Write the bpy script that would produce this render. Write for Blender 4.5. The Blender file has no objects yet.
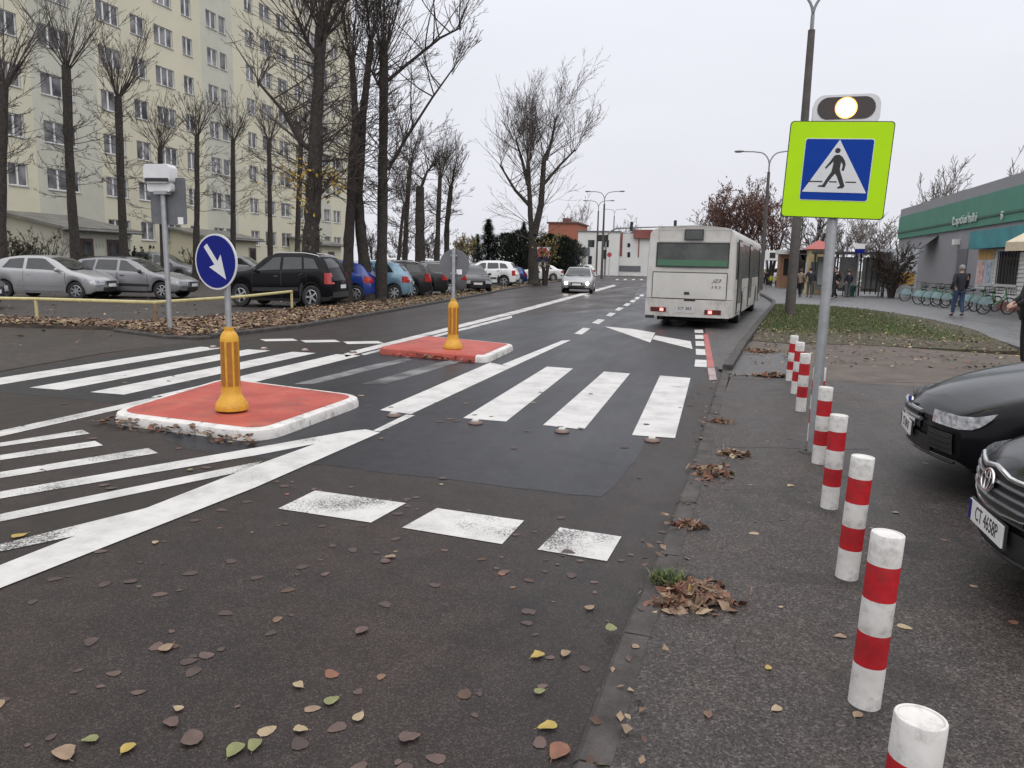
import bpy, bmesh, math, random
from mathutils import Vector, Matrix, Euler
R = math.radians
random.seed(7)
scene = bpy.context.scene
COL = scene.collection

# ------------------------------------------------------------------ camera
F_PX, PITCH, ROLL, YAW, EYE = 760.0, 0.157927868, 0.0204729946, 0.254352489, 1.6
_fw = Vector((-math.sin(YAW)*math.cos(PITCH), math.cos(YAW)*math.cos(PITCH), -math.sin(PITCH)))
_r0 = Vector((math.cos(YAW), math.sin(YAW), 0)); _u0 = _r0.cross(_fw)
_rt = _r0*math.cos(ROLL) + _u0*math.sin(ROLL)
_up = -_r0*math.sin(ROLL) + _u0*math.cos(ROLL)
cam_d = bpy.data.cameras.new('camera'); cam = bpy.data.objects.new('camera', cam_d); COL.objects.link(cam)
cam_d.sensor_width = 36; cam_d.lens = F_PX/1024*36; cam_d.clip_end = 3000; cam_d.clip_start = .05
m = Matrix((( _rt.x, _up.x, -_fw.x, 0), (_rt.y, _up.y, -_fw.y, 0), (_rt.z, _up.z, -_fw.z, EYE), (0, 0, 0, 1)))
cam.matrix_world = m
scene.camera = cam

def ray(x, y):
    return _fw*F_PX + _rt*(x-512) - _up*(y-384)
def G(x, y, z=0.0):
    "point of the level z seen in the photograph at pixel x, y (survey of the site)"
    d = ray(x, y); t = (z-EYE)/d.z
    return Vector((d.x*t, d.y*t, z))
def onX(x, y, X):
    d = ray(x, y); t = X/d.x
    return Vector((X, d.y*t, EYE+d.z*t))
def onY(x, y, Y):
    d = ray(x, y); t = Y/d.y
    return Vector((d.x*t, Y, EYE+d.z*t))
def zat(P, y):
    "height of the picture row y above the ground point P (solved along the vertical)"
    a = Vector((P.x, P.y, 0)) - Vector((0, 0, EYE))
    # 384-F*(d.up)/(d.fw)=y with d=a+z*k
    k = (384-y)/F_PX
    return (k*a.dot(_fw)-a.dot(_up))/(_up.z-k*_fw.z)
def pxm(P):
    "metres per pixel at point P"
    return (P-Vector((0, 0, EYE))).dot(_fw)/F_PX

# ------------------------------------------------------------------ mesh builder
class MB:
    def __init__(s): s.v = []; s.f = []; s.fm = []; s.m = 0
    def face(s, idx): s.f.append(tuple(idx)); s.fm.append(s.m)
    def poly(s, pts):
        n = len(s.v); s.v += [tuple(p) for p in pts]; s.face(range(n, n+len(pts)))
    def box(s, c, d, rz=0, M=None, taper=1.0):
        cx, cy, cz = c; dx, dy, dz = d[0]/2, d[1]/2, d[2]/2
        ca, sa = math.cos(rz), math.sin(rz); n = len(s.v)
        for k in (-1, 1):
            t = taper if k > 0 else 1
            for a, b in ((-1, -1), (1, -1), (1, 1), (-1, 1)):
                x, y = a*dx*t, b*dy*t
                p = Vector((cx+x*ca-y*sa, cy+x*sa+y*ca, cz+k*dz))
                if M is not None: p = M @ p
                s.v.append(tuple(p))
        for q in ((3, 2, 1, 0), (4, 5, 6, 7), (0, 1, 5, 4), (1, 2, 6, 5), (2, 3, 7, 6), (3, 0, 4, 7)):
            s.face([n+i for i in q])
    def bbox(s, x0, x1, y0, y1, z0, z1): s.box(((x0+x1)/2, (y0+y1)/2, (z0+z1)/2), (x1-x0, y1-y0, z1-z0))
    def tube(s, pts, rad, n=8, caps=True):
        pts = [Vector(p) for p in pts]
        if not isinstance(rad, (list, tuple)): rad = [rad]*len(pts)
        base = len(s.v); u = None
        for i, p in enumerate(pts):
            t = (pts[min(i+1, len(pts)-1)]-pts[max(i-1, 0)])
            if t.length < 1e-9: t = Vector((0, 0, 1))
            t.normalize()
            if u is None:
                u = t.cross(Vector((0, 0, 1)) if abs(t.z) < .9 else Vector((1, 0, 0)))
            else:
                u = u - t*u.dot(t)
                if u.length < 1e-6: u = t.cross(Vector((1, .3, 0)))
            u.normalize(); w = t.cross(u)
            for k in range(n):
                a = 2*math.pi*k/n
                q = p + (u*math.cos(a)+w*math.sin(a))*rad[i]
                s.v.append((q.x, q.y, q.z))
        for i in range(len(pts)-1):
            for k in range(n):
                k2 = (k+1) % n
                s.face((base+i*n+k, base+i*n+k2, base+(i+1)*n+k2, base+(i+1)*n+k))
        if caps:
            s.face([base+k for k in range(n-1, -1, -1)])
            s.face([base+(len(pts)-1)*n+k for k in range(n)])
    def lathe(s, prof, n=24, c=(0, 0, 0), M=None, mats=None):
        "prof: list of (r, z) round the z axis"
        base = len(s.v); m0 = s.m
        for r, z in prof:
            for k in range(n):
                a = 2*math.pi*k/n
                p = Vector((r*math.cos(a), r*math.sin(a), z))
                if M is not None: p = M @ p
                s.v.append((p.x+c[0], p.y+c[1], p.z+c[2]))
        for i in range(len(prof)-1):
            if mats: s.m = mats[i]
            for k in range(n):
                k2 = (k+1) % n
                s.face((base+i*n+k, base+i*n+k2, base+(i+1)*n+k2, base+(i+1)*n+k))
        s.m = m0
    def prism(s, pts, h, M=None):
        "pts: outline (x, y); extruded from z=0 to z=h"
        base = len(s.v); n = len(pts)
        for z in (0, h):
            for p in pts:
                q = Vector((p[0], p[1], z))
                if M is not None: q = M @ q
                s.v.append(tuple(q))
        s.face([base+i for i in range(n-1, -1, -1)]); s.face([base+n+i for i in range(n)])
        for i in range(n):
            j = (i+1) % n
            s.face((base+i, base+j, base+n+j, base+n+i))
    def ball(s, c, r, nu=10, nv=6, sc=(1, 1, 1)):
        base = len(s.v)
        for i in range(nv+1):
            th = math.pi*i/nv
            for k in range(nu):
                a = 2*math.pi*k/nu
                s.v.append((c[0]+r*sc[0]*math.sin(th)*math.cos(a), c[1]+r*sc[1]*math.sin(th)*math.sin(a), c[2]+r*sc[2]*math.cos(th)))
        for i in range(nv):
            for k in range(nu):
                k2 = (k+1) % nu
                s.face((base+i*nu+k, base+(i+1)*nu+k, base+(i+1)*nu+k2, base+i*nu+k2))
    def grid(s, P, nx, ny):
        "P(i, j) -> point"
        base = len(s.v)
        for j in range(ny+1):
            for i in range(nx+1): s.v.append(tuple(P(i, j)))
        for j in range(ny):
            for i in range(nx):
                a = base+j*(nx+1)+i
                s.face((a, a+1, a+nx+2, a+nx+1))
    def mesh(s, name, mats, smooth=None):
        me = bpy.data.meshes.new(name)
        me.from_pydata(s.v, [], s.f); 
        for mm in (mats if isinstance(mats, (list, tuple)) else [mats]): me.materials.append(mm)
        if any(s.fm): me.polygons.foreach_set('material_index', s.fm)
        if smooth is not None:
            me.polygons.foreach_set('use_smooth', [True]*len(me.polygons))
            if smooth < 180: me.set_sharp_from_angle(angle=R(smooth))
        me.validate(); me.update()
        return me
    def build(s, name, mats, parent=None, smooth=None, loc=None, kind=None):
        o = bpy.data.objects.new(name, s.mesh(name, mats, smooth)); COL.objects.link(o)
        if parent is not None: o.parent = parent
        if loc is not None: o.location = loc
        if kind: o['kind'] = kind
        return o

def fixn(o):
    bm = bmesh.new(); bm.from_mesh(o.data); bmesh.ops.remove_doubles(bm, verts=bm.verts, dist=1e-5)
    bmesh.ops.recalc_face_normals(bm, faces=bm.faces); bm.to_mesh(o.data); bm.free(); return o
def tag(o, label, cat, group=None):
    o['label'] = label; o['category'] = cat
    if group: o['group'] = group
    return o
def thing(name, label, cat, loc=(0, 0, 0), rz=0, group=None, tilt=None):
    o = bpy.data.objects.new(name, None); COL.objects.link(o)
    o.empty_display_size = .2
    o.location = loc; o.rotation_euler = (0, 0, rz) if tilt is None else tilt
    return tag(o, label, cat, group)
def copy_tree(o, parent=None):
    c = o.copy(); COL.objects.link(c)
    if parent is not None: c.parent = parent
    for ch in list(o.children): copy_tree(ch, c)
    return c
def struct(b, name, mats, smooth=None):
    return b.build(name, mats, None, smooth, kind='structure')
def text_mesh(txt, size, depth=.002, align='CENTER', shear=0.0, xs=1.0):
    cu = bpy.data.curves.new('lettering', 'FONT'); cu.body = txt; cu.size = size; cu.extrude = depth
    cu.align_x = align; cu.align_y = 'CENTER'; cu.shear = shear; cu.resolution_u = 3
    o = bpy.data.objects.new('lettering', cu); COL.objects.link(o)
    dg = bpy.context.evaluated_depsgraph_get()
    me = bpy.data.meshes.new_from_object(o.evaluated_get(dg))
    bpy.data.objects.remove(o)
    if xs != 1.0: me.transform(Matrix.Diagonal((xs, 1, 1, 1)))
    return me
def text_obj(txt, size, mat, parent, M, depth=.002, name='lettering', **k):
    me = text_mesh(txt, size, depth, **k); me.materials.clear(); me.materials.append(mat)
    me.transform(M)
    o = bpy.data.objects.new(name, me); COL.objects.link(o)
    if parent is not None: o.parent = parent
    return o

# ------------------------------------------------------------------ materials
MATS = {}
def _new(name):
    mt = bpy.data.materials.new(name); mt.use_nodes = True
    return mt, mt.node_tree.nodes, mt.node_tree.links, mt.node_tree.nodes['Principled BSDF']
def mat(name, col, rough=.6, metal=0.0, var=.12, scale=6.0, bump=0.0, bscale=None, spec=.5, coat=0.0, col2=None, rvar=0.0, detail=5, world=False, emit=None, estr=0.0, dirt=0.0, dscale=2.0):
    mt, N, L, B = _new(name)
    c = (*col, 1)
    B.inputs['Roughness'].default_value = rough; B.inputs['Metallic'].default_value = metal
    B.inputs['Specular IOR Level'].default_value = spec
    B.inputs['Coat Weight'].default_value = coat; B.inputs['Coat Roughness'].default_value = .05
    tc = N.new('ShaderNodeTexCoord'); src = tc.outputs['Object']
    if world:
        ge = N.new('ShaderNodeNewGeometry'); src = ge.outputs['Position']
    nz = N.new('ShaderNodeTexNoise'); nz.inputs['Scale'].default_value = scale; nz.inputs['Detail'].default_value = detail; nz.inputs['Roughness'].default_value = .62
    L.new(src, nz.inputs['Vector'])
    mx = N.new('ShaderNodeMix'); mx.data_type = 'RGBA'
    a = tuple(max(0, x*(1-var)) for x in col); b = tuple(min(1, x*(1+var)) for x in col)
    if col2 is not None: a, b = col, col2
    mx.inputs['A'].default_value = (*a, 1); mx.inputs['B'].default_value = (*b, 1)
    mr = N.new('ShaderNodeMapRange'); mr.inputs['From Min'].default_value = .32; mr.inputs['From Max'].default_value = .68
    L.new(nz.outputs['Fac'], mr.inputs['Value']); L.new(mr.outputs['Result'], mx.inputs['Factor'])
    cout = mx.outputs['Result']
    if dirt:      # grime of its own shape: blotches and fine streaks
        d1 = N.new('ShaderNodeTexNoise'); d1.inputs['Scale'].default_value = dscale; d1.inputs['Detail'].default_value = 12; d1.inputs['Roughness'].default_value = .75
        L.new(src, d1.inputs['Vector'])
        dr = N.new('ShaderNodeMapRange'); dr.inputs['From Min'].default_value = .50; dr.inputs['From Max'].default_value = .68
        dr.inputs['To Min'].default_value = 0; dr.inputs['To Max'].default_value = dirt; L.new(d1.outputs['Fac'], dr.inputs['Value'])
        dm = N.new('ShaderNodeMix'); dm.data_type = 'RGBA'; dm.inputs['B'].default_value = (.06, .052, .045, 1)
        L.new(dr.outputs['Result'], dm.inputs['Factor']); L.new(cout, dm.inputs['A']); cout = dm.outputs['Result']
    L.new(cout, B.inputs['Base Color'])
    if rvar:
        r = N.new('ShaderNodeMapRange'); r.inputs['From Min'].default_value = .3; r.inputs['From Max'].default_value = .7
        r.inputs['To Min'].default_value = max(.02, rough-rvar); r.inputs['To Max'].default_value = min(1, rough+rvar)
        L.new(nz.outputs['Fac'], r.inputs['Value']); L.new(r.outputs['Result'], B.inputs['Roughness'])
    if bump:
        n2 = N.new('ShaderNodeTexNoise'); n2.inputs['Scale'].default_value = bscale or scale*5; n2.inputs['Detail'].default_value = 6
        L.new(src, n2.inputs['Vector'])
        bp = N.new('ShaderNodeBump'); bp.inputs['Strength'].default_value = bump; bp.inputs['Distance'].default_value = .02
        L.new(n2.outputs['Fac'], bp.inputs['Height']); L.new(bp.outputs['Normal'], B.inputs['Normal'])
    if emit is not None:
        B.inputs['Emission Color'].default_value = (*emit, 1); B.inputs['Emission Strength'].default_value = estr
    MATS[name] = mt
    return mt

def asphalt(name, dark, light, tint=(1, 1, 1), rough=.5, rvar=.2, grain=140, patch=.35, patch_amt=.35, bump=.5, wet=None, silt=.5):
    "aggregate grains of two tones, broad tonal patches, slightly damp"
    mt, N, L, B = _new(name)
    ge = N.new('ShaderNodeNewGeometry'); P = ge.outputs['Position']
    g = N.new('ShaderNodeTexNoise'); g.inputs['Scale'].default_value = grain; g.inputs['Detail'].default_value = 3; g.inputs['Roughness'].default_value = .7
    L.new(P, g.inputs['Vector'])
    vo = N.new('ShaderNodeTexVoronoi'); vo.inputs['Scale'].default_value = grain*.75; L.new(P, vo.inputs['Vector'])
    b = N.new('ShaderNodeTexNoise'); b.inputs['Scale'].default_value = patch; b.inputs['Detail'].default_value = 8; b.inputs['Roughness'].default_value = .6
    mpg = N.new('ShaderNodeMapping'); mpg.inputs['Scale'].default_value = (1.7, .42, 1); L.new(P, mpg.inputs['Vector']); L.new(mpg.outputs['Vector'], b.inputs['Vector'])
    md = N.new('ShaderNodeTexNoise'); md.inputs['Scale'].default_value = 5; md.inputs['Detail'].default_value = 6; md.inputs['Roughness'].default_value = .7
    L.new(P, md.inputs['Vector'])
    r1 = N.new('ShaderNodeMapRange'); r1.inputs['From Min'].default_value = .36; r1.inputs['From Max'].default_value = .70; L.new(g.outputs['Fac'], r1.inputs['Value'])
    c1 = N.new('ShaderNodeMix'); c1.data_type = 'RGBA'; c1.inputs['A'].default_value = (*dark, 1); c1.inputs['B'].default_value = (*light, 1)
    L.new(r1.outputs['Result'], c1.inputs['Factor'])
    # stones: the cells of the voronoi carry their own random tone
    sv = N.new('ShaderNodeSeparateColor'); L.new(vo.outputs['Color'], sv.inputs['Color'])
    r3 = N.new('ShaderNodeMapRange'); r3.inputs['From Min'].default_value = .55; r3.inputs['From Max'].default_value = 1.0
    r3.inputs['To Min'].default_value = .85; r3.inputs['To Max'].default_value = 1.75; L.new(sv.outputs['Red'], r3.inputs['Value'])
    m1 = N.new('ShaderNodeMix'); m1.data_type = 'RGBA'; m1.blend_type = 'MULTIPLY'; m1.inputs['Factor'].default_value = 1
    L.new(c1.outputs['Result'], m1.inputs['A'])
    cc = N.new('ShaderNodeCombineColor'); [L.new(r3.outputs['Result'], cc.inputs[k]) for k in range(3)]
    L.new(cc.outputs['Color'], m1.inputs['B'])
    r2 = N.new('ShaderNodeMapRange'); r2.inputs['From Min'].default_value = .3; r2.inputs['From Max'].default_value = .7
    r2.inputs['To Min'].default_value = 1-patch_amt; r2.inputs['To Max'].default_value = 1+patch_amt; L.new(b.outputs['Fac'], r2.inputs['Value'])
    r4 = N.new('ShaderNodeMapRange'); r4.inputs['From Min'].default_value = .3; r4.inputs['From Max'].default_value = .7
    r4.inputs['To Min'].default_value = .78; r4.inputs['To Max'].default_value = 1.22; L.new(md.outputs['Fac'], r4.inputs['Value'])
    mm = N.new('ShaderNodeMath'); mm.operation = 'MULTIPLY'; L.new(r2.outputs['Result'], mm.inputs[0]); L.new(r4.outputs['Result'], mm.inputs[1])
    c2 = N.new('ShaderNodeCombineColor')
    for k in range(3):
        t = N.new('ShaderNodeMath'); t.operation = 'MULTIPLY'; t.inputs[1].default_value = tint[k]
        L.new(mm.outputs[0], t.inputs[0]); L.new(t.outputs[0], c2.inputs[k])
    m2 = N.new('ShaderNodeMix'); m2.data_type = 'RGBA'; m2.blend_type = 'MULTIPLY'; m2.inputs['Factor'].default_value = 1
    L.new(m1.outputs['Result'], m2.inputs['A']); L.new(c2.outputs['Color'], m2.inputs['B'])
    # brownish silt lying in broad patches, and darker oil stains
    sn = N.new('ShaderNodeTexNoise'); sn.inputs['Scale'].default_value = .9; sn.inputs['Detail'].default_value = 9; sn.inputs['Roughness'].default_value = .68
    L.new(P, sn.inputs['Vector'])
    sr = N.new('ShaderNodeMapRange'); sr.inputs['From Min'].default_value = .46; sr.inputs['From Max'].default_value = .70; sr.inputs['To Min'].default_value = 0; sr.inputs['To Max'].default_value = silt; L.new(sn.outputs['Fac'], sr.inputs['Value'])
    sm = N.new('ShaderNodeMix'); sm.data_type = 'RGBA'; sm.blend_type = 'MULTIPLY'; sm.inputs['B'].default_value = (1.35, 1.08, .95, 1)
    L.new(sr.outputs['Result'], sm.inputs['Factor']); L.new(m2.outputs['Result'], sm.inputs['A'])
    on = N.new('ShaderNodeTexNoise'); on.inputs['Scale'].default_value = 1.9; on.inputs['Detail'].default_value = 6; on.inputs['Distortion'].default_value = .6
    ml = N.new('ShaderNodeMapping'); ml.inputs['Location'].default_value = (7.3, 2.1, 4); L.new(P, ml.inputs['Vector']); L.new(ml.outputs['Vector'], on.inputs['Vector'])
    orr = N.new('ShaderNodeMapRange'); orr.inputs['From Min'].default_value = .58; orr.inputs['From Max'].default_value = .72; orr.inputs['To Min'].default_value = 0; orr.inputs['To Max'].default_value = .45; L.new(on.outputs['Fac'], orr.inputs['Value'])
    om = N.new('ShaderNodeMix'); om.data_type = 'RGBA'; om.inputs['B'].default_value = (.010, .0095, .0095, 1)
    L.new(orr.outputs['Result'], om.inputs['Factor']); L.new(sm.outputs['Result'], om.inputs['A'])
    L.new(om.outputs['Result'], B.inputs['Base Color'])
    rr = N.new('ShaderNodeMapRange'); rr.inputs['From Min'].default_value = .3; rr.inputs['From Max'].default_value = .7
    rr.inputs['To Min'].default_value = rough-rvar; rr.inputs['To Max'].default_value = rough+rvar; L.new(b.outputs['Fac'], rr.inputs['Value'])
    L.new(rr.outputs['Result'], B.inputs['Roughness']); B.inputs['Specular IOR Level'].default_value = .20
    bp = N.new('ShaderNodeBump'); bp.inputs['Strength'].default_value = bump; bp.inputs['Distance'].default_value = .004
    L.new(g.outputs['Fac'], bp.inputs['Height']); L.new(bp.outputs['Normal'], B.inputs['Normal'])
    MATS[name] = mt
    return mt

def road_paint(name, col, under, wear=.42, soft=.05, scale=22):
    "thermoplastic paint with worn holes that show the asphalt"
    mt, N, L, B = _new(name)
    ge = N.new('ShaderNodeNewGeometry'); P = ge.outputs['Position']
    a = N.new('ShaderNodeTexNoise'); a.inputs['Scale'].default_value = scale*4; a.inputs['Detail'].default_value = 4; L.new(P, a.inputs['Vector'])
    b = N.new('ShaderNodeTexNoise'); b.inputs['Scale'].default_value = 1.7; b.inputs['Detail'].default_value = 4; L.new(P, b.inputs['Vector'])
    s = N.new('ShaderNodeMath'); s.operation = 'MULTIPLY_ADD'; s.inputs[1].default_value = .55; L.new(b.outputs['Fac'], s.inputs[0]); 
    t = N.new('ShaderNodeMath'); t.operation = 'MULTIPLY'; t.inputs[1].default_value = .45; L.new(a.outputs['Fac'], t.inputs[0]); L.new(t.outputs[0], s.inputs[2])
    r = N.new('ShaderNodeMapRange'); r.inputs['From Min'].default_value = wear-soft; r.inputs['From Max'].default_value = wear+soft
    L.new(s.outputs[0], r.inputs['Value'])
    d = N.new('ShaderNodeTexNoise'); d.inputs['Scale'].default_value = 2.6; d.inputs['Detail'].default_value = 10; d.inputs['Roughness'].default_value = .7; L.new(P, d.inputs['Vector'])
    c0 = N.new('ShaderNodeMix'); c0.data_type = 'RGBA'; c0.inputs['A'].default_value = tuple(x*.76 for x in col)+(1,); c0.inputs['B'].default_value = (*[min(.85, x*1.06) for x in col], 1)
    dq = N.new('ShaderNodeMapRange'); dq.inputs['From Min'].default_value = .34; dq.inputs['From Max'].default_value = .56; L.new(d.outputs['Fac'], dq.inputs['Value']); L.new(dq.outputs['Result'], c0.inputs['Factor'])
    c1 = N.new('ShaderNodeMix'); c1.data_type = 'RGBA'; c1.inputs['A'].default_value = (*under, 1)
    L.new(c0.outputs['Result'], c1.inputs['B']); L.new(r.outputs['Result'], c1.inputs['Factor']); L.new(c1.outputs['Result'], B.inputs['Base Color'])
    B.inputs['Roughness'].default_value = .6; B.inputs['Specular IOR Level'].default_value = .3
    bp = N.new('ShaderNodeBump'); bp.inputs['Strength'].default_value = .3; bp.inputs['Distance'].default_value = .003
    L.new(a.outputs['Fac'], bp.inputs['Height']); L.new(bp.outputs['Normal'], B.inputs['Normal'])
    MATS[name] = mt
    return mt

A_OLD = asphalt('old asphalt', (.0115, .0095, .0090), (.048, .041, .038), tint=(1.05, .99, .97), rough=.5, rvar=.16, grain=170, patch=.45, patch_amt=.30)
A_NEW = asphalt('newer asphalt', (.0130, .0134, .0158), (.033, .0335, .0385), rough=.42, rvar=.12, grain=190, patch=.5, patch_amt=.18, bump=.35, silt=.25)
A_WALK = asphalt('pavement asphalt', (.016, .0135, .0125), (.092, .080, .074), rough=.55, rvar=.15, grain=130, patch=.55, patch_amt=.26, bump=.7)
A_BROWN = asphalt('brown shoulder asphalt', (.026, .022, .0205), (.060, .052, .048), rough=.5, rvar=.14, grain=70, patch=.5, patch_amt=.2)
A_PARK = asphalt('parking asphalt', (.032, .029, .027), (.075, .068, .064), rough=.6, rvar=.15, grain=50, patch=.6, patch_amt=.25)
A_BAY = asphalt('bus bay surface', (.045, .043, .043), (.095, .092, .09), rough=.45, rvar=.12, grain=60, patch=.4, patch_amt=.18)
A_PATH = asphalt('footpath surface', (.085, .085, .088), (.145, .145, .148), rough=.42, rvar=.14, grain=60, patch=.3, patch_amt=.2)
P_WHITE = road_paint('white road paint', (.49, .478, .46), (.04, .038, .036), wear=.33, soft=.04)
P_WORN = road_paint('speckled road paint', (.49, .478, .46), (.04, .038, .036), wear=.42, soft=.05)
P_GHOST = road_paint('old worn paint', (.22, .22, .22), (.03, .03, .032), wear=.52, soft=.10)
P_RED = road_paint('red road paint', (.36, .10, .09), (.10, .09, .09), wear=.40, soft=.1)
P_PALE = road_paint('faded pink road paint', (.36, .27, .26), (.12, .11, .11), wear=.42, soft=.1)
KERB = mat('kerb concrete', (.024, .020, .0185), .8, scale=6, bump=.9, bscale=80, world=True, col2=(.082, .071, .065), detail=12)
SOIL = mat('leafy soil', (.030, .023, .018), .9, col2=(.085, .062, .045), scale=3.5, bump=.8, bscale=30, world=True)
MUD = mat('bare trodden earth', (.050, .037, .028), .75, col2=(.098, .074, .056), scale=2.2, bump=.6, bscale=25, world=True)
TURF = mat('turf soil', (.045, .036, .022), .9, col2=(.062, .055, .028), scale=.9, bump=.8, bscale=40, world=True)
EARTH = mat('far ground', (.10, .095, .075), .95, var=.3, scale=.2, world=True)
STEEL = mat('galvanised steel', (.36, .37, .38), .42, metal=.6, var=.12, scale=12)
BARK = mat('dark bark', (.012, .010, .009), .95, col2=(.046, .037, .031), scale=9, bump=1.0, bscale=22)
TWIG = mat('twigs', (.030, .024, .021), .9, col2=(.080, .061, .050), scale=3)
REDTWIG = mat('russet twigs', (.085, .045, .035), .9, col2=(.14, .075, .055), scale=3)
GREYTWIG = mat('grey twigs', (.12, .105, .095), .9, col2=(.19, .165, .15), scale=3)
RUBBER = mat('tyre rubber', (.018, .018, .019), .8, var=.3)
GLASS = mat('dark car glass', (.020, .023, .025), .06, var=.2, spec=.6)
GLASS_L = mat('pale car glass', (.10, .115, .12), .08, var=.25, spec=.6)
BLACKP = mat('black plastic', (.022, .022, .023), .5, var=.2)
CHROME = mat('chrome', (.62, .63, .64), .18, metal=1, var=.05)
ALLOY = mat('silver wheel alloy', (.45, .46, .47), .35, metal=.8, var=.1)
LAMPGL = mat('clear lamp glass', (.30, .31, .32), .08, scale=26, metal=.35, col2=(.68, .70, .72), detail=1)
TAIL = mat('red tail lamp', (.36, .02, .02), .15, var=.2, scale=30, coat=.5)
AMBER = mat('amber lamp', (.6, .22, .04), .2)
PLATE = mat('white number plate', (.68, .68, .66), .4, var=.06)
BLACK = mat('black print', (.012, .012, .013), .5)
WHITEP = mat('white enamel', (.72, .72, .70), .4, var=.06, scale=10)
LIT = mat('lit headlamp', (.9, .9, .85), .3, emit=(1, .95, .82), estr=40)
LITRED = mat('lit brake lamp', (.8, .1, .1), .3, emit=(1, .10, .08), estr=7)
DARKIN = mat('dark interior', (.012, .012, .013), .9)

# ------------------------------------------------------------------ sky and light
world = bpy.data.worlds.new('World'); scene.world = world; world.use_nodes = True
wn, wl = world.node_tree.nodes, world.node_tree.links
bg = wn['Background']
sky = wn.new('ShaderNodeTexSky'); sky.sky_type = 'NISHITA'; sky.sun_disc = False
SUN_EL, SUN_AZ = 42, 145
sky.sun_elevation = R(SUN_EL); sky.sun_rotation = R(SUN_AZ); sky.air_density = 1; sky.dust_density = 3; sky.ozone_density = 1
# cloud deck: an overcast sky, pale and slightly lavender, brighter towards the zenith, with faint folds
tc = wn.new('ShaderNodeTexCoord')
sx = wn.new('ShaderNodeSeparateXYZ'); wl.new(tc.outputs['Generated'], sx.inputs[0])
ramp = wn.new('ShaderNodeValToRGB'); wl.new(sx.outputs['Z'], ramp.inputs['Fac'])
e = ramp.color_ramp.elements
e[0].position = 0.0; e[0].color = (.755, .755, .82, 1)
e[1].position = .36; e[1].color = (.86, .875, .94, 1)
e3 = ramp.color_ramp.elements.new(.12); e3.color = (.765, .768, .825, 1)
e4 = ramp.color_ramp.elements.new(.65); e4.color = (1.45, 1.46, 1.52, 1)
e5 = ramp.color_ramp.elements.new(.999); e5.color = (1.9, 1.9, 1.95, 1)
mp = wn.new('ShaderNodeMapping'); mp.inputs['Scale'].default_value = (1.3, 1.3, 5); wl.new(tc.outputs['Generated'], mp.inputs['Vector'])
cn = wn.new('ShaderNodeTexNoise'); cn.inputs['Scale'].default_value = 1.6; cn.inputs['Detail'].default_value = 5; wl.new(mp.outputs['Vector'], cn.inputs['Vector'])
cr = wn.new('ShaderNodeMapRange'); cr.inputs['From Min'].default_value = .3; cr.inputs['From Max'].default_value = .7; cr.inputs['To Min'].default_value = .965*9.5; cr.inputs['To Max'].default_value = 1.035*9.5
wl.new(cn.outputs['Fac'], cr.inputs['Value'])
vm = wn.new('ShaderNodeVectorMath'); vm.operation = 'SCALE'; wl.new(ramp.outputs['Color'], vm.inputs[0]); wl.new(cr.outputs['Result'], vm.inputs['Scale'])
mixw = wn.new('ShaderNodeMix'); mixw.data_type = 'RGBA'; mixw.inputs['Factor'].default_value = .94
wl.new(sky.outputs['Color'], mixw.inputs['A']); wl.new(vm.outputs['Vector'], mixw.inputs['B'])
wl.new(mixw.outputs['Result'], bg.inputs['Color']); bg.inputs['Strength'].default_value = .115
sl = bpy.data.lights.new('sun', 'SUN'); sl.energy = .9; sl.angle = R(100); sl.color = (1, .97, .93)
so = bpy.data.objects.new('sun', sl); COL.objects.link(so)
so.rotation_euler = Euler((R(90-SUN_EL), 0, R(180-SUN_AZ)))
scene.view_settings.view_transform = 'Standard'; scene.view_settings.look = 'None'
scene.view_settings.exposure = 0; scene.view_settings.gamma = 1
scene.render.engine = 'CYCLES'
scene.cycles.use_denoising = True
scene.cycles.max_bounces = 6; scene.cycles.diffuse_bounces = 3; scene.cycles.glossy_bounces = 3
scene.cycles.sample_clamp_indirect = 6
# ------------------------------------------------------------------ ground, road, pavements, markings
def sheet(name, pts, mt, z, thick=0.0):
    b = MB()
    P = [(p[0], p[1]) for p in pts]
    # orientation upwards
    ar = sum(P[i][0]*P[(i+1) % len(P)][1]-P[(i+1) % len(P)][0]*P[i][1] for i in range(len(P)))
    if ar < 0: P.reverse()
    if thick:
        base = len(b.v); n = len(P)
        b.v += [(x, y, z) for x, y in P]+[(x, y, z-thick) for x, y in P]
        b.face(range(n))
        for i in range(n):
            j = (i+1) % n; b.face((i, n+i, n+j, j))
    else: b.poly([(x, y, z) for x, y in P])
    return struct(b, name, mt)

sheet('ground', [(-700, -60), (700, -60), (700, 1200), (-700, 1200)], EARTH, -.03)
# kerb lines (surveyed)
KR = [(-.42, -4), (-.375, 1.5), (-.345, 2.2), (-.30, 3.1), (-.215, 4.07), (-.085, 6.05), (.07, 9.45), (.21, 12.1), (.61, 16.5), (1.47, 24.9), (2.45, 34.2), (2.72, 38), (2.75, 44), (2.62, 52), (2.4, 66), (1.2, 80), (-.6, 100), (-4, 125), (-20, 190)]
KL = [(-9.55, 13.0), (-9.25, 15.9), (-9.55, 20), (-9.98, 25), (-10.9, 35), (-12.05, 46), (-13.1, 60), (-14.1, 75), (-16, 92), (-19, 112), (-30, 170)]
# the carriageway between them
road = [(-9.3, -6), (-9.3, 8.1), (-9.6, 10.4), (-9.5, 12.9)]+KL[0:]+[(-60, 300), (-40, 300)]+KR[::-1]
sheet('road', road, A_OLD, 0)
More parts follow.
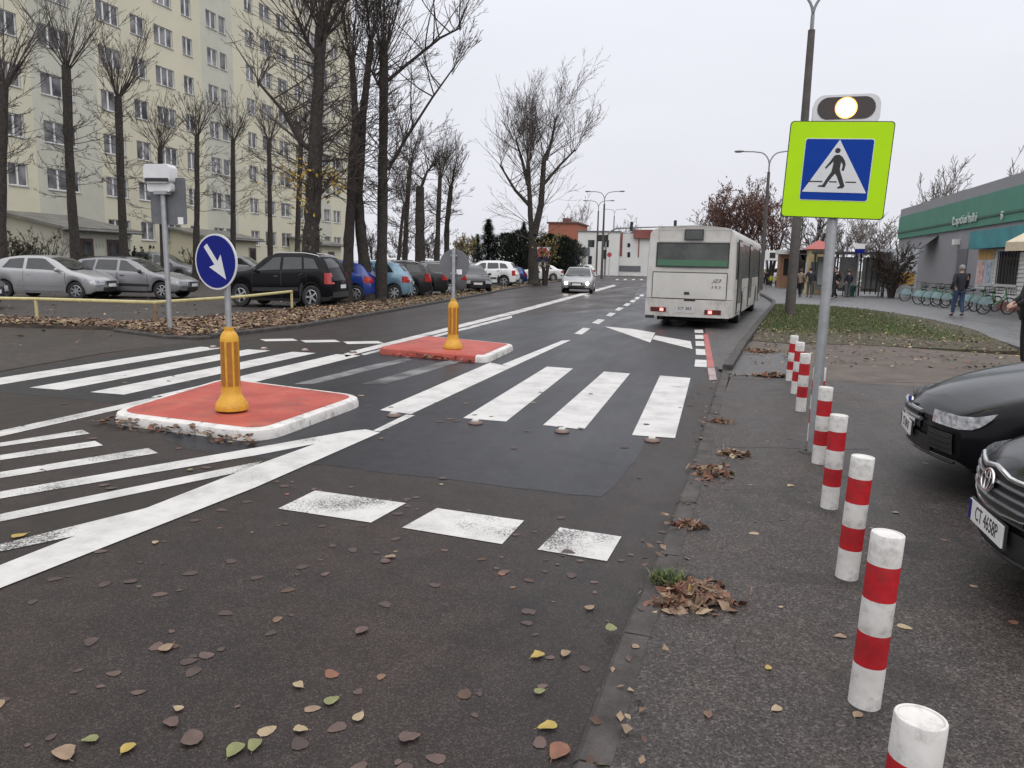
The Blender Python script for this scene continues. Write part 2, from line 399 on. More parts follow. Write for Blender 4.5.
# newer asphalt laid through the crossing
nw = [G(325, 466), G(512, 487), G(607, 497), G(628, 468), G(668, 420), G(697, 380), G(716, 352)]
nw = [(p.x, p.y) for p in nw]+[(.30, 16.6), (-.25, 24), (-1.2, 45), (-3.2, 70), (-6.2, 70), (-3.2, 30), (-5.7, 22), (-6.0, 15.2), (-6.2, 11.9), (-9.2, 11.9), (-9.2, 7.0), (-6.2, 6.8), (-4.2, 5.3)]
rj = random.Random(3); nj = []
for i in range(len(nw)):
    a, c = Vector((*nw[i], 0)), Vector((*nw[(i+1) % len(nw)], 0)); m_ = max(1, int((c-a).length/.22)) if a.y < 13 else 1
    for k in range(m_):
        p = a.lerp(c, k/m_); nj.append((p.x+rj.gauss(0, .022)*(m_ > 1), p.y+rj.gauss(0, .022)*(m_ > 1)))
sheet('newer_road_surface', nj, A_NEW, .0015)
# bus bay on the right
sheet('bus_bay', [(-.02, 12.6), (.22, 12.6), (.62, 16.7), (1.46, 25), (2.42, 34.2), (2.69, 38), (2.72, 44), (2.55, 60), (1.2, 80), (-.5, 70), (-.2, 40), (-.16, 22)], A_BAY, .003)
# pavement right, footpath, verge, parking
Z1 = .035
pv = [(x+.12, y) for x, y in KR[:7]]+[(.33, 12.1), (.55, 14.6)]
far_edge = [G(735, 378, Z1), G(830, 381, Z1), G(1024, 383, Z1)]
pav = pv[:-2]+[(.36, 11.9), (far_edge[1].x, far_edge[1].y), (9, 11.2), (40, 11.2), (40, -6), (0, -6)]
sheet('pavement', pav, A_WALK, Z1, .08)
sheet('trodden_earth', [(.30, 11.4), (.42, 13.0), (.72, 16.2), (1.0, 18.2), (3.0, 17.6), (6, 16.5), (9, 15.8), (14, 14), (40, 13), (40, 10.6), (9, 10.6), (3, 11.2)], MUD, Z1-.006, .06)
bm_pud = [G(728, 352, .04), G(760, 350, .04), G(790, 353, .04), G(805, 362, .04), G(800, 372, .04), G(770, 375, .04), G(735, 375, .04), G(718, 368, .04)]
sheet('worn_asphalt_strip', bm_pud, A_BAY, Z1+.003)
ZV = .042
vg = [(1.62, 25.0), (2.55, 34.0)]
path_edge = [(2.75, 35.6), (3.3, 36.0), (4.3, 35.8), (5.6, 34.2), (6.6, 31.4), (7.0, 27.5), (7.0, 23.5), (6.5, 20), (6.1, 17.4)]
verge_pts = [(.88, 17.3), (1.2, 20.8)]+vg+path_edge+[(5, 17.3), (3, 17.4), (1.6, 17.0)]
sheet('verge', verge_pts, TURF, ZV, .09)
pp = [(2.85, 38.2), (2.88, 44), (2.7, 60), (1.4, 80), (8, 82), (18, 60), (18, 10), (9, 14), (6.3, 16.9), (6.5, 20), (7.0, 23.5), (7.0, 27.5), (6.6, 31.4), (5.6, 34.2), (4.3, 35.8), (3.3, 36.0), (2.7, 35.4)]
sheet('footpath', pp, A_PATH, .05, .07)
sheet('lawn', [(5.5, 54), (30, 54), (30, 58), (60, 58), (60, 160), (0, 160), (1.5, 80), (5.5, 70)], TURF, .045)
sheet('parking_lot', [(-70, 8.2), (-9.6, 8.2), (-9.9, 12.2), (-11.2, 13.2), (-12.4, 14.2), (-12.6, 22), (-13.1, 36), (-14.6, 50), (-16, 70), (-20, 95), (-70, 95)], A_PARK, -.006)
sheet('entrance_apron', [(-40, 2), (-9.35, 2), (-9.35, 8.1), (-9.65, 10.4), (-9.5, 12.6), (-10.2, 12.7), (-12.0, 13.3), (-14.9, 13.1), (-18, 12.8), (-40, 11)], A_BROWN, -.002)
# litter strip under the trees (raised soil)
ls = [(x-.14, y) for x, y in KL[:8]]
strip = [(-18.0, 12.8), (-14.9, 13.2), (-12.4, 13.6), (-10.4, 12.75), (-9.8, 12.8)]+ls+[(-15.6, 75), (-14.2, 60), (-13.3, 46), (-12.7, 35), (-12.4, 26), (-12.3, 18), (-12.8, 14.75), (-18.0, 14.3)]
sheet('tree_strip', strip, SOIL, .055, .07)
sheet('building_lawn', [(-38.9, 24), (-33.5, 24), (-33.5, 84), (-38.9, 84)], TURF, .03)

def kerb(name, line, w, z, side, seg=1.0, mt=KERB):
    "concrete kerb stones along a polyline; thin joints between the stones"
    b = MB(); acc = 0
    for i in range(len(line)-1):
        a, c = Vector((*line[i], 0)), Vector((*line[i+1], 0)); d = c-a; L = d.length; d.normalize()
        nrm = Vector((d.y, -d.x, 0))*side
        n = max(1, round(L/seg))
        for k in range(n):
            p = a+d*(L*k/n+.006); q = a+d*(L*(k+1)/n-.006)
            hz = z+random.uniform(-.0012, .0012); o = random.uniform(-.003, .003)
            pts = [p+nrm*o, q+nrm*o, q+nrm*(w+o), p+nrm*(w+o)]
            base = len(b.v)
            b.v += [(v.x, v.y, -.04) for v in pts]
            ins = [p+nrm*(o+.02), q+nrm*(o+.02), q+nrm*(w+o), p+nrm*(w+o)]
            b.v += [(pts[0].x, pts[0].y, hz-.02), (pts[1].x, pts[1].y, hz-.02), (pts[2].x, pts[2].y, hz), (pts[3].x, pts[3].y, hz)]
            b.v += [(v.x, v.y, hz) for v in ins[:2]]
            b.face((base+8, base+9, base+6, base+7)); b.face((base+4, base+5, base+9, base+8))
            b.face((base, base+1, base+5, base+4)); b.face((base+1, base+2, base+6, base+9, base+5)); b.face((base+3, base, base+4, base+8, base+7)); b.face((base+2, base+3, base+7, base+6))
    return struct(b, name, mt)
kerb('right_kerb', KR[:8], .125, .0375, 1)
kerb('bus_bay_kerb', KR[7:16], .15, .12, 1)
kerb('left_kerb', KL[:8], .14, .085, -1)
kerb('left_kerb_return', [(-12.2, 13.35), (-10.3, 12.62), (-9.75, 12.72), (-9.55, 13.0)], .12, .06, -1, .6)

# painted markings, one object per kind; every quad is read off the surface
def marks(name, quads, mt, z=.004):
    b = MB()
    for q in quads:
        P = [G(x, y, z) for x, y in q]
        ar = sum(P[i].x*P[(i+1) % len(P)].y-P[(i+1) % len(P)].x*P[i].y for i in range(len(P)))
        if ar < 0: P.reverse()
        b.poly(P)
    return struct(b, name, mt)
def Z(k, ox, oy, *pts): return [(ox+x/k, oy+y/k) for x, y in pts]
marks('zebra_crossing', [
    [(380, 410), (411, 414), (512, 367), (490, 362.5)], [(463, 418), (506, 421.5), (573, 368.5), (547, 366.5)],
    [(543, 425), (584, 429.5), (630, 373.5), (604, 371.5)], [(632, 435), (675, 438), (690.5, 378), (660, 375.5)],
    ], P_WHITE)
# left half: four bars across the other carriageway
b = MB()
for xc in (-8.60, -7.64, -6.76, -5.92):
    b.poly([(xc-.235, 7.25, .004), (xc+.235, 7.25, .004), (xc+.225, 11.7, .004), (xc-.225, 11.7, .004)])
struct(b, 'zebra_crossing_left', P_WHITE)
marks('hatching', [
    [(0, 442.7), (82, 429.7), (90, 433.5), (0, 446.5)], [(0, 455), (95, 440.8), (103, 445.3), (0, 460)],
    [(0, 472), (148, 448), (158, 453), (0, 478)], [(0, 491.5), (256, 447.5), (352, 430.5), (352, 436.5), (256, 455.2), (0, 498.5)],
    [(0, 514), (175, 478.3), (262, 461), (250, 470), (225, 475), (0, 521.5)],
    [(0, 544), (150, 507), (172, 503), (108, 530), (95, 531.5), (0, 551.5)],
    ], P_WORN)
marks('edge_line', [[(-60, 594), (0, 565), (256, 465), (352, 430.5), (366, 429.3), (380, 432.5), (256, 487), (0, 588), (-60, 611)]], P_WHITE, .006)
marks('hatch_border', [[(-80, 449), (0, 430.5), (160, 396), (172, 397.5), (0, 436.5), (-80, 456)], [(373, 430.5), (406, 414.5), (415, 415.2), (380, 431.5)]], P_WORN)
marks('lane_edge', [[(512, 367), (502, 364.5), (562, 340.5), (571, 340)]], P_WHITE)
marks('stop_line', [[(278, 508.5), (315, 490.5), (406, 503), (371, 522.5)], [(402, 527.5), (437, 508), (524, 520.5), (502, 544)], [(537.5, 549.5), (560, 527.3), (621.5, 536.5), (607, 561)]], P_WORN)
k7 = lambda *p: Z(4, 512, 192, *p)
marks('lane_arrow', [k7((370, 538), (480, 547), (573, 563), (553, 602)), k7((573, 573), (715, 597), (722, 628), (561, 588))], P_WHITE)
marks('lane_dashes', [k7((249, 566), (285, 543), (313, 546), (279, 570)), k7((319, 523), (345, 508), (372, 511), (347, 529)), k7((375, 495), (392, 482), (416, 485), (396, 498)),
    k7((411, 473), (425, 461), (448, 463), (430, 475)), k7((444, 454), (458, 444), (475, 446), (463, 457)), k7((469, 439), (480, 431), (497, 433), (487, 442)),
    k7((489, 428), (498, 419), (513, 421), (503, 430)), k7((509, 416), (516, 409), (530, 411), (522, 418)),
    k7((412, 352), (419, 348.5), (428, 348.5), (424, 352)), k7((445, 352), (450, 348.5), (460, 348.5), (457, 352)), k7((478, 352), (482, 348.5), (492, 348.5), (490, 352)), k7((510, 352), (514, 348.5), (524, 348.5), (522, 352))], P_WHITE)
marks('bay_dashes', [k7((733, 670), (778, 672), (780, 701), (730, 698)), k7((735, 627), (772, 629), (775, 652), (736, 651)), k7((734, 596), (768, 597), (770, 616), (735, 615)),
    k7((732, 571), (765, 572), (767, 588), (733, 587)), k7((730, 551), (764, 551), (765, 564), (731, 563))], P_WHITE, .006)
marks('red_line', [k7((766, 568), (784, 570), (810, 700), (782, 700))], P_RED, .006)
marks('pink_line', [k7((782, 702), (811, 702), (819, 750), (790, 753))], P_PALE, .006)
k6 = lambda *p: Z(4, 256, 192, *p)
marks('double_line', [k6((350, 648), (395, 634), (1024, 478), (1024, 490), (400, 648), (360, 660)), k6((420, 648), (1024, 494), (1024, 503), (432, 653)),
    [(512, 311.5), (614, 284.5), (616, 286), (512, 315)]], P_WORN)
marks('give_way_dashes', [k6((15, 589), (146, 586), (168, 594.5), (38, 597)), k6((178, 593), (316, 591), (338, 599.5), (198, 602)), k6((348, 598), (488, 596), (511, 605), (366, 608))], P_WHITE)
marks('worn_old_lines', [k6((150, 768), (470, 690), (600, 664), (625, 672), (230, 768)), k6((420, 768), (700, 690), (790, 668), (830, 676), (520, 768))], P_GHOST)

# ------------------------------------------------------------------ traffic islands with their signs
RED_TOP = mat('island red paint', (.30, .034, .022), .6, col2=(.42, .085, .055), dirt=.55, dscale=1.6, scale=2.4, bump=.2, bscale=60, world=True)
WHITE_EDGE = mat('island white edge', (.50, .48, .46), .65, col2=(.66, .64, .61), scale=3, detail=10, dirt=.6, dscale=3.5, bump=.2, world=True)
def smooth_ring(pts, r, n=6):
    out = []
    for i in range(len(pts)):
        a, b_, c = Vector(pts[i-1]), Vector(pts[i]), Vector(pts[(i+1) % len(pts)])
        p = b_+(a-b_).normalized()*r; q = b_+(c-b_).normalized()*r
        for k in range(n+1):
            t = k/n; out.append(p*(1-t)**2+b_*2*t*(1-t)+q*t*t)
    return out
def island(corners, label, h=.11, white_from=0, rr=.35, allwhite=True):
    cx = sum(c[0] for c in corners)/len(corners); cy = sum(c[1] for c in corners)/len(corners)
    t = thing('traffic_island', label, 'traffic island', (cx, cy, .004), group='red traffic islands on the crossing')
    ring = smooth_ring([(x-cx, y-cy) for x, y in corners], rr)
    ar = sum(ring[i].x*ring[(i+1) % len(ring)].y-ring[(i+1) % len(ring)].x*ring[i].y for i in range(len(ring)))
    if ar < 0: ring.reverse()
    n = len(ring)
    def inset(d):
        out = []
        for i in range(n):
            tg = (ring[(i+1) % n]-ring[i-1]); 
            nn = Vector((-tg.y, tg.x)).normalized() if tg.length > 1e-6 else Vector((0, 0))
            out.append(ring[i]+nn*d)
        return out
    levels = [(0, -.01), (.004, h*.55), (.016, h*.86), (.04, h*.985), (.105, h+.003)]
    L = [[(p.x, p.y, z) for p in inset(d)] for d, z in levels]
    b = MB()
    for row in L: b.v += row
    for j in range(len(L)-1):
        for i in range(n):
            k = (i+1) % n
            p = ring[i]
            white = allwhite or (p.x > max(q.x for q in ring)-.38)
            b.m = 0 if white else 1
            b.face((j*n+i, j*n+k, (j+1)*n+k, (j+1)*n+i))
    b.build('edge_blocks', [WHITE_EDGE, RED_TOP], t, 40)
    b = MB(); b.poly([(p.x, p.y, h+.0035) for p in inset(.102)]); 
    b.build('red_top', RED_TOP, t)
    # joints between the edge blocks
    b = MB()
    for i in range(0, n):
        p, q = ring[i], ring[(i+1) % n]
        if (q-p).length > .5:
            m_ = int((q-p).length/.5); d = (q-p).normalized(); nn = Vector((-d.y, d.x))
            for k in range(1, m_+1):
                c = p+d*((q-p).length*k/(m_+1))
                b.poly([(c.x-d.x*.004-nn.x*.003, c.y-d.y*.004-nn.y*.003, .0), (c.x+d.x*.004-nn.x*.003, c.y+d.y*.004-nn.y*.003, .0), (c.x+d.x*.004-nn.x*.003, c.y+d.y*.004-nn.y*.003, h*.55), (c.x-d.x*.004-nn.x*.003, c.y-d.y*.004-nn.y*.003, h*.55)])
                a0 = c+nn*.06; a1 = c+nn*.12
                b.poly([(a0.x-d.x*.004, a0.y-d.y*.004, h+.003), (a0.x+d.x*.004, a0.y+d.y*.004, h+.003), (a1.x+d.x*.004, a1.y+d.y*.004, h+.0065), (a1.x-d.x*.004, a1.y-d.y*.004, h+.0065)])
    if b.f: b.build('joint', BLACKP, t)
    return t, h
C1 = [G(103, 423), G(262, 444), G(368, 404), G(224, 385)]
island([(p.x, p.y) for p in C1], 'larger red island with a white edge all round, carrying the blue arrow sign', .095)
C2 = [G(376, 354), G(487, 363.5), G(515, 350), G(428, 341)]
island([(p.x, p.y) for p in C2], 'smaller red island with a white edge only at its right end', .11, rr=.22, allwhite=False)

YEL = mat('yellow plastic', (.60, .31, .022), .5, var=.14, scale=5, bump=.1, dirt=.45, dscale=6)
ORANGE = mat('orange reflective film', (.34, .13, .02), .3, var=.15, scale=30)
SIGNBLUE = mat('sign blue', (.008, .014, .17), .6, var=.08, spec=.15)
SIGNWHITE = mat('sign white', (.62, .63, .64), .4, var=.05)
SIGNGREY = mat('sign back grey', (.135, .14, .15), .5, metal=.3, var=.12, scale=5)
def guide_post(px_base, px_top, label):
    P = G(*px_base, .12); P = Vector((P.x, P.y, .124))
    hh = zat(P, px_top)-P.z
    t = thing('guide_post', label, 'guide post', P, group='yellow guide posts on the islands')
    s = hh
    b = MB(); b.lathe([(0, 0), (.19*s/1, 0), (.195*s, .035*s), (.185*s, .075*s), (.135*s, .16*s), (.112*s, .205*s), (.108*s, .28*s), (.108*s, .84*s), (.103*s, .885*s), (.085*s, .925*s), (.062*s, .95*s), (.058*s, .955*s), (.058*s, 1.0*s), (0, 1.0*s)], 28)
    b.build('post_body', YEL, t, 35)
    b = MB()
    for k in range(8):
        a = 2*math.pi*(k+.5)/8+.15; w = .27
        pts = []
        for z in (.29*s, .83*s):
            for q in (-w, 0, w): pts.append((.1105*s*math.cos(a+q), .1105*s*math.sin(a+q), z))
        n = len(b.v); b.v += pts; b.face((n, n+1, n+4, n+3)); b.face((n+1, n+2, n+5, n+4))
    b.build('reflective_strip', ORANGE, t)
    return t, P, s
def disc(b, r, th, M, n=40):
    b.prism([(r*math.cos(2*math.pi*k/n), r*math.sin(2*math.pi*k/n)) for k in range(n)], th, M)
def face_matrix(c, yaw, tilt=0.0, pitch=0.0):
    "local x right, y up, z towards the viewer; yaw 0 faces -Y"
    return Matrix.Translation(c) @ Matrix.Rotation(yaw, 4, 'Z') @ Matrix.Rotation(R(90)+pitch, 4, 'X') @ Matrix.Rotation(tilt, 4, 'Z')

t, P, s = guide_post((232, 409.5), 327, 'nearer yellow guide post on the large island, under the blue arrow sign')
ts = thing('traffic_sign', 'round blue sign with a white arrow, on the nearer yellow post', 'traffic sign', P)
zc = zat(P, 262)-P.z
rs = 27.6*pxm(P+Vector((0, 0, zc)))
b = MB(); b.tube([(0, 0, s-.02), (.0, 0, zc+rs*.8)], .030, 12); b.build('pole', STEEL, ts, 40)
SY = R(-10)
off = Vector((math.sin(SY)*0+ -.0, -.045, 0))
M0 = face_matrix(Vector((-.07, -.05, zc)), SY, R(-3))
b = MB(); disc(b, rs, .012, M0); b.build('sign_rim', SIGNWHITE, ts, 35)
b = MB(); disc(b, rs*.935, .003, M0 @ Matrix.Translation((0, 0, .012))); b.build('sign_face', SIGNBLUE, ts, 35)
ar = [(-.07, .66), (.07, .66), (.07, -.12), (.30, -.02), (.0, -.62), (-.30, -.02), (-.07, -.12)]
ar = [(-.095, .74), (.095, .74), (.095, -.05), (.36, .04), (.0, -.78), (-.36, .04), (-.095, -.05)]
b = MB(); b.prism([(x*rs, y*rs) for x, y in ar], .003, M0 @ Matrix.Translation((0, 0, .015)) @ Matrix.Rotation(R(41), 4, 'Z')); b.build('arrow', SIGNWHITE, ts)
b = MB(); b.box((0, -.02, zc+.12), (.09, .05, .03)); b.box((0, -.02, zc-.12), (.09, .05, .03)); b.build('clamp', STEEL, ts)

t, P, s = guide_post((453, 348.5), 299, 'farther yellow guide post on the small island, below the grey round sign back')
ts = thing('traffic_sign', 'grey back of a round sign on the farther yellow post', 'traffic sign', P)
zc = zat(P, 264.5)-P.z; rs = 15.2*pxm(P+Vector((0, 0, zc)))
b = MB(); b.tube([(0, 0, s-.02), (0, 0, zc+rs*.95)], .032, 12); b.build('pole', STEEL, ts, 40)
M0 = face_matrix(Vector((0, .045, zc)), R(8))
b = MB(); disc(b, rs, .010, M0, 36); b.build('sign_panel', SIGNGREY, ts, 35)
b = MB(); b.box((rs*.35, .03, zc-rs*.48), (.10, .004, .085)); b.build('sticker', WHITEP, ts)
b = MB(); b.box((0, .02, zc+.15), (.12, .04, .03)); b.box((0, .02, zc-.15), (.12, .04, .03)); b.build('clamp', STEEL, ts)

# ------------------------------------------------------------------ pedestrian crossing signs with flashers
LIME = mat('fluorescent lime', (.43, .74, .010), .6, var=.03, spec=.15)
D6BLUE = mat('crossing blue', (.003, .042, .29), .6, var=.05, spec=.15)
HOUSING = mat('pale housing', (.62, .62, .63), .4, var=.06)
LENSDK = mat('smoked lens', (.028, .016, .014), .15, var=.1)
LITAMB = mat('lit amber lamp', (1, .8, .5), .3, emit=(1.0, .62, .26), estr=26)
HALO = mat('amber reflector', (.75, .30, .06), .25, emit=(1, .42, .10), estr=1.6)
P = G(812, 452, Z1)
top = Vector((0, 0, zat(P, 122)-P.z))
ts = thing('crossing_sign', 'square lime pedestrian sign with a lit amber flasher on top, on the right', 'traffic sign', P)
zb, zt_ = zat(P, 219)-P.z, zat(P, 121.5)-P.z
H_ = zt_-zb; zc = (zb+zt_)/2
mpp = pxm(P+Vector((0, 0, zc)))
W_ = 102*mpp*.935; H_ *= .985
# the pole leans very slightly
foot = Vector((0, 0, 0)); head = Vector((.01, 0, zt_+.05))
b = MB(); b.tube([foot, head], .042, 20); b.build('pole', STEEL, ts, 40)
b = MB(); b.lathe([(0.12, .0), (.12, .004), (.06, .012)], 20); b.build('foot_collar', KERB, ts, 40)
yw = R(-2)
M0 = face_matrix(Vector((-.005, -.065, zc-.005)), yw, R(-2.0))
def rrect(w, h, r, n=5):
    out = []
    for sx_, sy_, a0 in ((1, 1, 0), (-1, 1, 90), (-1, -1, 180), (1, -1, 270)):
        for k in range(n+1):
            a = R(a0+90*k/n); out.append((sx_*(w/2-r)+r*math.cos(a), sy_*(h/2-r)+r*math.sin(a)))
    return out
b = MB(); b.prism(rrect(W_, H_, .03), .018, M0); b.build('backing_edge', BLACKP, ts)
b = MB(); b.prism(rrect(W_*.982, H_*.982, .028), .003, M0 @ Matrix.Translation((0, 0, .018))); b.build('lime_board', LIME, ts)
k = W_/103.0
cx, cy = (837-837.3)*k, (170.2-170)*-k
M1 = M0 @ Matrix.Translation((cx, -cy, .021))
b = MB(); b.prism(rrect(68.5*k, 64.5*k, .02), .002, M1); b.build('panel_border', SIGNWHITE, ts)
b = MB(); b.prism(rrect(67*k, 63*k, .018), .002, M1 @ Matrix.Translation((0, 0, .002))); b.build('blue_panel', D6BLUE, ts)
M2 = M1 @ Matrix.Translation((0, 0, .004))
b = MB(); b.prism([(0*k, 31*k), (-32.0*k, -23.5*k), (32.0*k, -23.5*k)], .002, M2); b.build('white_triangle', SIGNWHITE, ts)
b = MB(); M3 = M2 @ Matrix.Translation((0, 0, .002))
def zf(pts): return [((x-380)*.2083*k, (436-y)*.2083*k) for x, y in pts]
fig = [
    zf([(362, 366), (372, 362), (388, 362), (402, 372), (414, 390), (421, 408), (416, 440), (404, 440), (408, 412), (398, 395), (396, 430), (398, 440), (412, 476), (428, 517), (420, 526), (396, 529), (393, 524), (406, 514), (385, 468), (376, 455), (364, 470), (345, 500), (334, 524), (302, 522), (298, 517), (322, 512), (336, 484), (357, 446), (361, 420), (362, 394), (352, 406), (330, 432), (324, 426), (344, 398)]),
    zf([(244, 493), (320, 493), (320, 499), (244, 499)]), zf([(352, 493), (388, 493), (388, 499), (352, 499)]), zf([(430, 493), (480, 493), (480, 499), (430, 499)])]
hd = [(380-4+13*math.cos(a*math.pi/8), 341+13*math.sin(a*math.pi/8)) for a in range(16)]
fig.append(zf(hd))
for f_ in fig:
    ar = sum(f_[i][0]*f_[(i+1) % len(f_)][1]-f_[(i+1) % len(f_)][0]*f_[i][1] for i in range(len(f_)))
    if ar < 0: f_.reverse()
    b.prism(f_, .0015, M3)
b.build('walking_figure', BLACK, ts)
# flasher housing
hz = zat(P, 108)-P.z
M4 = face_matrix(Vector((.035, -.02, hz-.02)), yw, R(0))
b = MB(); hw_ = 66*k; hh_ = 33*k
b.prism(rrect(hw_, hh_, 11*k, 6), .13, M4 @ Matrix.Translation((0, -2*k, -.08))); b.build('flasher_housing', HOUSING, ts, 40)
M5 = M4 @ Matrix.Translation((-.5*k, .8*k, .05))
b = MB(); b.prism(rrect(57*k, 22.5*k, 11.2*k, 8), .004, M5); b.build('smoked_lens', LENSDK, ts)
b = MB(); disc(b, 11.0*k, .003, M5 @ Matrix.Translation((-.2*k, 0, .004))); b.build('lamp_reflector', HALO, ts)
b = MB(); disc(b, 9.3*k, .003, M5 @ Matrix.Translation((-.2*k, 0, .007))); b.build('flasher_lamp', LITAMB, ts)
b = MB(); b.box((.03, -.035, zc+.22), (.16, .05, .035)); b.box((.02, -.035, zc-.22), (.16, .05, .035)); b.build('clamp', STEEL, ts)

P = G(170.3, 332, .02)
ts = thing('crossing_sign', 'grey back of a square sign with a white flasher box, left roadside', 'traffic sign', P)
zb, zt_ = zat(P, 224)-P.z, zat(P, 177.5)-P.z; mpp = pxm(P+Vector((0, 0, zb)))
b = MB(); b.tube([(0, 0, -.05), (-.01, 0, zt_+.1)], .052, 14); b.build('pole', STEEL, ts, 40)
M0 = face_matrix(Vector((3.0*mpp, .07, (zb+zt_)/2)), R(6), 0)
b = MB(); b.prism(rrect(38.5*mpp, (zt_-zb), .04), .012, M0); b.build('sign_panel', SIGNGREY, ts)
b = MB(); b.prism([(-.06, -.07), (.06, -.07), (.06, .07), (-.06, .07)], .003, M0 @ Matrix.Translation((12.5*mpp, -19*mpp, .0145))); b.build('sticker', WHITEP, ts)
z0 = zat(P, 193)-P.z; z1_ = zat(P, 165)-P.z
M4 = face_matrix(Vector((-1.0*mpp, -.03, (z0+z1_)/2)), R(8), 0)
b = MB(); hh_ = z1_-z0
b.prism(rrect(27*mpp, hh_*.66, 4*mpp, 5), .30, M4 @ Matrix.Translation((0, hh_*.17, -.15)))
b.prism(rrect(25*mpp, hh_*.34, 3*mpp, 5), .20, M4 @ Matrix.Translation((0, -hh_*.30, -.12)))
b.build('flasher_housing', HOUSING, ts, 40)
b = MB(); b.prism(rrect(25*mpp, hh_*.13, .02), .31, M4 @ Matrix.Translation((0, -hh_*.06, -.15))); b.build('solar_strip', BLACKP, ts)
b = MB(); b.box((.02, -.05, z0+.0), (.30, .16, .07)); b.build('clamp', STEEL, ts)

# ------------------------------------------------------------------ red and white bollards
BRED = mat('bollard red', (.40, .014, .020), .5, var=.3, scale=6, bump=.08, detail=9, spec=.3, dirt=.5, dscale=9)
BWHITE = mat('bollard white', (.47, .45, .42), .55, col2=(.68, .665, .64), scale=5, bump=.10, detail=10, dirt=.55, dscale=8)
labels = ['nearest bollard, cut by the bottom photo edge', 'nearest bollard seen whole, its foot by a brown leaf',
    'bollard left of the readable car plate, third from the camera', 'fourth bollard from the camera, overlapping the fifth', 'bollard just right of the sign pole foot',
    'bollard mostly hidden behind the lime sign pole', 'bollard, nearest of three bunched left of the sign pole', 'bollard, middle of three bunched left of the sign pole', 'farthest bollard, last of the row towards the grass']
bol = [((893, 905), 712, None), ((864, 703), 533, 0), ((846.5, 577), 456, 0), ((829, 507.5), 415, 0), ((818.5, 463), 387, 0), ((813, 441), 367.5, 0), ((800.5, 411), 353.5, 0), ((795, 393.5), 342, 0), ((789.5, 380.5), 335.5, 0)]
base_b = None
for i, (pb, ytop, _) in enumerate(bol):
    P = G(*pb, Z1)
    if i == 0: q_ = Vector((0, 0, EYE))+ray(912, 717)*(1.70/F_PX); P = Vector((q_.x, q_.y, Z1)); hh0 = q_.z-Z1
    hh = zat(P, ytop)-Z1
    if i == 0: hh = hh0
    t = thing('bollard', 'red and white striped '+labels[i], 'bollard', P, random.uniform(0, 6), 'striped bollards along the pavement')
    t.rotation_euler = (R(random.uniform(-1, 1)), R(random.uniform(.5, 2.2)), 0)
    r = .0555
    z = [0, .245*hh, .435*hh, .63*hh, .83*hh, hh]
    for j in range(5):
        b = MB(); m_ = BWHITE if j % 2 == 0 else BRED
        if j == 4:
            b.lathe([(r, z[4]), (r, hh-.003), (r-.002, hh), (r-.007, hh), (r-.008, hh-.004), (0, hh-.004)], 32)
        else: b.lathe([(r, z[j]), (r, z[j+1])], 32)
        b.build('red_band' if j % 2 else 'white_band', m_, t, 40)
# ------------------------------------------------------------------ cars: a lofted shell with real wheel openings, doors, glass, lamps
def interp(tab, x):
    if x <= tab[0][0]: return tab[0][1]
    for i in range(len(tab)-1):
        (x0, y0), (x1, y1) = tab[i], tab[i+1]
        if x <= x1:
            if x1-x0 < 1e-6: return y1
            t = (x-x0)/(x1-x0)
            # monotone cubic (finite differences limited)
            def sl(k):
                if k <= 0 or k >= len(tab)-1: 
                    k2 = min(max(k, 0), len(tab)-1); a, b_ = (0, 1) if k2 == 0 else (len(tab)-2, len(tab)-1)
                    return (tab[b_][1]-tab[a][1])/max(1e-6, tab[b_][0]-tab[a][0])
                d0 = (tab[k][1]-tab[k-1][1])/max(1e-6, tab[k][0]-tab[k-1][0]); d1 = (tab[k+1][1]-tab[k][1])/max(1e-6, tab[k+1][0]-tab[k][0])
                return 0 if d0*d1 <= 0 else 2*d0*d1/(d0+d1)
            h = x1-x0; m0, m1 = sl(i)*h, sl(i+1)*h
            return (2*t**3-3*t*t+1)*y0+(t**3-2*t*t+t)*m0+(-2*t**3+3*t*t)*y1+(t**3-t*t)*m1
    return tab[-1][1]

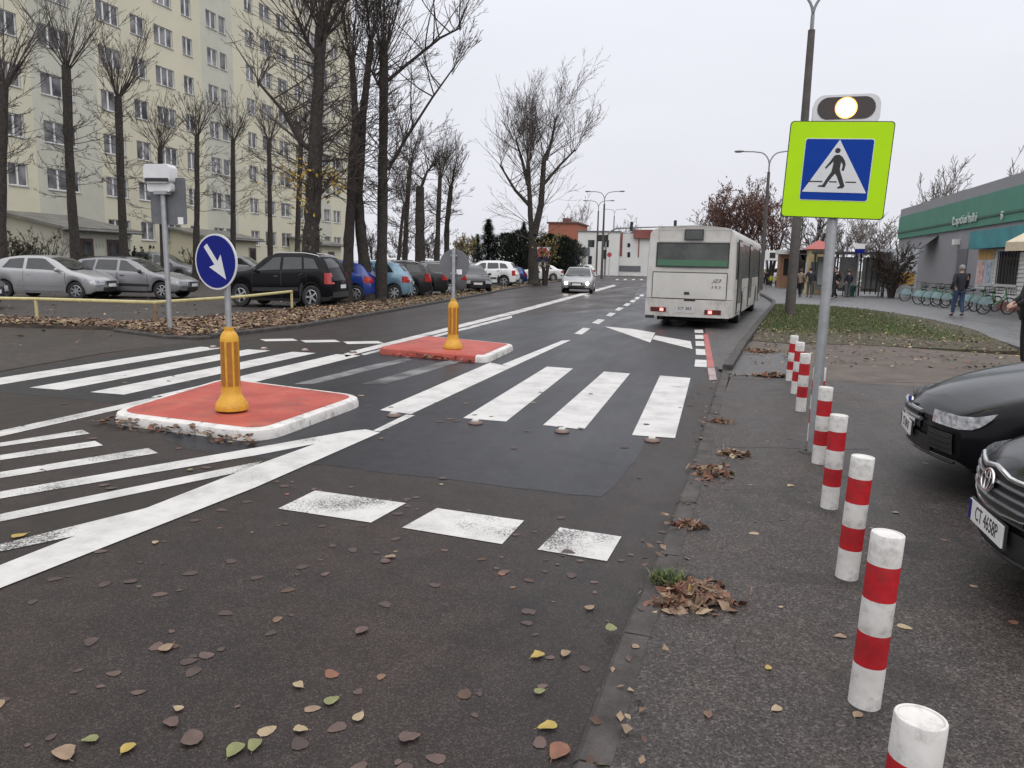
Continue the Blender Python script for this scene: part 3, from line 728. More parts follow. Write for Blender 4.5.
CARKINDS = {
 # top: side profile (x from nose, z); belt: shoulder line; cowl/head/roofend/tail: glass limits; wheels
 'hatch': dict(L=3.85, W=1.70, H=1.46, wx=(.78, 3.22), wr=.30, top=[(0, .66), (.12, .76), (.55, .90), (.95, .99), (1.60, 1.36), (2.0, 1.455), (2.6, 1.455), (3.2, 1.38), (3.42, 1.31), (3.74, .96), (3.85, .74)],
    belt=[(0, .60), (.5, .80), (1.0, .89), (2.5, .94), (3.5, .99), (3.7, .9), (3.85, .70)], cowl=.93, head=1.74, rend=3.36, tail=3.70, doors=[(1.12, 2.50)], win=[(1.14, 1.83, 2.42, 2.42), (2.53, 2.53, 3.25, 3.02)]),
 'estate': dict(L=4.25, W=1.70, H=1.46, wx=(.82, 3.38), wr=.30, top=[(0, .62), (.12, .70), (.6, .84), (1.15, .95), (1.85, 1.34), (2.3, 1.44), (3.0, 1.45), (3.7, 1.40), (3.92, 1.33), (4.15, .93), (4.25, .74)],
    belt=[(0, .58), (.5, .76), (1.1, .86), (2.5, .91), (3.9, .96), (4.1, .9), (4.25, .70)], cowl=1.12, head=2.02, rend=3.86, tail=4.12, doors=[(1.32, 2.36), (2.39, 3.28)], win=[(1.36, 2.10, 2.32, 2.32), (2.42, 2.42, 3.18, 3.12), (3.26, 3.20, 3.86, 3.70)]),
 'suv': dict(L=4.32, W=1.82, H=1.65, wx=(.86, 3.50), wr=.345, top=[(0, .80), (.10, .90), (.5, 1.02), (1.12, 1.10), (1.78, 1.53), (2.2, 1.635), (3.0, 1.645), (3.7, 1.57), (3.92, 1.49), (4.2, 1.06), (4.32, .84)],
    belt=[(0, .74), (.5, .93), (1.1, 1.02), (2.5, 1.06), (3.9, 1.12), (4.15, 1.0), (4.32, .80)], cowl=1.08, head=1.95, rend=3.86, tail=4.17, doors=[(1.34, 2.38), (2.41, 3.32)], win=[(1.38, 2.03, 2.34, 2.34), (2.44, 2.44, 3.16, 3.10), (3.24, 3.18, 3.80, 3.56)]),
 'sedan': dict(L=4.60, W=1.78, H=1.46, wx=(.90, 3.58), wr=.315, top=[(0, .62), (.12, .72), (.7, .87), (1.30, .96), (2.02, 1.36), (2.4, 1.45), (3.0, 1.455), (3.5, 1.37), (4.02, 1.07), (4.42, 1.02), (4.55, .96), (4.60, .76)],
    belt=[(0, .58), (.6, .78), (1.3, .88), (2.6, .93), (4.0, 1.0), (4.45, .94), (4.60, .72)], cowl=1.26, head=2.18, rend=3.38, tail=4.06, doors=[(1.50, 2.52), (2.55, 3.45)], win=[(1.52, 2.22, 2.48, 2.48), (2.58, 2.58, 3.55, 3.22)]),
 'mpv': dict(L=4.5, W=1.84, H=1.72, wx=(.88, 3.62), wr=.32, top=[(0, .70), (.12, .82), (.5, .97), (.95, 1.08), (1.7, 1.56), (2.2, 1.70), (3.2, 1.715), (4.1, 1.64), (4.25, 1.55), (4.42, 1.05), (4.5, .84)],
    belt=[(0, .64), (.5, .88), (1.0, .98), (2.5, 1.04), (4.2, 1.08), (4.4, .98), (4.5, .80)], cowl=.93, head=1.9, rend=4.18, tail=4.38, doors=[(1.25, 2.35), (2.38, 3.4)], win=[(1.30, 1.98, 2.30, 2.30), (2.42, 2.42, 3.3, 3.3), (3.38, 3.38, 4.12, 4.0)]),
}
class CarShape:
    def __init__(s, K, over=None):
        s.__dict__.update(K)
        if over: s.__dict__.update(over)
        s.bowf = getattr(s, 'bowf', .24); s.bowr = getattr(s, 'bowr', .14)
    def hw(s, x):
        W = s.W/2
        return W*interp([(0, .86), (.12, .925), (.45, .985), (1.0, 1.0), (s.L-.9, 1.0), (s.L-.3, .965), (s.L-.06, .90), (s.L, .86)], x)
    def zb(s, x):
        z = interp([(0, .30), (.25, .20), (.5, .20), (s.L-.5, .22), (s.L-.2, .24), (s.L, .32)], x)
        for w in s.wx:
            rr = s.wr+.055
            if abs(x-w) < rr: z = max(z, s.wr+math.sqrt(rr*rr-(x-w)**2)-.01)
        return z
    def sec(s, x):
        h = s.hw(x); zt = interp(s.top, x); be = min(interp(s.belt, x), zt-.02); zb = min(s.zb(x), be-.10)
        t = max(0, min(1, (zt-be-.06)/(s.H-.98)))
        yr = h*(.90-.19*t); ze = be+(zt-be)*(.55+.32*t)
        zm = zb+(be-zb)*.5
        return [(h*.93, zb), (h*.972, zb+(be-zb)*.14), (h*.998, zm), (h*.992, zb+(be-zb)*.80), (h*.972, be-.015), (h*.955, be+.012), (yr+h*.018, ze), (yr*.955, ze+(zt-ze)*.55), (yr*.72, zt-.022*(zt-ze > .01)), (0, zt)]
    def defo(s, x, y, z):
        W = s.W/2; q = (y/W)**2
        wf = max(0, 1-x/1.1); wb = max(0, 1-(s.L-x)/.9)
        x2 = x+s.bowf*q*wf**1.2+.10*min(1, ((z-.50)/.42)**2)*max(0, 1-x/.35)-s.bowr*q*wb**1.2
        return Vector((s.L/2-x2, y, z))
    def P(s, x, v, side=1, off=0.0):
        S = s.sec(x); i = max(0, min(8, int(v))); t = v-i
        y = S[i][0]*(1-t)+S[i+1][0]*t; z = S[i][1]*(1-t)+S[i+1][1]*t
        p = s.defo(x, y*side, z)
        if off:
            e = .02
            i1 = S[i]; i2 = S[i+1]
            ty, tz = i2[0]-i1[0], i2[1]-i1[1]
            xb = min(s.L-e, max(e, x)); 
            pa, pb = s.P(xb-e, v, side), s.P(xb+e, v, side)
            tl = (pb-pa); tv = Vector((0, ty*side, tz))
            if tv.length < 1e-6: tv = Vector((0, -side, 0))
            n = tl.cross(tv)*(1 if side > 0 else -1)
            if n.length > 1e-9:
                n.normalize()
                # outward: away from the middle of the car
                c = Vector((p.x, 0, .6))
                if n.dot(p-c) < 0: n = -n
                p = p+n*off
        return p
    def F(s, yf, z, front=True, off=0.0):
        "point of the nose or tail panel at fraction yf of the half width and height z"
        x = 0.0 if front else s.L
        S = s.sec(x); y = yf*S[2][0]
        p = s.defo(x, y, z)
        p.x += off if front else -off
        return p

def build_car(name, label, kind, paint, loc, heading, scale=1.0, group=None, over=None, roof_rails=False, glass=None, lit=False, brake=False, plate_txt=None, hood_glass=False, detail=True, trim=None, cat='car', stretch=None):
    K = CarShape(CARKINDS[kind], over)
    glass = glass or GLASS
    t = thing(name, label, cat, loc, heading, group); t.scale = (scale,)*3 if not stretch else tuple(scale*q for q in stretch)
    # shell
    xs = {0, .03, .07, .12, .2, .3, .42, K.L-.03, K.L-.08, K.L-.15, K.L-.25, K.L-.4, K.L}
    n = 44
    for i in range(n+1): xs.add(K.L*i/n)
    for w in K.wx:
        rr = K.wr+.055
        for k in range(-9, 10): xs.add(w+rr*math.sin(k*math.pi/18))
        xs.add(w-rr-.002); xs.add(w+rr+.002)
    xs = sorted(x for x in xs if 0 <= x <= K.L)
    xs2 = [xs[0]]
    for x in xs[1:]:
        if x-xs2[-1] > .0015: xs2.append(x)
    xs = xs2
    b = MB()
    rows = []
    vsub = [0, .5, 1, 1.5, 2, 2.5, 3, 3.5, 4, 4.5, 5, 5.5, 6, 6.5, 7, 7.5, 8, 8.5, 9]
    nv = len(vsub)
    for x in xs:
        row = []
        for sd in (1, -1):
            for v in (vsub if sd > 0 else vsub[:-1]):
                row.append((v, sd))
        full = [(v, 1) for v in vsub]+[(v, -1) for v in vsub[-2::-1]]
        base = len(b.v); b.v += [tuple(K.P(x, v, sd)) for v, sd in full]; rows.append(base)
    m_ = 2*nv-1
    for i in range(len(xs)-1):
        for j in range(m_-1):
            low = j < 2 or j >= m_-3
            b.m = 1 if (low and trim) else 0
            b.face((rows[i]+j, rows[i+1]+j, rows[i+1]+j+1, rows[i]+j+1))
    b.m = 0
    # nose and tail panels
    for fr in (True, False):
        base0 = rows[0] if fr else rows[-1]; x = 0 if fr else K.L
        prev = None; NC = 12
        for j in range(nv):
            S0 = Vector(b.v[base0+j]); 
            y0 = S0.y
            if j == nv-1: row = [base0+j]*(NC+1)
            else:
                row = [base0+j]
                for c in range(1, NC):
                    y = y0*(1-2*c/NC); b.v.append(tuple(K.defo(x, y, S0.z))); row.append(len(b.v)-1)
                row.append(base0+m_-1-j)
            if prev:
                for c in range(NC):
                    q = [prev[c], prev[c+1], row[c+1], row[c]]
                    u = []
                    for w in q:
                        if w not in u: u.append(w)
                    if len(u) > 2: b.face(u if not fr else u[::-1])
            prev = row
    body = b.build('body', [paint, BLACKP], t, 32); fixn(body)
    for p_ in body.data.polygons: p_.use_smooth = True
    body.data.set_sharp_from_angle(angle=R(32))
    # dark floor and wheel wells
    b = MB(); zmx = interp(K.belt, K.L*.5)-.12
    b.bbox(-K.L/2+.30, K.L/2-.32, -K.W/2+.20, K.W/2-.20, .22, .62); b.build('underbody', DARKIN, t)
    def patch(name, xf, vf, mt, nx=8, ny=5, off=.004, sides=(1, -1), par=t, smooth=60, solid=None):
        out = []
        for sd in sides:
            b = MB()
            def PP(i, j):
                a, c = i/nx, j/ny
                return K.P(xf(a, c), vf(a, c), sd, off)
            b.grid(PP, nx, ny)
            if sd > 0: b.f = [f[::-1] for f in b.f]
            o = b.build(name, mt, par, smooth); fixn(o)
            # orient outwards
            me = o.data
            s_ = sum((p.center.y*sd)*0+p.normal.dot(Vector((0, sd, .25))) for p in me.polygons)
            if s_ < 0: me.flip_normals()
            out.append(o)
        return out
    # doors: seam behind, panel in front
    for (x0, x1) in K.doors:
        for sd in (1, -1):
            if not detail: continue
            patch('door_seam', lambda a, c: x0-.012+(x1-x0+.024)*a, lambda a, c: .62+4.38*c, BLACKP, 8, 8, .0025, (sd,))
            d = patch('door', lambda a, c: x0+(x1-x0)*a, lambda a, c: .70+4.2*c, paint, 10, 10, .006, (sd,))[0]
            patch('handle', lambda a, c: x1-.24+.16*a, lambda a, c: 3.15+.28*c, BLACKP if trim else paint, 3, 2, .028, (sd,), d)
    if detail:
        patch('side_moulding', lambda a, c: K.wx[0]+K.wr+.12+(K.wx[1]-K.wx[0]-2*K.wr-.24)*a, lambda a, c: 1.55+.36*c, BLACKP if trim else paint, 12, 2, .016)
    # side windows
    for (b0, t0, t1b, t1t) in K.win:
        def xf(a, c, b0=b0, t0=t0, e0=t1b, e1=t1t): return (b0+(t0-b0)*c)*(1-a)+(e0+(e1-e0)*c)*a
        patch('window', xf, lambda a, c: 5.12+.80*c, glass, 8, 6, .006)
    # glass front and rear
    for nm, x0, x1 in (('windscreen', K.cowl+.02, K.head-.05), ('rear_window', K.rend+.03, K.tail-.06)):
        b = MB(); 
        def PP(i, j, x0=x0, x1=x1):
            c = j/7; a = i/14*2-1
            v = 7.15+(9-7.15)*(1-abs(a)); sd = 1 if a >= 0 else -1
            ins = .05*(abs(a)**3)
            x = x0+(x1-x0)*c
            return K.P(x, min(8.999, v), sd, .006)
        b.grid(PP, 14, 7); o = b.build(nm, glass, t, 60); fixn(o)
        if sum(p.normal.z for p in o.data.polygons) < 0: o.data.flip_normals()
        if nm == 'windscreen' and detail:
            b = MB()
            for s0 in (.45, -.15):
                a = K.P(x0+.02, 8.4, 1 if s0 > 0 else -1, .02); c_ = K.P(x0+.16, 7.7, 1 if s0 > 0 else -1, .02); c_.y = a.y-.42 if s0 > 0 else a.y-.42
                b.tube([a, (a+c_)/2+Vector((0, 0, .01)), c_], .009, 5)
            b.build('wipers', BLACKP, t)
    # lamps, grille, bumper grooves, plates
    def fpatch(name, y0, y1, z0, z1, mt, front, off, nx=6, ny=3, par=t, sm=60):
        b = MB(); b.grid(lambda i, j: K.F(y0+(y1-y0)*i/nx, z0+(z1-z0)*j/ny, front, off), nx, ny)
        o = b.build(name, mt, par, sm)
        if sum(p.normal.x for p in o.data.polygons)*(1 if front else -1) < 0: o.data.flip_normals()
        return o
    zt0 = interp(K.top, 0); zl = interp(K.belt, .1)
    for sd in (1, -1):
        # headlamp wraps from the nose round to the wing
        b = MB()
        ll, lh, lt = getattr(K, 'lens', (-.15, .01, .4))
        def HP(i, j):
            c = j/6
            if i <= 5:
                z = zl+ll+(lh-ll)*c; y0_ = getattr(K, 'leny', .56); return K.F(sd*(y0_+(.98-y0_)*i/5), z, True, .014)
            a = (i-5)/5
            x = .015+getattr(K, 'lampl', .34)*a
            lo = ll+(lh-ll)*lt*a*a; z = zl+lo+(lh-lo)*c+a*.05
            S = K.sec(x); y = S[3][0]+.0
            p = K.defo(x, y*sd, z); p.y += sd*.014
            return p
        b.grid(HP, 10, 6); o = b.build('headlight', LAMPGL, t, 60); fixn(o)
        if lit:
            c_ = K.F(sd*.76, zl-.06, True, .03); b = MB(); b.lathe([(0, .012), (.05, .010), (.078, 0), (.07, -.02)], 16, M=Matrix.Translation(c_) @ Matrix.Rotation(R(90), 4, 'Y')); b.build('lit_lamp', LIT, o, 60)
        if sum(p.normal.x+p.normal.y*sd for p in o.data.polygons) < 0: o.data.flip_normals()
        # tail lamp
        zt_ = interp(K.belt, K.L-.12)
        b = MB()
        def TP(i, j):
            c = j/4; zlo, zhi = (zt_-.20, zt_+.02) if kind not in ('estate', 'mpv', 'suv') else (zt_-.22, zt_+.10)
            z = zlo+(zhi-zlo)*c
            if i <= 4: return K.F(sd*(.78+.20*i/4), min(z, interp(K.top, K.L)+.08), False, -.012) if False else K.defo(K.L-.012 if z < .72 else K.L-.10*(z-.72)/.25, sd*(.79+.18*i/4)*K.sec(K.L-.05)[3][0], z)+Vector((-.022, 0, 0))
            a = (i-4)/4; x = K.L-.05-.20*a
            p = K.defo(x, K.sec(x)[3][0]*sd, z); p.y += sd*.012
            return p
        b.grid(TP, 8, 4); o = b.build('tail_light', LITRED if brake else TAIL, t, 60); fixn(o)
        if sum(-p.normal.x+p.normal.y*sd for p in o.data.polygons) < 0: o.data.flip_normals()
    fpatch('grille', -.42, .42, zl-.13, zl-.01, BLACKP, True, .010, 8, 3)
    fpatch('lower_grille', -.60, .60, .28, .42, BLACKP, True, .012, 8, 2)
    fpatch('rear_bumper', -.95, .95, .34, .50, BLACKP if trim else paint, False, .014, 10, 3)
    pf = fpatch('number_plate', -.32, .32, .44, .55, PLATE, True, .022, 4, 1)
    pr = fpatch('number_plate', -.32, .32, .60, .71, PLATE, False, .022, 4, 1)
    # wheels
    for wi, w in enumerate(K.wx):
        for sd in (1, -1):
            Mw = Matrix.Translation((K.L/2-w, sd*(K.W/2-.115), K.wr)) @ Matrix.Rotation(R(90)*-sd, 4, 'X')
            b = MB(); r = K.wr
            b.lathe([(r*.60, -.10), (r*.93, -.10), (r*.99, -.075), (r, -.04), (r, .05), (r*.985, .085), (r*.93, .104), (r*.70, .108), (r*.62, .095), (r*.62, -.06)], 28, M=Mw)
            w_ = b.build('wheel', RUBBER, t, 40)
            b = MB()
            b.lathe([(r*.62, .098), (r*.59, .104), (r*.56, .085), (r*.56, .05)], 24, M=Mw)
            b.lathe([(0, .098), (r*.15, .096), (r*.17, .085), (r*.17, .05)], 14, M=Mw)
            ns = 7 if kind != 'suv' else 5
            for k in range(ns):
                a = 2*math.pi*k/ns
                b.box((0, 0, 0), (r*.44, r*.155, .03), 0, Mw @ Matrix.Rotation(a, 4, 'Z') @ Matrix.Translation((r*.35, 0, .082)))
            b.build('rim', ALLOY, w_, 40)
            b = MB(); b.lathe([(0, .04), (r*.6, .04)], 20, M=Mw); b.build('brake_disc', DARKIN, w_)
    # mirrors
    for sd in (1, -1):
        p = K.P(K.cowl+.42, 5.0, sd, .0)
        b = MB(); b.ball((p.x+.02, p.y+sd*.12, p.z+.06), .10, 10, 6, (.62, 1, .72)); b.tube([(p.x, p.y-sd*.01, p.z), (p.x+.01, p.y+sd*.08, p.z+.04)], .03, 6)
        b.build('mirror', BLACKP if trim else paint, t, 50)
    if roof_rails:
        b0 = MB()
        for sd in (1, -1):
            b = MB(); pts = [K.P(x, 7.0, sd, .035) for x in [K.head+.15+(K.rend-K.head-.3)*i/8 for i in range(9)]]
            pts = [K.P(K.head+.12, 7.0, sd, .0)]+pts+[K.P(K.rend-.12, 7.0, sd, 0)]
            b.tube(pts, .016, 6); b.build('roof_rail', ALLOY if roof_rails == 1 else BLACKP, t, 50)
    return t, K

def paintm(name, col, rough=.28, metal=.0, coat=.6):
    return mat(name, col, rough, metal, var=.05, scale=3, coat=coat, rvar=.05)
PT_SILVER = paintm('silver paint', (.31, .31, .315), .32, .35, .5)
PT_SILVER2 = paintm('grey silver paint', (.20, .20, .208), .32, .35, .5)
PT_BLACK = mat('black paint', (.006, .006, .0075), .16, var=.05, spec=.14, coat=.04)
PT_BLACK2 = mat('charcoal paint', (.018, .018, .021), .25, metal=.1, var=.05, spec=.3, coat=.3)
PT_BLUE = paintm('blue paint', (.018, .045, .22), .25)
PT_LBLUE = paintm('light blue paint', (.16, .28, .37), .3, .2)
PT_WHITE = paintm('white paint', (.66, .66, .66), .28)
PT_GREY = paintm('grey paint', (.13, .13, .14), .3, .3)
PT_PLUM = paintm('plum paint', (.035, .025, .05), .25, .2)

LOTC = 'cars parked under the trees'
def by_px(px, py, d=0): return G(px, py)
def place(kind, px, py, head_deg, xw, side, scale):
    "root position so that the wheel (0 front, 1 rear; side +1 left) stands on the surveyed contact point"
    K = CARKINDS[kind]; P = G(px, py)
    a = R(head_deg); l = Vector((K['L']/2-K['wx'][xw], side*(K['W']/2-.1), 0))*scale
    return Vector((P.x-(l.x*math.cos(a)-l.y*math.sin(a)), P.y-(l.x*math.sin(a)+l.y*math.cos(a)), 0)), a
# headings: degrees counter-clockwise from +X (right); the nose points along the heading
def lot_car(label, kind, paint, px, py, head, xw, side, sc=1.08, **k):
    loc, a = place(kind, px, py, head, xw, side, sc)
    return build_car('parked_car', label, kind, paint, loc, a, sc, LOTC, **k)
lot_car('silver three-door hatchback parked left of the silver estate car', 'hatch', PT_SILVER, 78, 300, 14, 0, -1, 1.06)
lot_car('silver estate car with black roof rails beside the silver hatchback', 'estate', PT_SILVER2, 163, 299, 13, 0, -1, 1.06, trim=True, roof_rails=2)
lot_car('dark plum car nose cut off by the left photo edge', 'hatch', PT_PLUM, -50, 310, 10, 0, -1, 1.0)
lot_car('black off-road car with roof rails, tail towards the road, behind the ivy trunk', 'suv', PT_BLACK, 239, 306.5, 187, 0, 1, 1.0, roof_rails=1, trim=True, stretch=(.92, 1, 1.10))
lot_car('grey van-like car parked behind the silver estate near the building', 'mpv', PT_GREY, 180, 282, 20, 0, -1, 1.08, detail=False)
lot_car('grey off-road car half hidden behind the black one', 'suv', PT_SILVER2, 262, 284, 20, 0, -1, 1.05, detail=False)
lot_car('bright blue hatchback seen between two dark trunks', 'hatch', PT_BLUE, 356, 302.5, 190, 1, 1, 1.10)
lot_car('light blue hatchback parked tail out beside the twin trunks', 'hatch', PT_LBLUE, 394, 301, 197, 1, 1, 1.10)
lot_car('dark estate car with pale window frames next to the light blue hatchback', 'estate', PT_BLACK2, 411, 298.5, 206, 1, 1, 1.10, roof_rails=1)
lot_car('dark sedan with red tail lamps left of the grey estate', 'sedan', PT_BLACK2, 426, 296.5, 206, 1, 1, 1.06)
lot_car('grey estate car with red tail lamps near the round sign back', 'estate', PT_GREY, 449, 295, 207, 1, 1, 1.10, roof_rails=1)
lot_car('dark car bonnet showing behind the round sign back', 'hatch', PT_BLACK2, 461, 292.5, 300, 0, -1, 1.0, detail=False)
lot_car('white off-road car standing side on in the gap between the trees', 'suv', PT_WHITE, 504, 287.5, 186, 1, 1, 1.06, trim=True)
lot_car('white sedan parked just right of the split tree', 'sedan', PT_WHITE, 553, 281.5, 205, 1, 1, 1.08, detail=False)
lot_car('white hatchback farther back behind the oncoming silver car', 'hatch', PT_WHITE, 568, 277.5, 190, 0, 1, 1.10, detail=False)
for i, (px, py, lb) in enumerate([(378, 277, 'white van roof in the far row, left of the leaning trunk'), (402, 276.5, 'white van in the far row behind the twin trunks'), (428, 276, 'white car in the far row behind the cut trunk'), (468, 275.5, 'white car in the far row right of the round sign back')]):
    lot_car(lb, 'mpv', PT_WHITE, px, py, 200, 0, 1, 1.1, detail=False)
lot_car('blue car tail sticking out left of the split tree', 'hatch', PT_BLUE, 520, 285, 200, 1, 1, .95, detail=False)

# oncoming car
P = G(563, 293.0)
oc, K = build_car('oncoming_car', 'silver sedan driving towards the camera with its headlamps lit', 'sedan', PT_SILVER, P+Vector((.5, 2.3, 0)), R(-84), 1.0, None, lit=True)
# ------------------------------------------------------------------ the two black cars nosing in on the right
def near_car(label, nose, yc, over, sc, kind='hatch', head=180):
    K = dict(CARKINDS[kind]); K.update(over)
    a = R(head); L = K['L']*sc
    loc = Vector((nose+L/2*abs(math.cos(a)), yc+L/2*-math.sin(a), Z1))
    return build_car('parked_car', label, kind, PT_BLACK, loc, a, sc, 'black cars nosing in from the right', over=over)
def plate_text(t, K, z, txt, x):
    "black characters standing 1 mm proud of a flat white plate"
    o = MB(); o.box((x, 0, z), (.012, .48, .108)); pl = o.build('number_plate', PLATE, t)
    o = MB(); o.box((x+.004, -.245, z), (.007, .04, .112)); 
    MM = Matrix.Translation((x+.0065, .02, z)) @ Matrix.Rotation(R(90), 4, 'Z') @ Matrix.Rotation(R(90), 4, 'X')
    text_obj(txt, .104, BLACK, pl, MM, .001, 'registration', xs=.76)
    b = MB(); b.box((x+.0035, -.221, z), (.008, .034, .104)); b.build('blue_band', SIGNBLUE, pl)
    b = MB(); b.box((x-.008, 0, z), (.012, .50, .122)); b.build('plate_holder', BLACKP, pl)
foc = dict(lampl=.17, leny=.64, lens=(-.045, .05, .95), L=4.34, W=1.84, H=1.49, wx=(.90, 3.54), wr=.315, bowf=.30, bowr=.16, top=[(0, .58), (.10, .665), (.45, .79), (1.15, .96), (1.98, 1.39), (2.4, 1.485), (3.0, 1.48), (3.6, 1.39), (3.9, 1.30), (4.2, .95), (4.34, .72)],
    belt=[(0, .54), (.4, .70), (1.1, .86), (2.5, .95), (3.9, 1.0), (4.2, .9), (4.34, .68)], cowl=1.12, head=2.12, rend=3.84, tail=4.16, doors=[(1.36, 2.42), (2.45, 3.35)], win=[(1.38, 2.18, 2.38, 2.38), (2.48, 2.48, 3.3, 3.1)])
t, K = near_car('black hatchback with an oval badge and clear headlamp, behind the other black car', 1.53, 6.38, foc, .96, head=175)
plate_text(t, K, .42, 'CT 09·07', K.L/2+.018)
b = MB(); 
Mx = Matrix.Translation((K.L/2-.004, 0, .615)) @ Matrix.Rotation(R(90), 4, 'Z') @ Matrix.Rotation(R(72), 4, 'X')
b.prism([(.060*math.cos(k*math.pi/12), .026*math.sin(k*math.pi/12)) for k in range(24)], .012, Mx); bd = b.build('badge', CHROME, t, 40)
b = MB(); b.prism([(.052*math.cos(k*math.pi/12), .020*math.sin(k*math.pi/12)) for k in range(24)], .003, Mx @ Matrix.Translation((0, 0, .012))); b.build('badge_field', SIGNBLUE, bd)
def bar(t, K, pts, r, mt, name, n=6, off=.02, flat=1.0):
    b = MB(); b.tube([K.F(y, z, True, off) for y, z in pts], r, n); return b.build(name, mt, t, 50)
for z in (.545, .565): bar(t, K, [(-.40+.8*i/10, z) for i in range(11)], .009, BLACKP, 'grille_bar')
bar(t, K, [(-.46+.92*i/12, .585+.0*abs(i-6)) for i in range(13)], .016, PT_GREY, 'grille_rim')
bar(t, K, [(-.46+.92*i/12, .525) for i in range(13)], .016, PT_GREY, 'grille_rim')
for sd in (1, -1):
    b = MB(); b.grid(lambda i, j: K.F(sd*(.58+.34*i/6), .34+.15*j/3, True, .014), 6, 3); o = b.build('fog_grille', BLACKP, t, 60); fixn(o)
    for z in (.38, .42, .46): bar(t, K, [(sd*(.60+.30*i/5), z) for i in range(6)], .006, DARKIN, 'fog_slat', 5, .018)
bar(t, K, [(-.93+1.86*i/16, .285) for i in range(17)], .012, PT_BLACK2, 'splitter', 6, .015)
for y_ in (.12, -.18):   # water jets
    q = K.P(.95, 8.5, 1 if y_ > 0 else -1, .004); b = MB(); b.ball((q.x, q.y, q.z), .016, 8, 5, (1.4, 1, .6)); b.build('water_jet', BLACKP, t, 60)

ave = dict(lampl=.30, lens=(-.10, .055, .8), L=4.60, W=1.80, H=1.46, wx=(.92, 3.62), wr=.315, bowf=.34, bowr=.16, top=[(0, .60), (.10, .70), (.5, .80), (1.20, .95), (2.0, 1.36), (2.4, 1.45), (3.0, 1.455), (3.6, 1.37), (4.02, 1.10), (4.42, 1.05), (4.55, .97), (4.60, .76)],
    belt=[(0, .55), (.4, .71), (1.2, .87), (2.6, .94), (4.0, 1.0), (4.45, .94), (4.60, .72)], cowl=1.18, head=2.14, rend=3.46, tail=4.06)
t, K = near_car('black sedan with chrome grille, ring emblem and number plate CT 4658P, nearest on the right', 1.36, 4.02, ave, .96, 'sedan', 180)
for o in [c for c in t.children if c.name.startswith('number_plate')][:1]: bpy.data.objects.remove(o)
plate_text(t, K, .385, 'CT 4658P', K.L/2+.012)
bar(t, K, [(-.56+.28*i/5, .725-.010*i*(i < 6)*.5) for i in range(6)]+[(-.22, .69), (-.16, .672), (-.1, .655)], .017, CHROME, 'grille_rim', 8, .012) if False else None
tr = [(y, z-.065) for y, z in [(-.55, .722), (-.40, .722), (-.28, .718), (-.20, .718), (-.12, .730), (0, .742), (.12, .730), (.20, .718), (.28, .718), (.40, .722), (.55, .722)]]
bar(t, K, tr, .014, CHROME, 'grille_rim', 8, .004)
bar(t, K, [(-.55, .657), (-.575, .59), (-.54, .51), (-.4, .485), (-.2, .475), (0, .473), (.2, .475), (.4, .485), (.54, .51), (.575, .59), (.55, .657)], .007, CHROME, 'grille_rim', 7, .012)
b = MB(); b.grid(lambda i, j: K.F(-.54+1.08*i/12, .485+.175*j/4, True, .006), 12, 4); o = b.build('grille_mesh', DARKIN, t, 60); fixn(o)
for z in (.525, .57, .615): bar(t, K, [(-.53+1.06*i/12, z) for i in range(13)], .0105, PT_GREY, 'grille_bar', 6, .014)
ce = K.F(0, .605, True, .032)
Mx = Matrix.Translation(ce) @ Matrix.Rotation(R(90), 4, 'Z') @ Matrix.Rotation(R(80), 4, 'X')
def ell(rx, ry, cy=0, n=28): return [Mx @ Vector((rx*math.cos(2*math.pi*k/n), cy+ry*math.sin(2*math.pi*k/n), 0)) for k in range(n+1)]
b = MB(); b.tube(ell(.074, .054), .0075, 6); bd = b.build('emblem', CHROME, t, 60)
b = MB(); b.tube(ell(.025, .050), .006, 6); b.build('emblem_ring', CHROME, bd, 60)
b = MB(); b.tube(ell(.052, .020, .030), .006, 6); b.build('emblem_ring', CHROME, bd, 60)
b = MB(); b.prism([(.07*math.cos(k*math.pi/12), .05*math.sin(k*math.pi/12)) for k in range(24)], .004, Mx @ Matrix.Translation((0, 0, -.008))); b.build('emblem_back', BLACKP, bd)
bar(t, K, [(-.9+1.8*i/16, .30-.03*(1-(i/8-1)**2)) for i in range(17)], .012, PT_BLACK2, 'splitter', 6, .018)
bar(t, K, [(-.86+1.72*i/16, .455) for i in range(17)], .008, BLACKP, 'bumper_seam', 6, .004)

# ------------------------------------------------------------------ the bus
BUSW = mat('bus cream white', (.46, .445, .41), .42, scale=1.6, coat=.15, col2=(.55, .535, .50), detail=8, dirt=.22, dscale=1.4)
BUSDIRT = mat('bus lower panel', (.42, .40, .365), .5, col2=(.53, .51, .475), scale=3, detail=8, dirt=.45, dscale=2.2)
BUSGL = mat('bus window glass', (.085, .09, .085), .22, var=.35, scale=1.2, spec=.18)
BUSGREEN = mat('green window film', (.05, .13, .075), .15, var=.1, scale=2)
LH = R(90-6.2)
wid, ht, ln = 2.30, 2.65, 12.0
rc = Vector((-.625, 20.62, .008))
t = thing('city_bus', 'white city bus pulling into the stop with red lamps lit at its rear', 'bus', rc, LH)
# cross-section: rounded roof, slight tumblehome
def bus_sec(f=1.0):
    h = wid/2*f
    return [(h*.985, .27), (h, .40), (h, 1.1), (h*.992, 1.7), (h*.972, 2.30), (h*.955, 2.45), (h*.90, 2.54), (h*.74, 2.595), (h*.38, 2.64), (0, ht)]
def fullsec(f=1.0, zf=0):
    s_ = bus_sec(f); return s_+[(-y, z) for y, z in s_[-2::-1]]
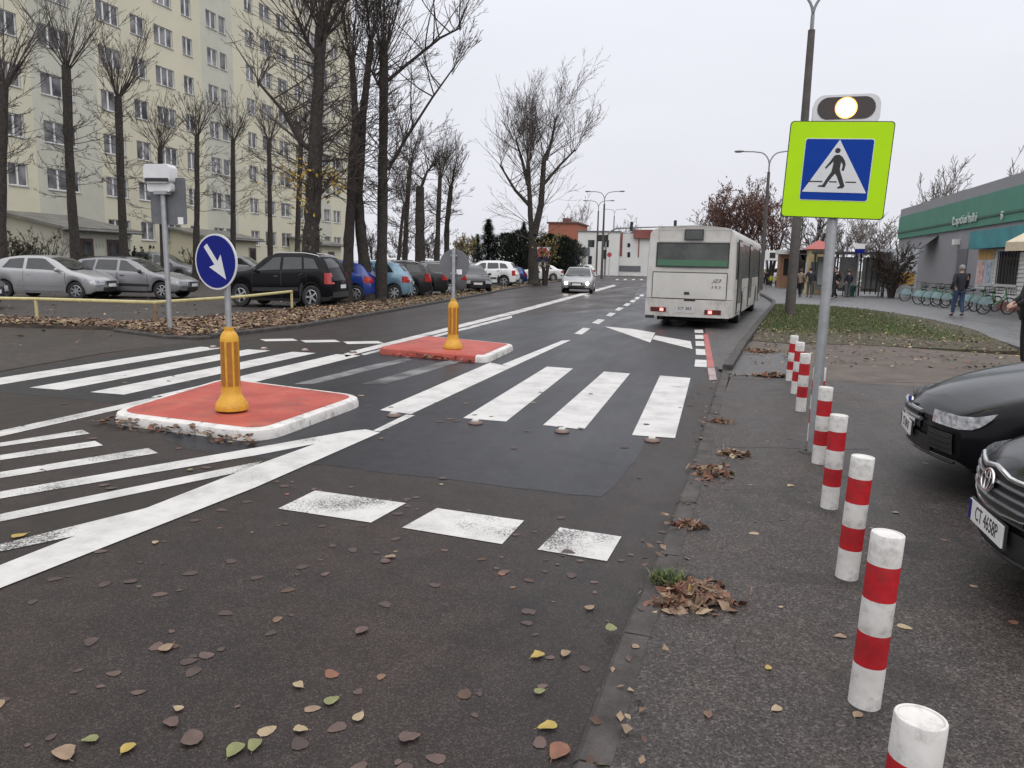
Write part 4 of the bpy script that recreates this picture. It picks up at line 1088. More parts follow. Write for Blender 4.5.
# wheel openings by raising the lower edge
bwx = (2.75, 9.3); bwr = .46
xs = set([0, .05, .12, ln-.2, ln-.08, ln])
for i in range(49): xs.add(ln*i/48)
for w in bwx:
    for k in range(-8, 9): xs.add(w+(bwr+.06)*math.sin(k*math.pi/16))
    xs.add(w-bwr-.063); xs.add(w+bwr+.063)
xs = sorted(xs); b = MB(); rows = []
for x in xs:
    f = 1-.035*max(0, 1-x/.12)**2-.05*max(0, 1-(ln-x)/.2)**2
    sec = fullsec(f); zl = .27
    for w in bwx:
        if abs(x-w) < bwr+.06: zl = max(zl, bwr+math.sqrt((bwr+.06)**2-(x-w)**2)-.02)
    pts = []
    for y, z in sec:
        if z < zl: z = zl+(z-.27)*.05
        elif z < 1.2: z = max(z, zl+.02)
        xo = 0
        # the back leans forward a little above the waist, and is slightly bowed
        wbk = max(0, 1-x/1.0)
        xo += wbk*(.05*(y/(wid/2))**2+.05*max(0, z-1.0)/1.7)
        pts.append((x+xo, y, z))
    rows.append(len(b.v)); b.v += pts
m_ = len(sec)
for i in range(len(xs)-1):
    for j in range(m_-1): b.face((rows[i]+j, rows[i]+j+1, rows[i+1]+j+1, rows[i+1]+j))
# closed back and front in rows
for base, rev in ((rows[0], False), (rows[-1], True)):
    half = m_//2
    for j in range(half):
        a, c, d, e_ = base+j, base+j+1, base+m_-2-j, base+m_-1-j
        q = [a, c, d, e_] if d != c else [a, c, e_]
        b.face(q if not rev else q[::-1])
body = b.build('body', BUSW, t, 30); fixn(body)
for p_ in body.data.polygons: p_.use_smooth = True
body.data.set_sharp_from_angle(angle=R(30))
def bx(z, y): return .05*(y/(wid/2))**2+.05*max(0, z-1.0)/1.7
kz, ky = (ht-.24)/(600-65), wid/525
def rp(xc, yc, off): 
    y = (287-xc)*ky; z = ht-(yc-65)*kz
    return Vector((bx(z, y)-off, y, z))
def rpanel(name, x0, x1, y0, y1, mt, off=.006, par=t, r=0, nx=6, ny=3):
    b = MB(); b.grid(lambda i, j: rp(x0+(x1-x0)*i/nx, y0+(y1-y0)*j/ny, off), nx, ny)
    o = b.build(name, mt, par, 60)
    if sum(p.normal.x for p in o.data.polygons) > 0: o.data.flip_normals()
    return o
def routline(name, x0, x1, y0, y1, wd=.012, mt=BLACKP, off=.004, par=t):
    b = MB()
    P_ = [rp(x0+(x1-x0)*i/10, y0, off) for i in range(11)]+[rp(x1, y0+(y1-y0)*i/6, off) for i in range(1, 7)]+[rp(x1-(x1-x0)*i/10, y1, off) for i in range(1, 11)]+[rp(x0, y1-(y1-y0)*i/6, off) for i in range(1, 7)]
    b.tube(P_, wd/2, 4, False); return b.build(name, mt, par)
rpanel('window_seal', 82, 510, 162, 305, BLACKP, .005)
rw = rpanel('rear_window', 92, 503, 171, 262, BUSGL, .010)
rpanel('green_film', 90, 503, 262, 297, BUSGREEN, .010)
routline('top_panel_seam', 92, 512, 92, 158, .008, mat('panel seam', (.24, .235, .225), .6))
rpanel('destination_display', 245, 357, 87, 150, BLACKP, .010); rpanel('display_glass', 252, 350, 94, 143, BUSGL, .014)
hh = rpanel('engine_hatch', 70, 504, 337, 484, BUSW, .012)
routline('hatch_gap', 68, 506, 334, 486, .022, BLACKP, .006)
rpanel('hatch_handle', 262, 293, 446, 462, BLACKP, .022, hh)
SEAM = MATS['panel seam']
rpanel('bumper_seam', 28, 548, 485, 489, SEAM, .006)
rpanel('bumper_panel', 30, 532, 490, 592, BUSDIRT, .022)
rpanel('number_plate_lamp', 265, 331, 489, 498, BLACK, .034)
pl = rpanel('number_plate', 212, 330, 528, 568, mat('dirty plate', (.46, .45, .44), .5, var=.15, scale=40), .030)
b = MB()
for c in (pl,): pass
text_obj('CT 383', 24*ky, BLACK, pl, Matrix.Translation(rp(272, 543, .034)) @ Matrix.Rotation(R(-90), 4, 'Z') @ Matrix.Rotation(R(90), 4, 'X'), .001, 'registration', xs=1.1)
for x0, x1, y0, y1, lx in ((64, 160, 540, 566, 132), (388, 484, 546, 573, 420)):
    tl = rpanel('tail_light', x0, x1, y0, y1, mat('dark red lens', (.10, .012, .012), .15), .034)
    rpanel('lit_bulb', lx-10, lx+11, y0+5, y1-5, LITRED, .038, tl)
text_obj('JZ3', 22*ky*1.25, BLACK, hh, Matrix.Translation(rp(445, 380, .022)) @ Matrix.Rotation(R(-90), 4, 'Z') @ Matrix.Rotation(R(90), 4, 'X'), .001, 'lettering', shear=.5, xs=1.2)
text_obj('3 0 3', 20*ky*1.1, BLACK, hh, Matrix.Translation(rp(446, 415, .022)) @ Matrix.Rotation(R(-90), 4, 'Z') @ Matrix.Rotation(R(90), 4, 'X'), .001, 'fleet_number', xs=1.25)
# side: windows, doors, seams (right side is -y)
def spanel(name, x0, x1, z0, z1, mt, off, sd, par=t):
    b = MB()
    def yy(z):
        s_ = bus_sec()
        for (y0, a), (y1, c) in zip(s_, s_[1:]):
            if a <= z <= c: return y0+(y1-y0)*(z-a)/(c-a)
        return s_[0][0]
    b.grid(lambda i, j: (x0+(x1-x0)*i/2, sd*(yy(z0+(z1-z0)*j/6)+off), z0+(z1-z0)*j/6), 2, 6)
    o = b.build(name, mt, par, 60)
    if sum(p.normal.y for p in o.data.polygons)*sd < 0: o.data.flip_normals()
    return o
for sd in (1, -1):
    doors = [(.95, 2.15), (5.2, 6.45), (10.45, 11.6)] if sd < 0 else []
    x = .45
    for x0, x1 in [(.35, .85), (2.3, 3.55), (3.62, 5.1), (6.55, 7.9), (7.97, 9.3), (9.37, 10.35)] if sd < 0 else [(.5+1.52*i, .5+1.52*i+1.44) for i in range(7)]:
        spanel('side_window', x0, x1, 1.28, 2.25, BUSGL, .006, sd)
    for x0, x1 in doors:
        spanel('door_frame', x0-.04, x1+.04, .34, 2.33, BLACKP, .008, sd)
        for k in (0, 1):
            xa = x0+(x1-x0)/2*k
            d = spanel('door', xa+.02, xa+(x1-x0)/2-.02, .38, 2.28, BUSW, .026, sd)
            spanel('door_window', xa+.07, xa+(x1-x0)/2-.07, .62, 2.16, BUSGL, .031, sd, d)
    spanel('skirt_seam', .1, ln-.2, .985, 1.0, SEAM, .005, sd)
b = MB(); b.bbox(.45, ln-.5, -wid/2+.28, wid/2-.28, .15, 1.0); b.bbox(.10, .5, -wid/2+.1, wid/2-.1, .28, .5); b.build('underbody', DARKIN, t)  # near-black boxes, hung low to deepen the shade under the bus
b = MB(); b.tube([(.1, .72, .24), (.4, .72, .26)], .05, 10); b.build('exhaust_pipe', BLACKP, t, 50)
b = MB(); b.box((.02, wid/2-.16, .25), (.10, .22, .08)); b.build('tow_bracket', BLACKP, t)
for w in bwx:
    for sd in (1, -1):
        Mw = Matrix.Translation((w, sd*(wid/2-.17), bwr)) @ Matrix.Rotation(R(90)*-sd, 4, 'X')
        b = MB(); r = bwr
        b.lathe([(r*.6, -.14), (r*.95, -.14), (r, -.08), (r, .09), (r*.95, .14), (r*.62, .13), (r*.58, .06), (0, .05)], 30, M=Mw); w_ = b.build('wheel', RUBBER, t, 40)
        b = MB(); b.lathe([(r*.60, .115), (r*.5, .07), (r*.28, .09), (r*.2, .13), (0, .13)], 24, M=Mw); b.build('rim', ALLOY, w_, 40)
b = MB(); b.tube([(ln, .6, 2.35), (ln+.3, .6, 2.3), (ln+.3, .6, 2.1)], .02, 6); b.box((ln+.3, .6, 1.95), (.10, .22, .36)); b.build('mirror', BLACKP, t, 40)
fo = MB(); fo.grid(lambda i, j: (ln+.006, -wid/2*.88+wid*.88*i/4, 1.0+1.35*j/4), 4, 4); fo.build('windscreen', BUSGL, t)
# ------------------------------------------------------------------ apartment block on the left: openings cut in the wall, frames and panes set back
CREAM = mat('cream render', (.52, .495, .385), .85, scale=.25, bump=.1, bscale=60, detail=9, col2=(.60, .565, .435), dirt=.13, dscale=.5)
GREYGREEN = mat('grey green render', (.47, .465, .395), .85, dirt=.12, dscale=.5, var=.08, scale=.35, bump=.1, bscale=60)
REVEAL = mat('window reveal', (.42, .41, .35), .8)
FRAMEW = mat('white window frame', (.66, .66, .66), .5, var=.05)
PANE = mat('apartment pane', (.022, .024, .03), .12, scale=.8, spec=.4, col2=(.28, .275, .28), detail=2)
SILL = mat('window sill', (.50, .50, .49), .6)
ROOFG = mat('roof felt', (.16, .16, .155), .8, var=.2, scale=1.5)
DOORB = mat('dark brown door', (.055, .028, .024), .5, var=.2)
XF = -39.0
def fy(px, row=190): return onX(px, row, XF).y
Y0, Y1 = 24.0, fy(352.5, 230)
# surveyed window columns: (left px, right px, row px, panes)
cols_px = [(-14, -3, 120, 2), (4, 24, 122, 2), (45.5, 78, 150, 3), (104, 126, 145, 3), (137, 151, 150, 2), (160, 178, 155, 3), (187.5, 197, 158, 2), (211.5, 221.5, 160, 2), (224, 230.5, 165, 1), (245, 253.5, 40, 2), (260, 271, 45, 2), (277, 287, 52, 2), (294, 301, 65, 2), (309, 317, 150, 2), (323, 329.5, 150, 1), (333.5, 340.5, 212, 2)]
cols = []
for a, c, r, n in cols_px: cols.append((fy(a, r), fy(c, r), n))
small = {8, 14}
T0 = onX(104, 133, XF).z
FL = 2.75
rows = []
k = -2
while T0+FL*k-1.25 < 31:
    rows.append((T0+FL*k-1.25, T0+FL*k)); k += 1
HB = rows[-1][1]+1.2
blk = thing('apartment_block', 'long cream and grey-green apartment block with many white framed windows, left background', 'building', (XF, Y0, 0))
L_ = Y1-Y0
ys = [0]+sorted(y-Y0 for c in cols for y in c[:2])+[L_]
zs = [0]+[z for r in rows for z in r]+[HB]
bands = [(fy(36, 150), fy(101, 150)), (fy(205, 150), fy(236, 150)), (fy(304, 150), fy(331, 200))]
ys = sorted(set(ys+[y-Y0 for bb in bands for y in bb]))
op = {}
for ci, c in enumerate(cols):
    for ri, r in enumerate(rows): op[(round(c[0]-Y0, 4), round(r[0], 4))] = (ci, ri)
b = MB(); yl = ys
def in_open(y, z):
    for ci, c in enumerate(cols):
        if c[0]-Y0 < y < c[1]-Y0:
            for r in rows:
                if r[0] < z < r[1]: return True
    return False
for i in range(len(ys)-1):
    ym = (ys[i]+ys[i+1])/2
    b.m = 1 if any(bb[0] < ym+Y0 < bb[1] for bb in bands) else 0
    for j in range(len(zs)-1):
        if not in_open(ym, (zs[j]+zs[j+1])/2):
            b.poly([(0, ys[i], zs[j]), (0, ys[i+1], zs[j]), (0, ys[i+1], zs[j+1]), (0, ys[i], zs[j+1])])
b.m = 0
D_ = 12
b.poly([(0, L_, 0), (-D_, L_, 0), (-D_, L_, HB), (0, L_, HB)]); b.poly([(-D_, 0, 0), (0, 0, 0), (0, 0, HB), (-D_, 0, HB)])
b.poly([(-D_, L_, 0), (-D_, 0, 0), (-D_, 0, HB), (-D_, L_, HB)])
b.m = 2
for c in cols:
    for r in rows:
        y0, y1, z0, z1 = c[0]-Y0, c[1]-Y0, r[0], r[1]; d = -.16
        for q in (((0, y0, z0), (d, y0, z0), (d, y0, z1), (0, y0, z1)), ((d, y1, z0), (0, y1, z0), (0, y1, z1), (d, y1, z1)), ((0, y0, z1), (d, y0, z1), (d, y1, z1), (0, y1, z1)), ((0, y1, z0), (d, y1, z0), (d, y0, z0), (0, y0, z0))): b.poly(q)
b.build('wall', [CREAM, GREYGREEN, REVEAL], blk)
b = MB(); b.bbox(-D_-.25, .25, -.25, L_+.25, HB, HB+.35); b.build('roof', ROOFG, blk)
b = MB(); b.bbox(-D_+.4, -.3, .4, L_-.4, .05, .3); b.build('inner_floor', DARKIN, blk)
wins = []
for ci, c in enumerate(cols):
    for ri, r in enumerate(rows):
        P_ = Vector((XF, (c[0]+c[1])/2, (r[0]+r[1])/2))
        d = (P_-Vector((0, 0, EYE))); dep = d.dot(_fw); py = 384-F_PX*d.dot(_up)/dep; pxx = 512+F_PX*d.dot(_rt)/dep
        wins.append((ci, ri, (py > -15) and (pxx > -20), dep))
def win_geo(f, g, c, r, n):
    y0, y1, z0, z1 = c[0]-Y0, c[1]-Y0, r[0], r[1]
    w = .055; d0, d1 = -.15, -.085
    f.m = 0
    f.bbox(d0, d1, y0+.002, y0+w, z0+.002, z1-.002); f.bbox(d0, d1, y1-w, y1-.002, z0+.002, z1-.002)
    f.bbox(d0, d1, y0+w, y1-w, z0+.002, z0+w); f.bbox(d0, d1, y0+w, y1-w, z1-w, z1-.002)
    for k in range(1, n):
        yc = y0+(y1-y0)*k/n; f.bbox(d0, d1+.01, yc-.055, yc+.055, z0+w, z1-w)
    f.m = 1
    f.bbox(-.08, .075, y0-.04, y1+.04, z0-.055, z0-.003)
    g.poly([(-.13, y0+w, z0+w), (-.13, y1-w, z0+w), (-.13, y1-w, z1-w), (-.13, y0+w, z1-w)])
vis = sorted([w for w in wins if w[2]], key=lambda w: w[3])
front = set((w[0], w[1]) for w in vis[:100])
fr, gr = MB(), MB()
for ci, ri, v, dep in wins:
    if (ci, ri) in front:
        f, g = MB(), MB(); win_geo(f, g, cols[ci], rows[ri], cols[ci][2])
        w_ = f.build('window', [FRAMEW, SILL], blk); g.build('pane', PANE, w_)
    else: win_geo(fr, gr, cols[ci], rows[ri], cols[ci][2])
o = fr.build('farther_windows', [FRAMEW, SILL], blk); o['kind'] = 'stuff'
g_ = gr.build('pane', PANE, o); g_['kind'] = 'stuff'
# downpipe and corner strip
b = MB(); b.tube([(.09, L_-.15, 0), (.09, L_-.15, HB)], .07, 8); b.build('drainpipe', FRAMEW, blk, 40)

# entrance annexes with sloping roofs and doors
def annex(label, ya, yb, xout, zlo, zhi, doors, wall):
    t = thing('entrance_annex', label, 'annex', (XF+.003, ya, 0), group='entrance annexes along the block')
    L2 = yb-ya
    b = MB()
    b.v += [(0, 0, 0), (xout, 0, 0), (xout, 0, zlo), (0, 0, zhi), (0, L2, 0), (xout, L2, 0), (xout, L2, zlo), (0, L2, zhi)]
    for q in ((0, 1, 2, 3), (5, 4, 7, 6), (1, 5, 6, 2), (3, 2, 6, 7)): b.face(q)
    b.build('wall', wall, t)
    b = MB(); e = .45
    n = [(-.0, -e, zhi+.02), (xout+e, -e, zlo-.12), (xout+e, L2+e, zlo-.12), (0, L2+e, zhi+.02)]
    b.v += n+[(x, y, z+.16) for x, y, z in n]
    for q in ((3, 2, 1, 0), (4, 5, 6, 7), (0, 1, 5, 4), (1, 2, 6, 5), (2, 3, 7, 6), (3, 0, 4, 7)): b.face(q)
    b.build('roof', mat('annex roof '+label[:5], (.15, .145, .128), .8, var=.3, scale=1.2), t)
    b = MB(); b.tube([(xout+e+.06, -e, zlo-.10), (xout+e+.06, L2+e, zlo-.13)], .07, 8); b.build('gutter', ROOFG, t, 50)
    for y0, y1, zt, m_ in doors:
        b = MB(); b.bbox(xout-.02, xout+.035, y0-.08, y1+.08, .0, zt+.08); d_ = b.build('door_frame', REVEAL, t)
        b = MB(); b.bbox(xout, xout+.06, y0, y1, .02, zt); dd = b.build('door', m_, t)
        b = MB(); b.bbox(xout+.06, xout+.12, y1-.22, y1-.16, 1.0, 1.15); b.build('handle', STEEL, dd)
        b = MB(); b.bbox(xout+.06, xout+.072, y0+.2, y1-.2, 1.3, zt-.2); b.build('door_panel', GLASS, dd)
    return t
xo = 4.2
A0 = onX(64, 250, XF+xo).y; A1 = onX(131, 250, XF+xo).y
d1a, d1b = onX(80, 250, XF+xo).y-A0, onX(93, 250, XF+xo).y-A0; d2a, d2b = onX(106.5, 250, XF+xo).y-A0, onX(125, 250, XF+xo).y-A0
zd = onX(100, 239, XF+xo).z; zr_ = onX(100, 229.5, XF+xo).z
t = annex('pale entrance annex with a low sloping roof and two dark doors, behind the silver cars', A0, A1, xo, zr_, zr_+.75, [(d1a, d1b, zd, DOORB), (d2a, d2b, zd, DOORB)], GREYGREEN)
ny = onX(99.5, 246, XF+xo)
text_obj('111', .42, mat('grey print', (.20, .21, .19), .7), t, Matrix.Translation((xo+.006, ny.y-A0, ny.z)) @ Matrix.Rotation(R(90), 4, 'Z') @ Matrix.Rotation(R(90), 4, 'X'), .001, 'house_number', xs=1.2)
b = MB(); lp = onX(131, 236, XF+xo); b.ball((xo+.15, lp.y-A0-.3, lp.z), .16, 10, 6); b.build('wall_lamp', WHITEP, t, 60)
B0 = onX(205, 240, XF+3).y; B1 = onX(256, 240, XF+3).y; zr_ = onX(230, 238, XF+3).z
annex('second entrance annex with a flat roof, behind the blue arrow sign', B0, B1, 3.0, zr_, zr_+.5, [(onX(249, 250, XF+3).y-B0, onX(257.5, 250, XF+3).y-B0-.3, zr_-.7, DOORB)], CREAM)
B0 = onX(318, 245, XF+3).y; B1 = onX(341, 245, XF+3).y; zr_ = onX(330, 244.5, XF+3).z
annex('third entrance annex with a small barred window, right of the ivy trunk', B0, B1, 3.0, zr_, zr_+.5, [(onX(328, 250, XF+3).y-B0, onX(334, 250, XF+3).y-B0, zr_-.7, DOORB)], CREAM)

# low yellow rail along the parking lot
RAILY = mat('chipped yellow rail', (.42, .36, .14), .6, var=.2, scale=7, col2=(.52, .47, .26))
RUST = mat('rusty post', (.20, .13, .07), .8, var=.3, scale=12)
P1, P2, P3 = G(-30, 320.5), G(37.5, 322), G(156, 327)
P4 = G(292, 310.5); Pm = G(-120, 320)
t = thing('low_railing', 'low pale yellow pipe railing on short posts along the parking lot', 'railing', (P2.x, P2.y, 0))
o_ = Vector((P2.x, P2.y, 0))
rz = [zat(P2, 299), zat(P3, 302.5), zat(P4, 291.5)]
rail = [Pm+Vector((0, 0, rz[0])), P2+Vector((0, 0, rz[0])), P3+Vector((0, 0, rz[1])), (P3*.45+P4*.55)+Vector((0, 0, rz[1]*.5+rz[2]*.5-.03)), P4+Vector((0, 0, rz[2]))]
b = MB(); b.tube([p-o_ for p in rail], .042, 10); b.build('rail', RAILY, t, 50)
for p, z, m_ in ((P2, rz[0], RAILY), (P3, rz[1], RUST), (P4, rz[2], RAILY), (Pm, rz[0], RAILY)):
    b = MB(); b.tube([p-o_+Vector((0, 0, -.05)), p-o_+Vector((0, 0, z-.03))], .038, 10); b.build('post', m_, t, 50)

# ------------------------------------------------------------------ shop hall, kiosk and posters on the right
SHOPG = mat('shop grey cladding', (.25, .25, .265), .6, var=.06, scale=.6)
SHOPGR = mat('shop green band', (.055, .21, .145), .6, var=.10, scale=.8)
SHOPTOP = mat('shop grey parapet', (.24, .24, .25), .6, var=.06, scale=.6)
TEAL = mat('teal sign board', (.012, .15, .18), .5, scale=1.2, col2=(.03, .26, .27))
XS = 13.2
def sx_(px, row=240): return onX(px, row, XS)
ya, yb = sx_(899).y, 22.0
ztop = sx_(899, 210.5).z; zg1 = sx_(899, 218).z; zg0 = sx_(899, 239).z
t = thing('shop_hall', 'long grey shop hall with a broad green band under its roof edge', 'building', (XS, yb, 0))
LL = ya-yb
b = MB(); b.bbox(0, 18, 0, LL, 0, zg0); b.build('wall', SHOPG, t)
b = MB(); b.bbox(-.12, 18, -.02, LL+.02, zg0, zg1); b.build('green_band', SHOPGR, t)
b = MB(); b.bbox(-.06, 18, -.01, LL+.01, zg1, ztop); b.build('parapet', SHOPTOP, t)
zl = sx_(905, 232).z
b = MB(); b.bbox(-.17, -.121, 0, LL, zl-.06, zl+.05); b.build('band_rib', mat('dark green rib', (.018, .085, .055), .5), t)
LW = mat('pale shop letters', (.50, .56, .52), .5)
pl = sx_(968, 219.5); 
MM = Matrix.Translation((-.19, pl.y-yb, pl.z)) @ Matrix.Rotation(R(-90), 4, 'Z') @ Matrix.Rotation(R(90), 4, 'X')
hpx = abs(sx_(968, 214).z-sx_(968, 226).z)
text_obj('Łaptiański', hpx*1.05, LW, t, MM, .03, 'shop_lettering', xs=.5*abs(sx_(952).y-sx_(983).y)/(hpx*2.7))
pl = sx_(1006, 216); MM = Matrix.Translation((-.17, pl.y-yb, pl.z)) @ Matrix.Rotation(R(-90), 4, 'Z') @ Matrix.Rotation(R(90), 4, 'X')
text_obj('fi', hpx*.9, WHITEP, t, MM, .03, 'shop_lettering', xs=1.0)
# awning vent and a flood lamp on the grey wall, recessed dark strip
pl = sx_(932, 243); b = MB(); b.v += [(-.01, pl.y-yb-1.4, pl.z+.45), (-.01, pl.y-yb+1.4, pl.z+.45), (-.9, pl.y-yb+1.4, pl.z-.35), (-.9, pl.y-yb-1.4, pl.z-.35), (-.01, pl.y-yb-1.4, pl.z+.40), (-.01, pl.y-yb+1.4, pl.z+.40), (-.9, pl.y-yb+1.4, pl.z-.40), (-.9, pl.y-yb-1.4, pl.z-.40)]
for q in ((0, 1, 2, 3), (7, 6, 5, 4), (3, 2, 6, 7), (0, 3, 7, 4), (2, 1, 5, 6)): b.face(q)
b.build('canopy', BLACKP, t)
pl = sx_(962, 262); b = MB(); b.bbox(-.04, -.001, pl.y-yb-.9, pl.y-yb+.9, .3, sx_(962, 249).z); b.build('door', mat('shop steel door', (.12, .12, .13), .5), t)
pl = sx_(959, 242); b = MB(); b.bbox(-.3, 0, pl.y-yb-.2, pl.y-yb+.2, pl.z-.15, pl.z+.15); b.build('flood_lamp', WHITEP, t)
# kiosk
XK = 11.9
def kx(px, row=270): return onX(px, row, XK)
y0k, y1k = 24.0, kx(976.5).y
ykm = kx(994).y
t = thing('kiosk', 'white plank kiosk with a dark barred window, teal fascia and a brick base', 'kiosk', (XK, y0k, 0))
zt = kx(985, 249).z; zs1 = kx(985, 231.5).z
WPL = mat('white planks', (.50, .495, .48), .6, var=.06, scale=3)
BRICK = mat('brown brick base', (.17, .075, .06), .85, var=.3, scale=12)
b = MB(); z = .42; 
while z < zt-.02:
    z2 = min(z+.17, zt); b.v += [(0, 0, z), (0, ykm-y0k, z), (-.035, ykm-y0k, z), (-.035, 0, z), (-.0, 0, z2), (-.0, ykm-y0k, z2)]
    n = len(b.v)-6; b.face((n+3, n+2, n+5, n+4)); b.face((n, n+1, n+2, n+3)); z = z2
b.bbox(0, 1.1, 0, ykm-y0k, .42, zt); b.build('plank_wall', WPL, t)
b = MB(); b.bbox(-.06, 1.15, -.02, ykm-y0k+.03, 0, .42); b.build('brick_base', BRICK, t)
b = MB(); b.bbox(-.45, 1.1, -.02, y1k-y0k, zt, zs1); b.build('fascia', TEAL, t)
pa = kx(984, 241)
text_obj('Sklep', .8, mat('faded sign lettering', (.09, .22, .20), .5), t, Matrix.Translation((-.456, pa.y-y0k, pa.z)) @ Matrix.Rotation(R(-90), 4, 'Z') @ Matrix.Rotation(R(90), 4, 'X'), .002, 'fascia_lettering') if False else None
wy0, wy1 = kx(1019, 265).y, kx(1000, 265).y; wz0, wz1 = kx(1010, 284.5).z, kx(1010, 251).z
b = MB(); b.bbox(-.06, -.036, wy0-y0k, wy1-y0k, wz0, wz1); w_ = b.build('window', GLASS, t)
b = MB()
for k in range(7):
    y = wy0-y0k+(wy1-wy0)*k/6; b.tube([(-.10, y, wz0), (-.10, y, wz1)], .022, 6)
b.build('window_bars', mat('brown bars', (.06, .045, .04), .6), w_)
b = MB(); b.bbox(-.07, -.037, wy0-y0k-.1, wy1-y0k+.1, wz1, wz1+.1); b.bbox(-.07, -.037, wy0-y0k-.1, wy1-y0k+.1, wz0-.1, wz0); b.build('window_frame', WPL, w_)
# poster board
POST = mat('poster paper', (.55, .54, .52), .6, var=.25, scale=2.2, col2=(.38, .42, .46))
b = MB(); pz0, pz1 = kx(985, 289).z, zt-.02
b.bbox(-.02, .2, ykm-y0k+.05, y1k-y0k-.05, pz0, pz1); bd = b.build('poster_board', POST, t)
b = MB(); b.bbox(-.035, -.021, ykm-y0k+.1, y1k-y0k-.1, pz1-.45, pz1-.03); b.build('orange_poster', mat('orange paper', (.52, .30, .07), .6, var=.2, scale=3), bd)
b = MB(); b.bbox(-.035, -.021, y1k-y0k-1.1, y1k-y0k-.25, pz0+.2, pz1-.55); b.build('red_white_poster', mat('pink poster', (.55, .35, .34), .6, var=.5, scale=3.5), bd)
b = MB(); b.bbox(-.035, -.021, ykm-y0k+.3, y1k-y0k-1.4, pz0+.3, pz1-.6); b.build('blue_poster', mat('blue grey poster', (.32, .38, .46), .6, var=.5, scale=5), bd)
# cream and black parasol standing in front of the kiosk
p = onX(1040, 250, 10.6)
t = thing('parasol', 'cream and dark parasol hanging at the right photo edge before the kiosk', 'parasol', (10.7, p.y, 0))
b = MB(); b.tube([(0, 0, 0), (0, 0, p.z+.9)], .03, 8); b.build('pole', STEEL, t)
b = MB(); n = 8
for k in range(n):
    a, c = 2*math.pi*k/n, 2*math.pi*(k+1)/n; b.m = 1 if k in (2,) else 0
    r = 1.15
    q = [Vector((0, 0, p.z+.95)), Vector((r*math.cos(a), r*math.sin(a), p.z+.25)), Vector((r*math.cos(c), r*math.sin(c), p.z+.25))]
    b.poly(q); b.poly([q[1], q[1]-Vector((0, 0, .3)), q[2]-Vector((0, 0, .3)), q[2]])
b.build('canopy', [mat('cream cloth', (.55, .47, .34), .8), mat('dark cloth', (.03, .03, .035), .8)], t)
# wall billboard next to the bush
pb = G(907, 291)
t = thing('billboard', 'white and orange advertising board standing behind the dark bush', 'billboard', (10.6, 50.5, 0), R(-20))
b = MB(); b.bbox(-1.1, 1.1, -.06, .06, .6, 2.9); b.build('board', POST, t)
b = MB(); b.bbox(-1.0, 1.0, -.075, -.061, .8, 1.5); b.build('orange_strip', MATS['orange paper'], t)
b = MB(); b.tube([(-.9, 0, 0), (-.9, 0, .6)], .05, 8); b.build('leg', STEEL, t); b = MB(); b.tube([(.9, 0, 0), (.9, 0, .6)], .05, 8); b.build('leg', STEEL, t)

# ------------------------------------------------------------------ bus shelter, round kiosk, stop sign, bin
SHF = mat('shelter frame', (.03, .03, .032), .5)
SGL = mat('shelter glass', (.20, .20, .19), .12, var=.4, scale=.8, spec=.5)
zsh = zat(Vector((7.5, 50.0, 0)), 255)
t = thing('bus_shelter', 'dark framed glass bus shelter with waiting people, right of the sign pole', 'bus shelter', (7.9, 50.0, .05), R(-8))
for x in (-2.0, -.7, .6, 1.9):
    b = MB(); b.bbox(x-.05, x+.05, .9, 1.0, 0, zsh); b.build('post', SHF, t)
for x in (-2.0, 1.9):
    b = MB(); b.bbox(x-.04, x+.04, -.55, -.47, 0, zsh); b.build('post', SHF, t)
for k, x in enumerate((-1.95, -.65, .65)):
    b = MB(); b.bbox(x+.05, x+1.15, .93, .95, .25, zsh-.15); b.build('glass_panel', SGL, t)
for x in (-2.0, 1.9):
    b = MB(); b.bbox(x-.012, x+.012, -.46, .89, .25, zsh-.15); b.build('glass_panel', SGL, t)
for x in (.95, 1.25, 1.55): 
    b = MB(); b.bbox(x-.03, x+.03, .86, .90, 0.1, zsh-.1); b.build('mullion', SHF, t)
b = MB(); b.bbox(-2.2, 2.1, -.75, 1.1, zsh, zsh+.14); b.build('roof', SHF, t)
b = MB(); b.bbox(-1.5, 1.5, .45, .85, .45, .50); b.build('bench', mat('bench wood', (.20, .12, .07), .6), t)
b = MB(); b.bbox(-1.8, -.9, .86, .925, .6, 2.0); b.build('timetable', POST, t)
KY = mat('kiosk yellow', (.50, .40, .20), .6, var=.2, scale=3); KRED = mat('kiosk red roof', (.33, .075, .065), .55, var=.1)
P = Vector((6.35, 52.5, .05)); zt = zat(P, 249.5); zp = zat(P, 240.5)
t = thing('advertising_column', 'small yellow newspaper booth with a red pyramid roof, behind the sign pole', 'booth', P)
b = MB(); b.bbox(-.62, .62, -.62, .62, 0, zt-.05); b.build('booth_wall', KY, t)
b = MB(); s_ = .92
b.v += [(-s_, -s_, zt-.05), (s_, -s_, zt-.05), (s_, s_, zt-.05), (-s_, s_, zt-.05), (0, 0, zp)]
for q in ((0, 1, 4), (1, 2, 4), (2, 3, 4), (3, 0, 4), (3, 2, 1, 0)): b.face(q)
b.build('roof', KRED, t)
b = MB(); b.bbox(-.45, .45, -.66, -.62, 1.0, 2.0); b.build('window', GLASS_L, t)
b = MB(); b.bbox(-.66, -.62, -.45, .45, 1.0, 2.0); b.build('window', POST, t)
P = Vector((8.1, 48.5, .05)); z1 = zat(P, 244.5); z0 = zat(P, 254)
t = thing('bus_stop_sign', 'white over blue bus stop plate on a pole above the shelter roof', 'stop sign', P)
b = MB(); b.tube([(0, 0, 0), (0, 0, z1)], .035, 8); b.build('pole', STEEL, t)
b = MB(); b.bbox(-.26, .26, -.06, -.03, z0+(z1-z0)*.45, z1); b.build('white_plate', WHITEP, t)
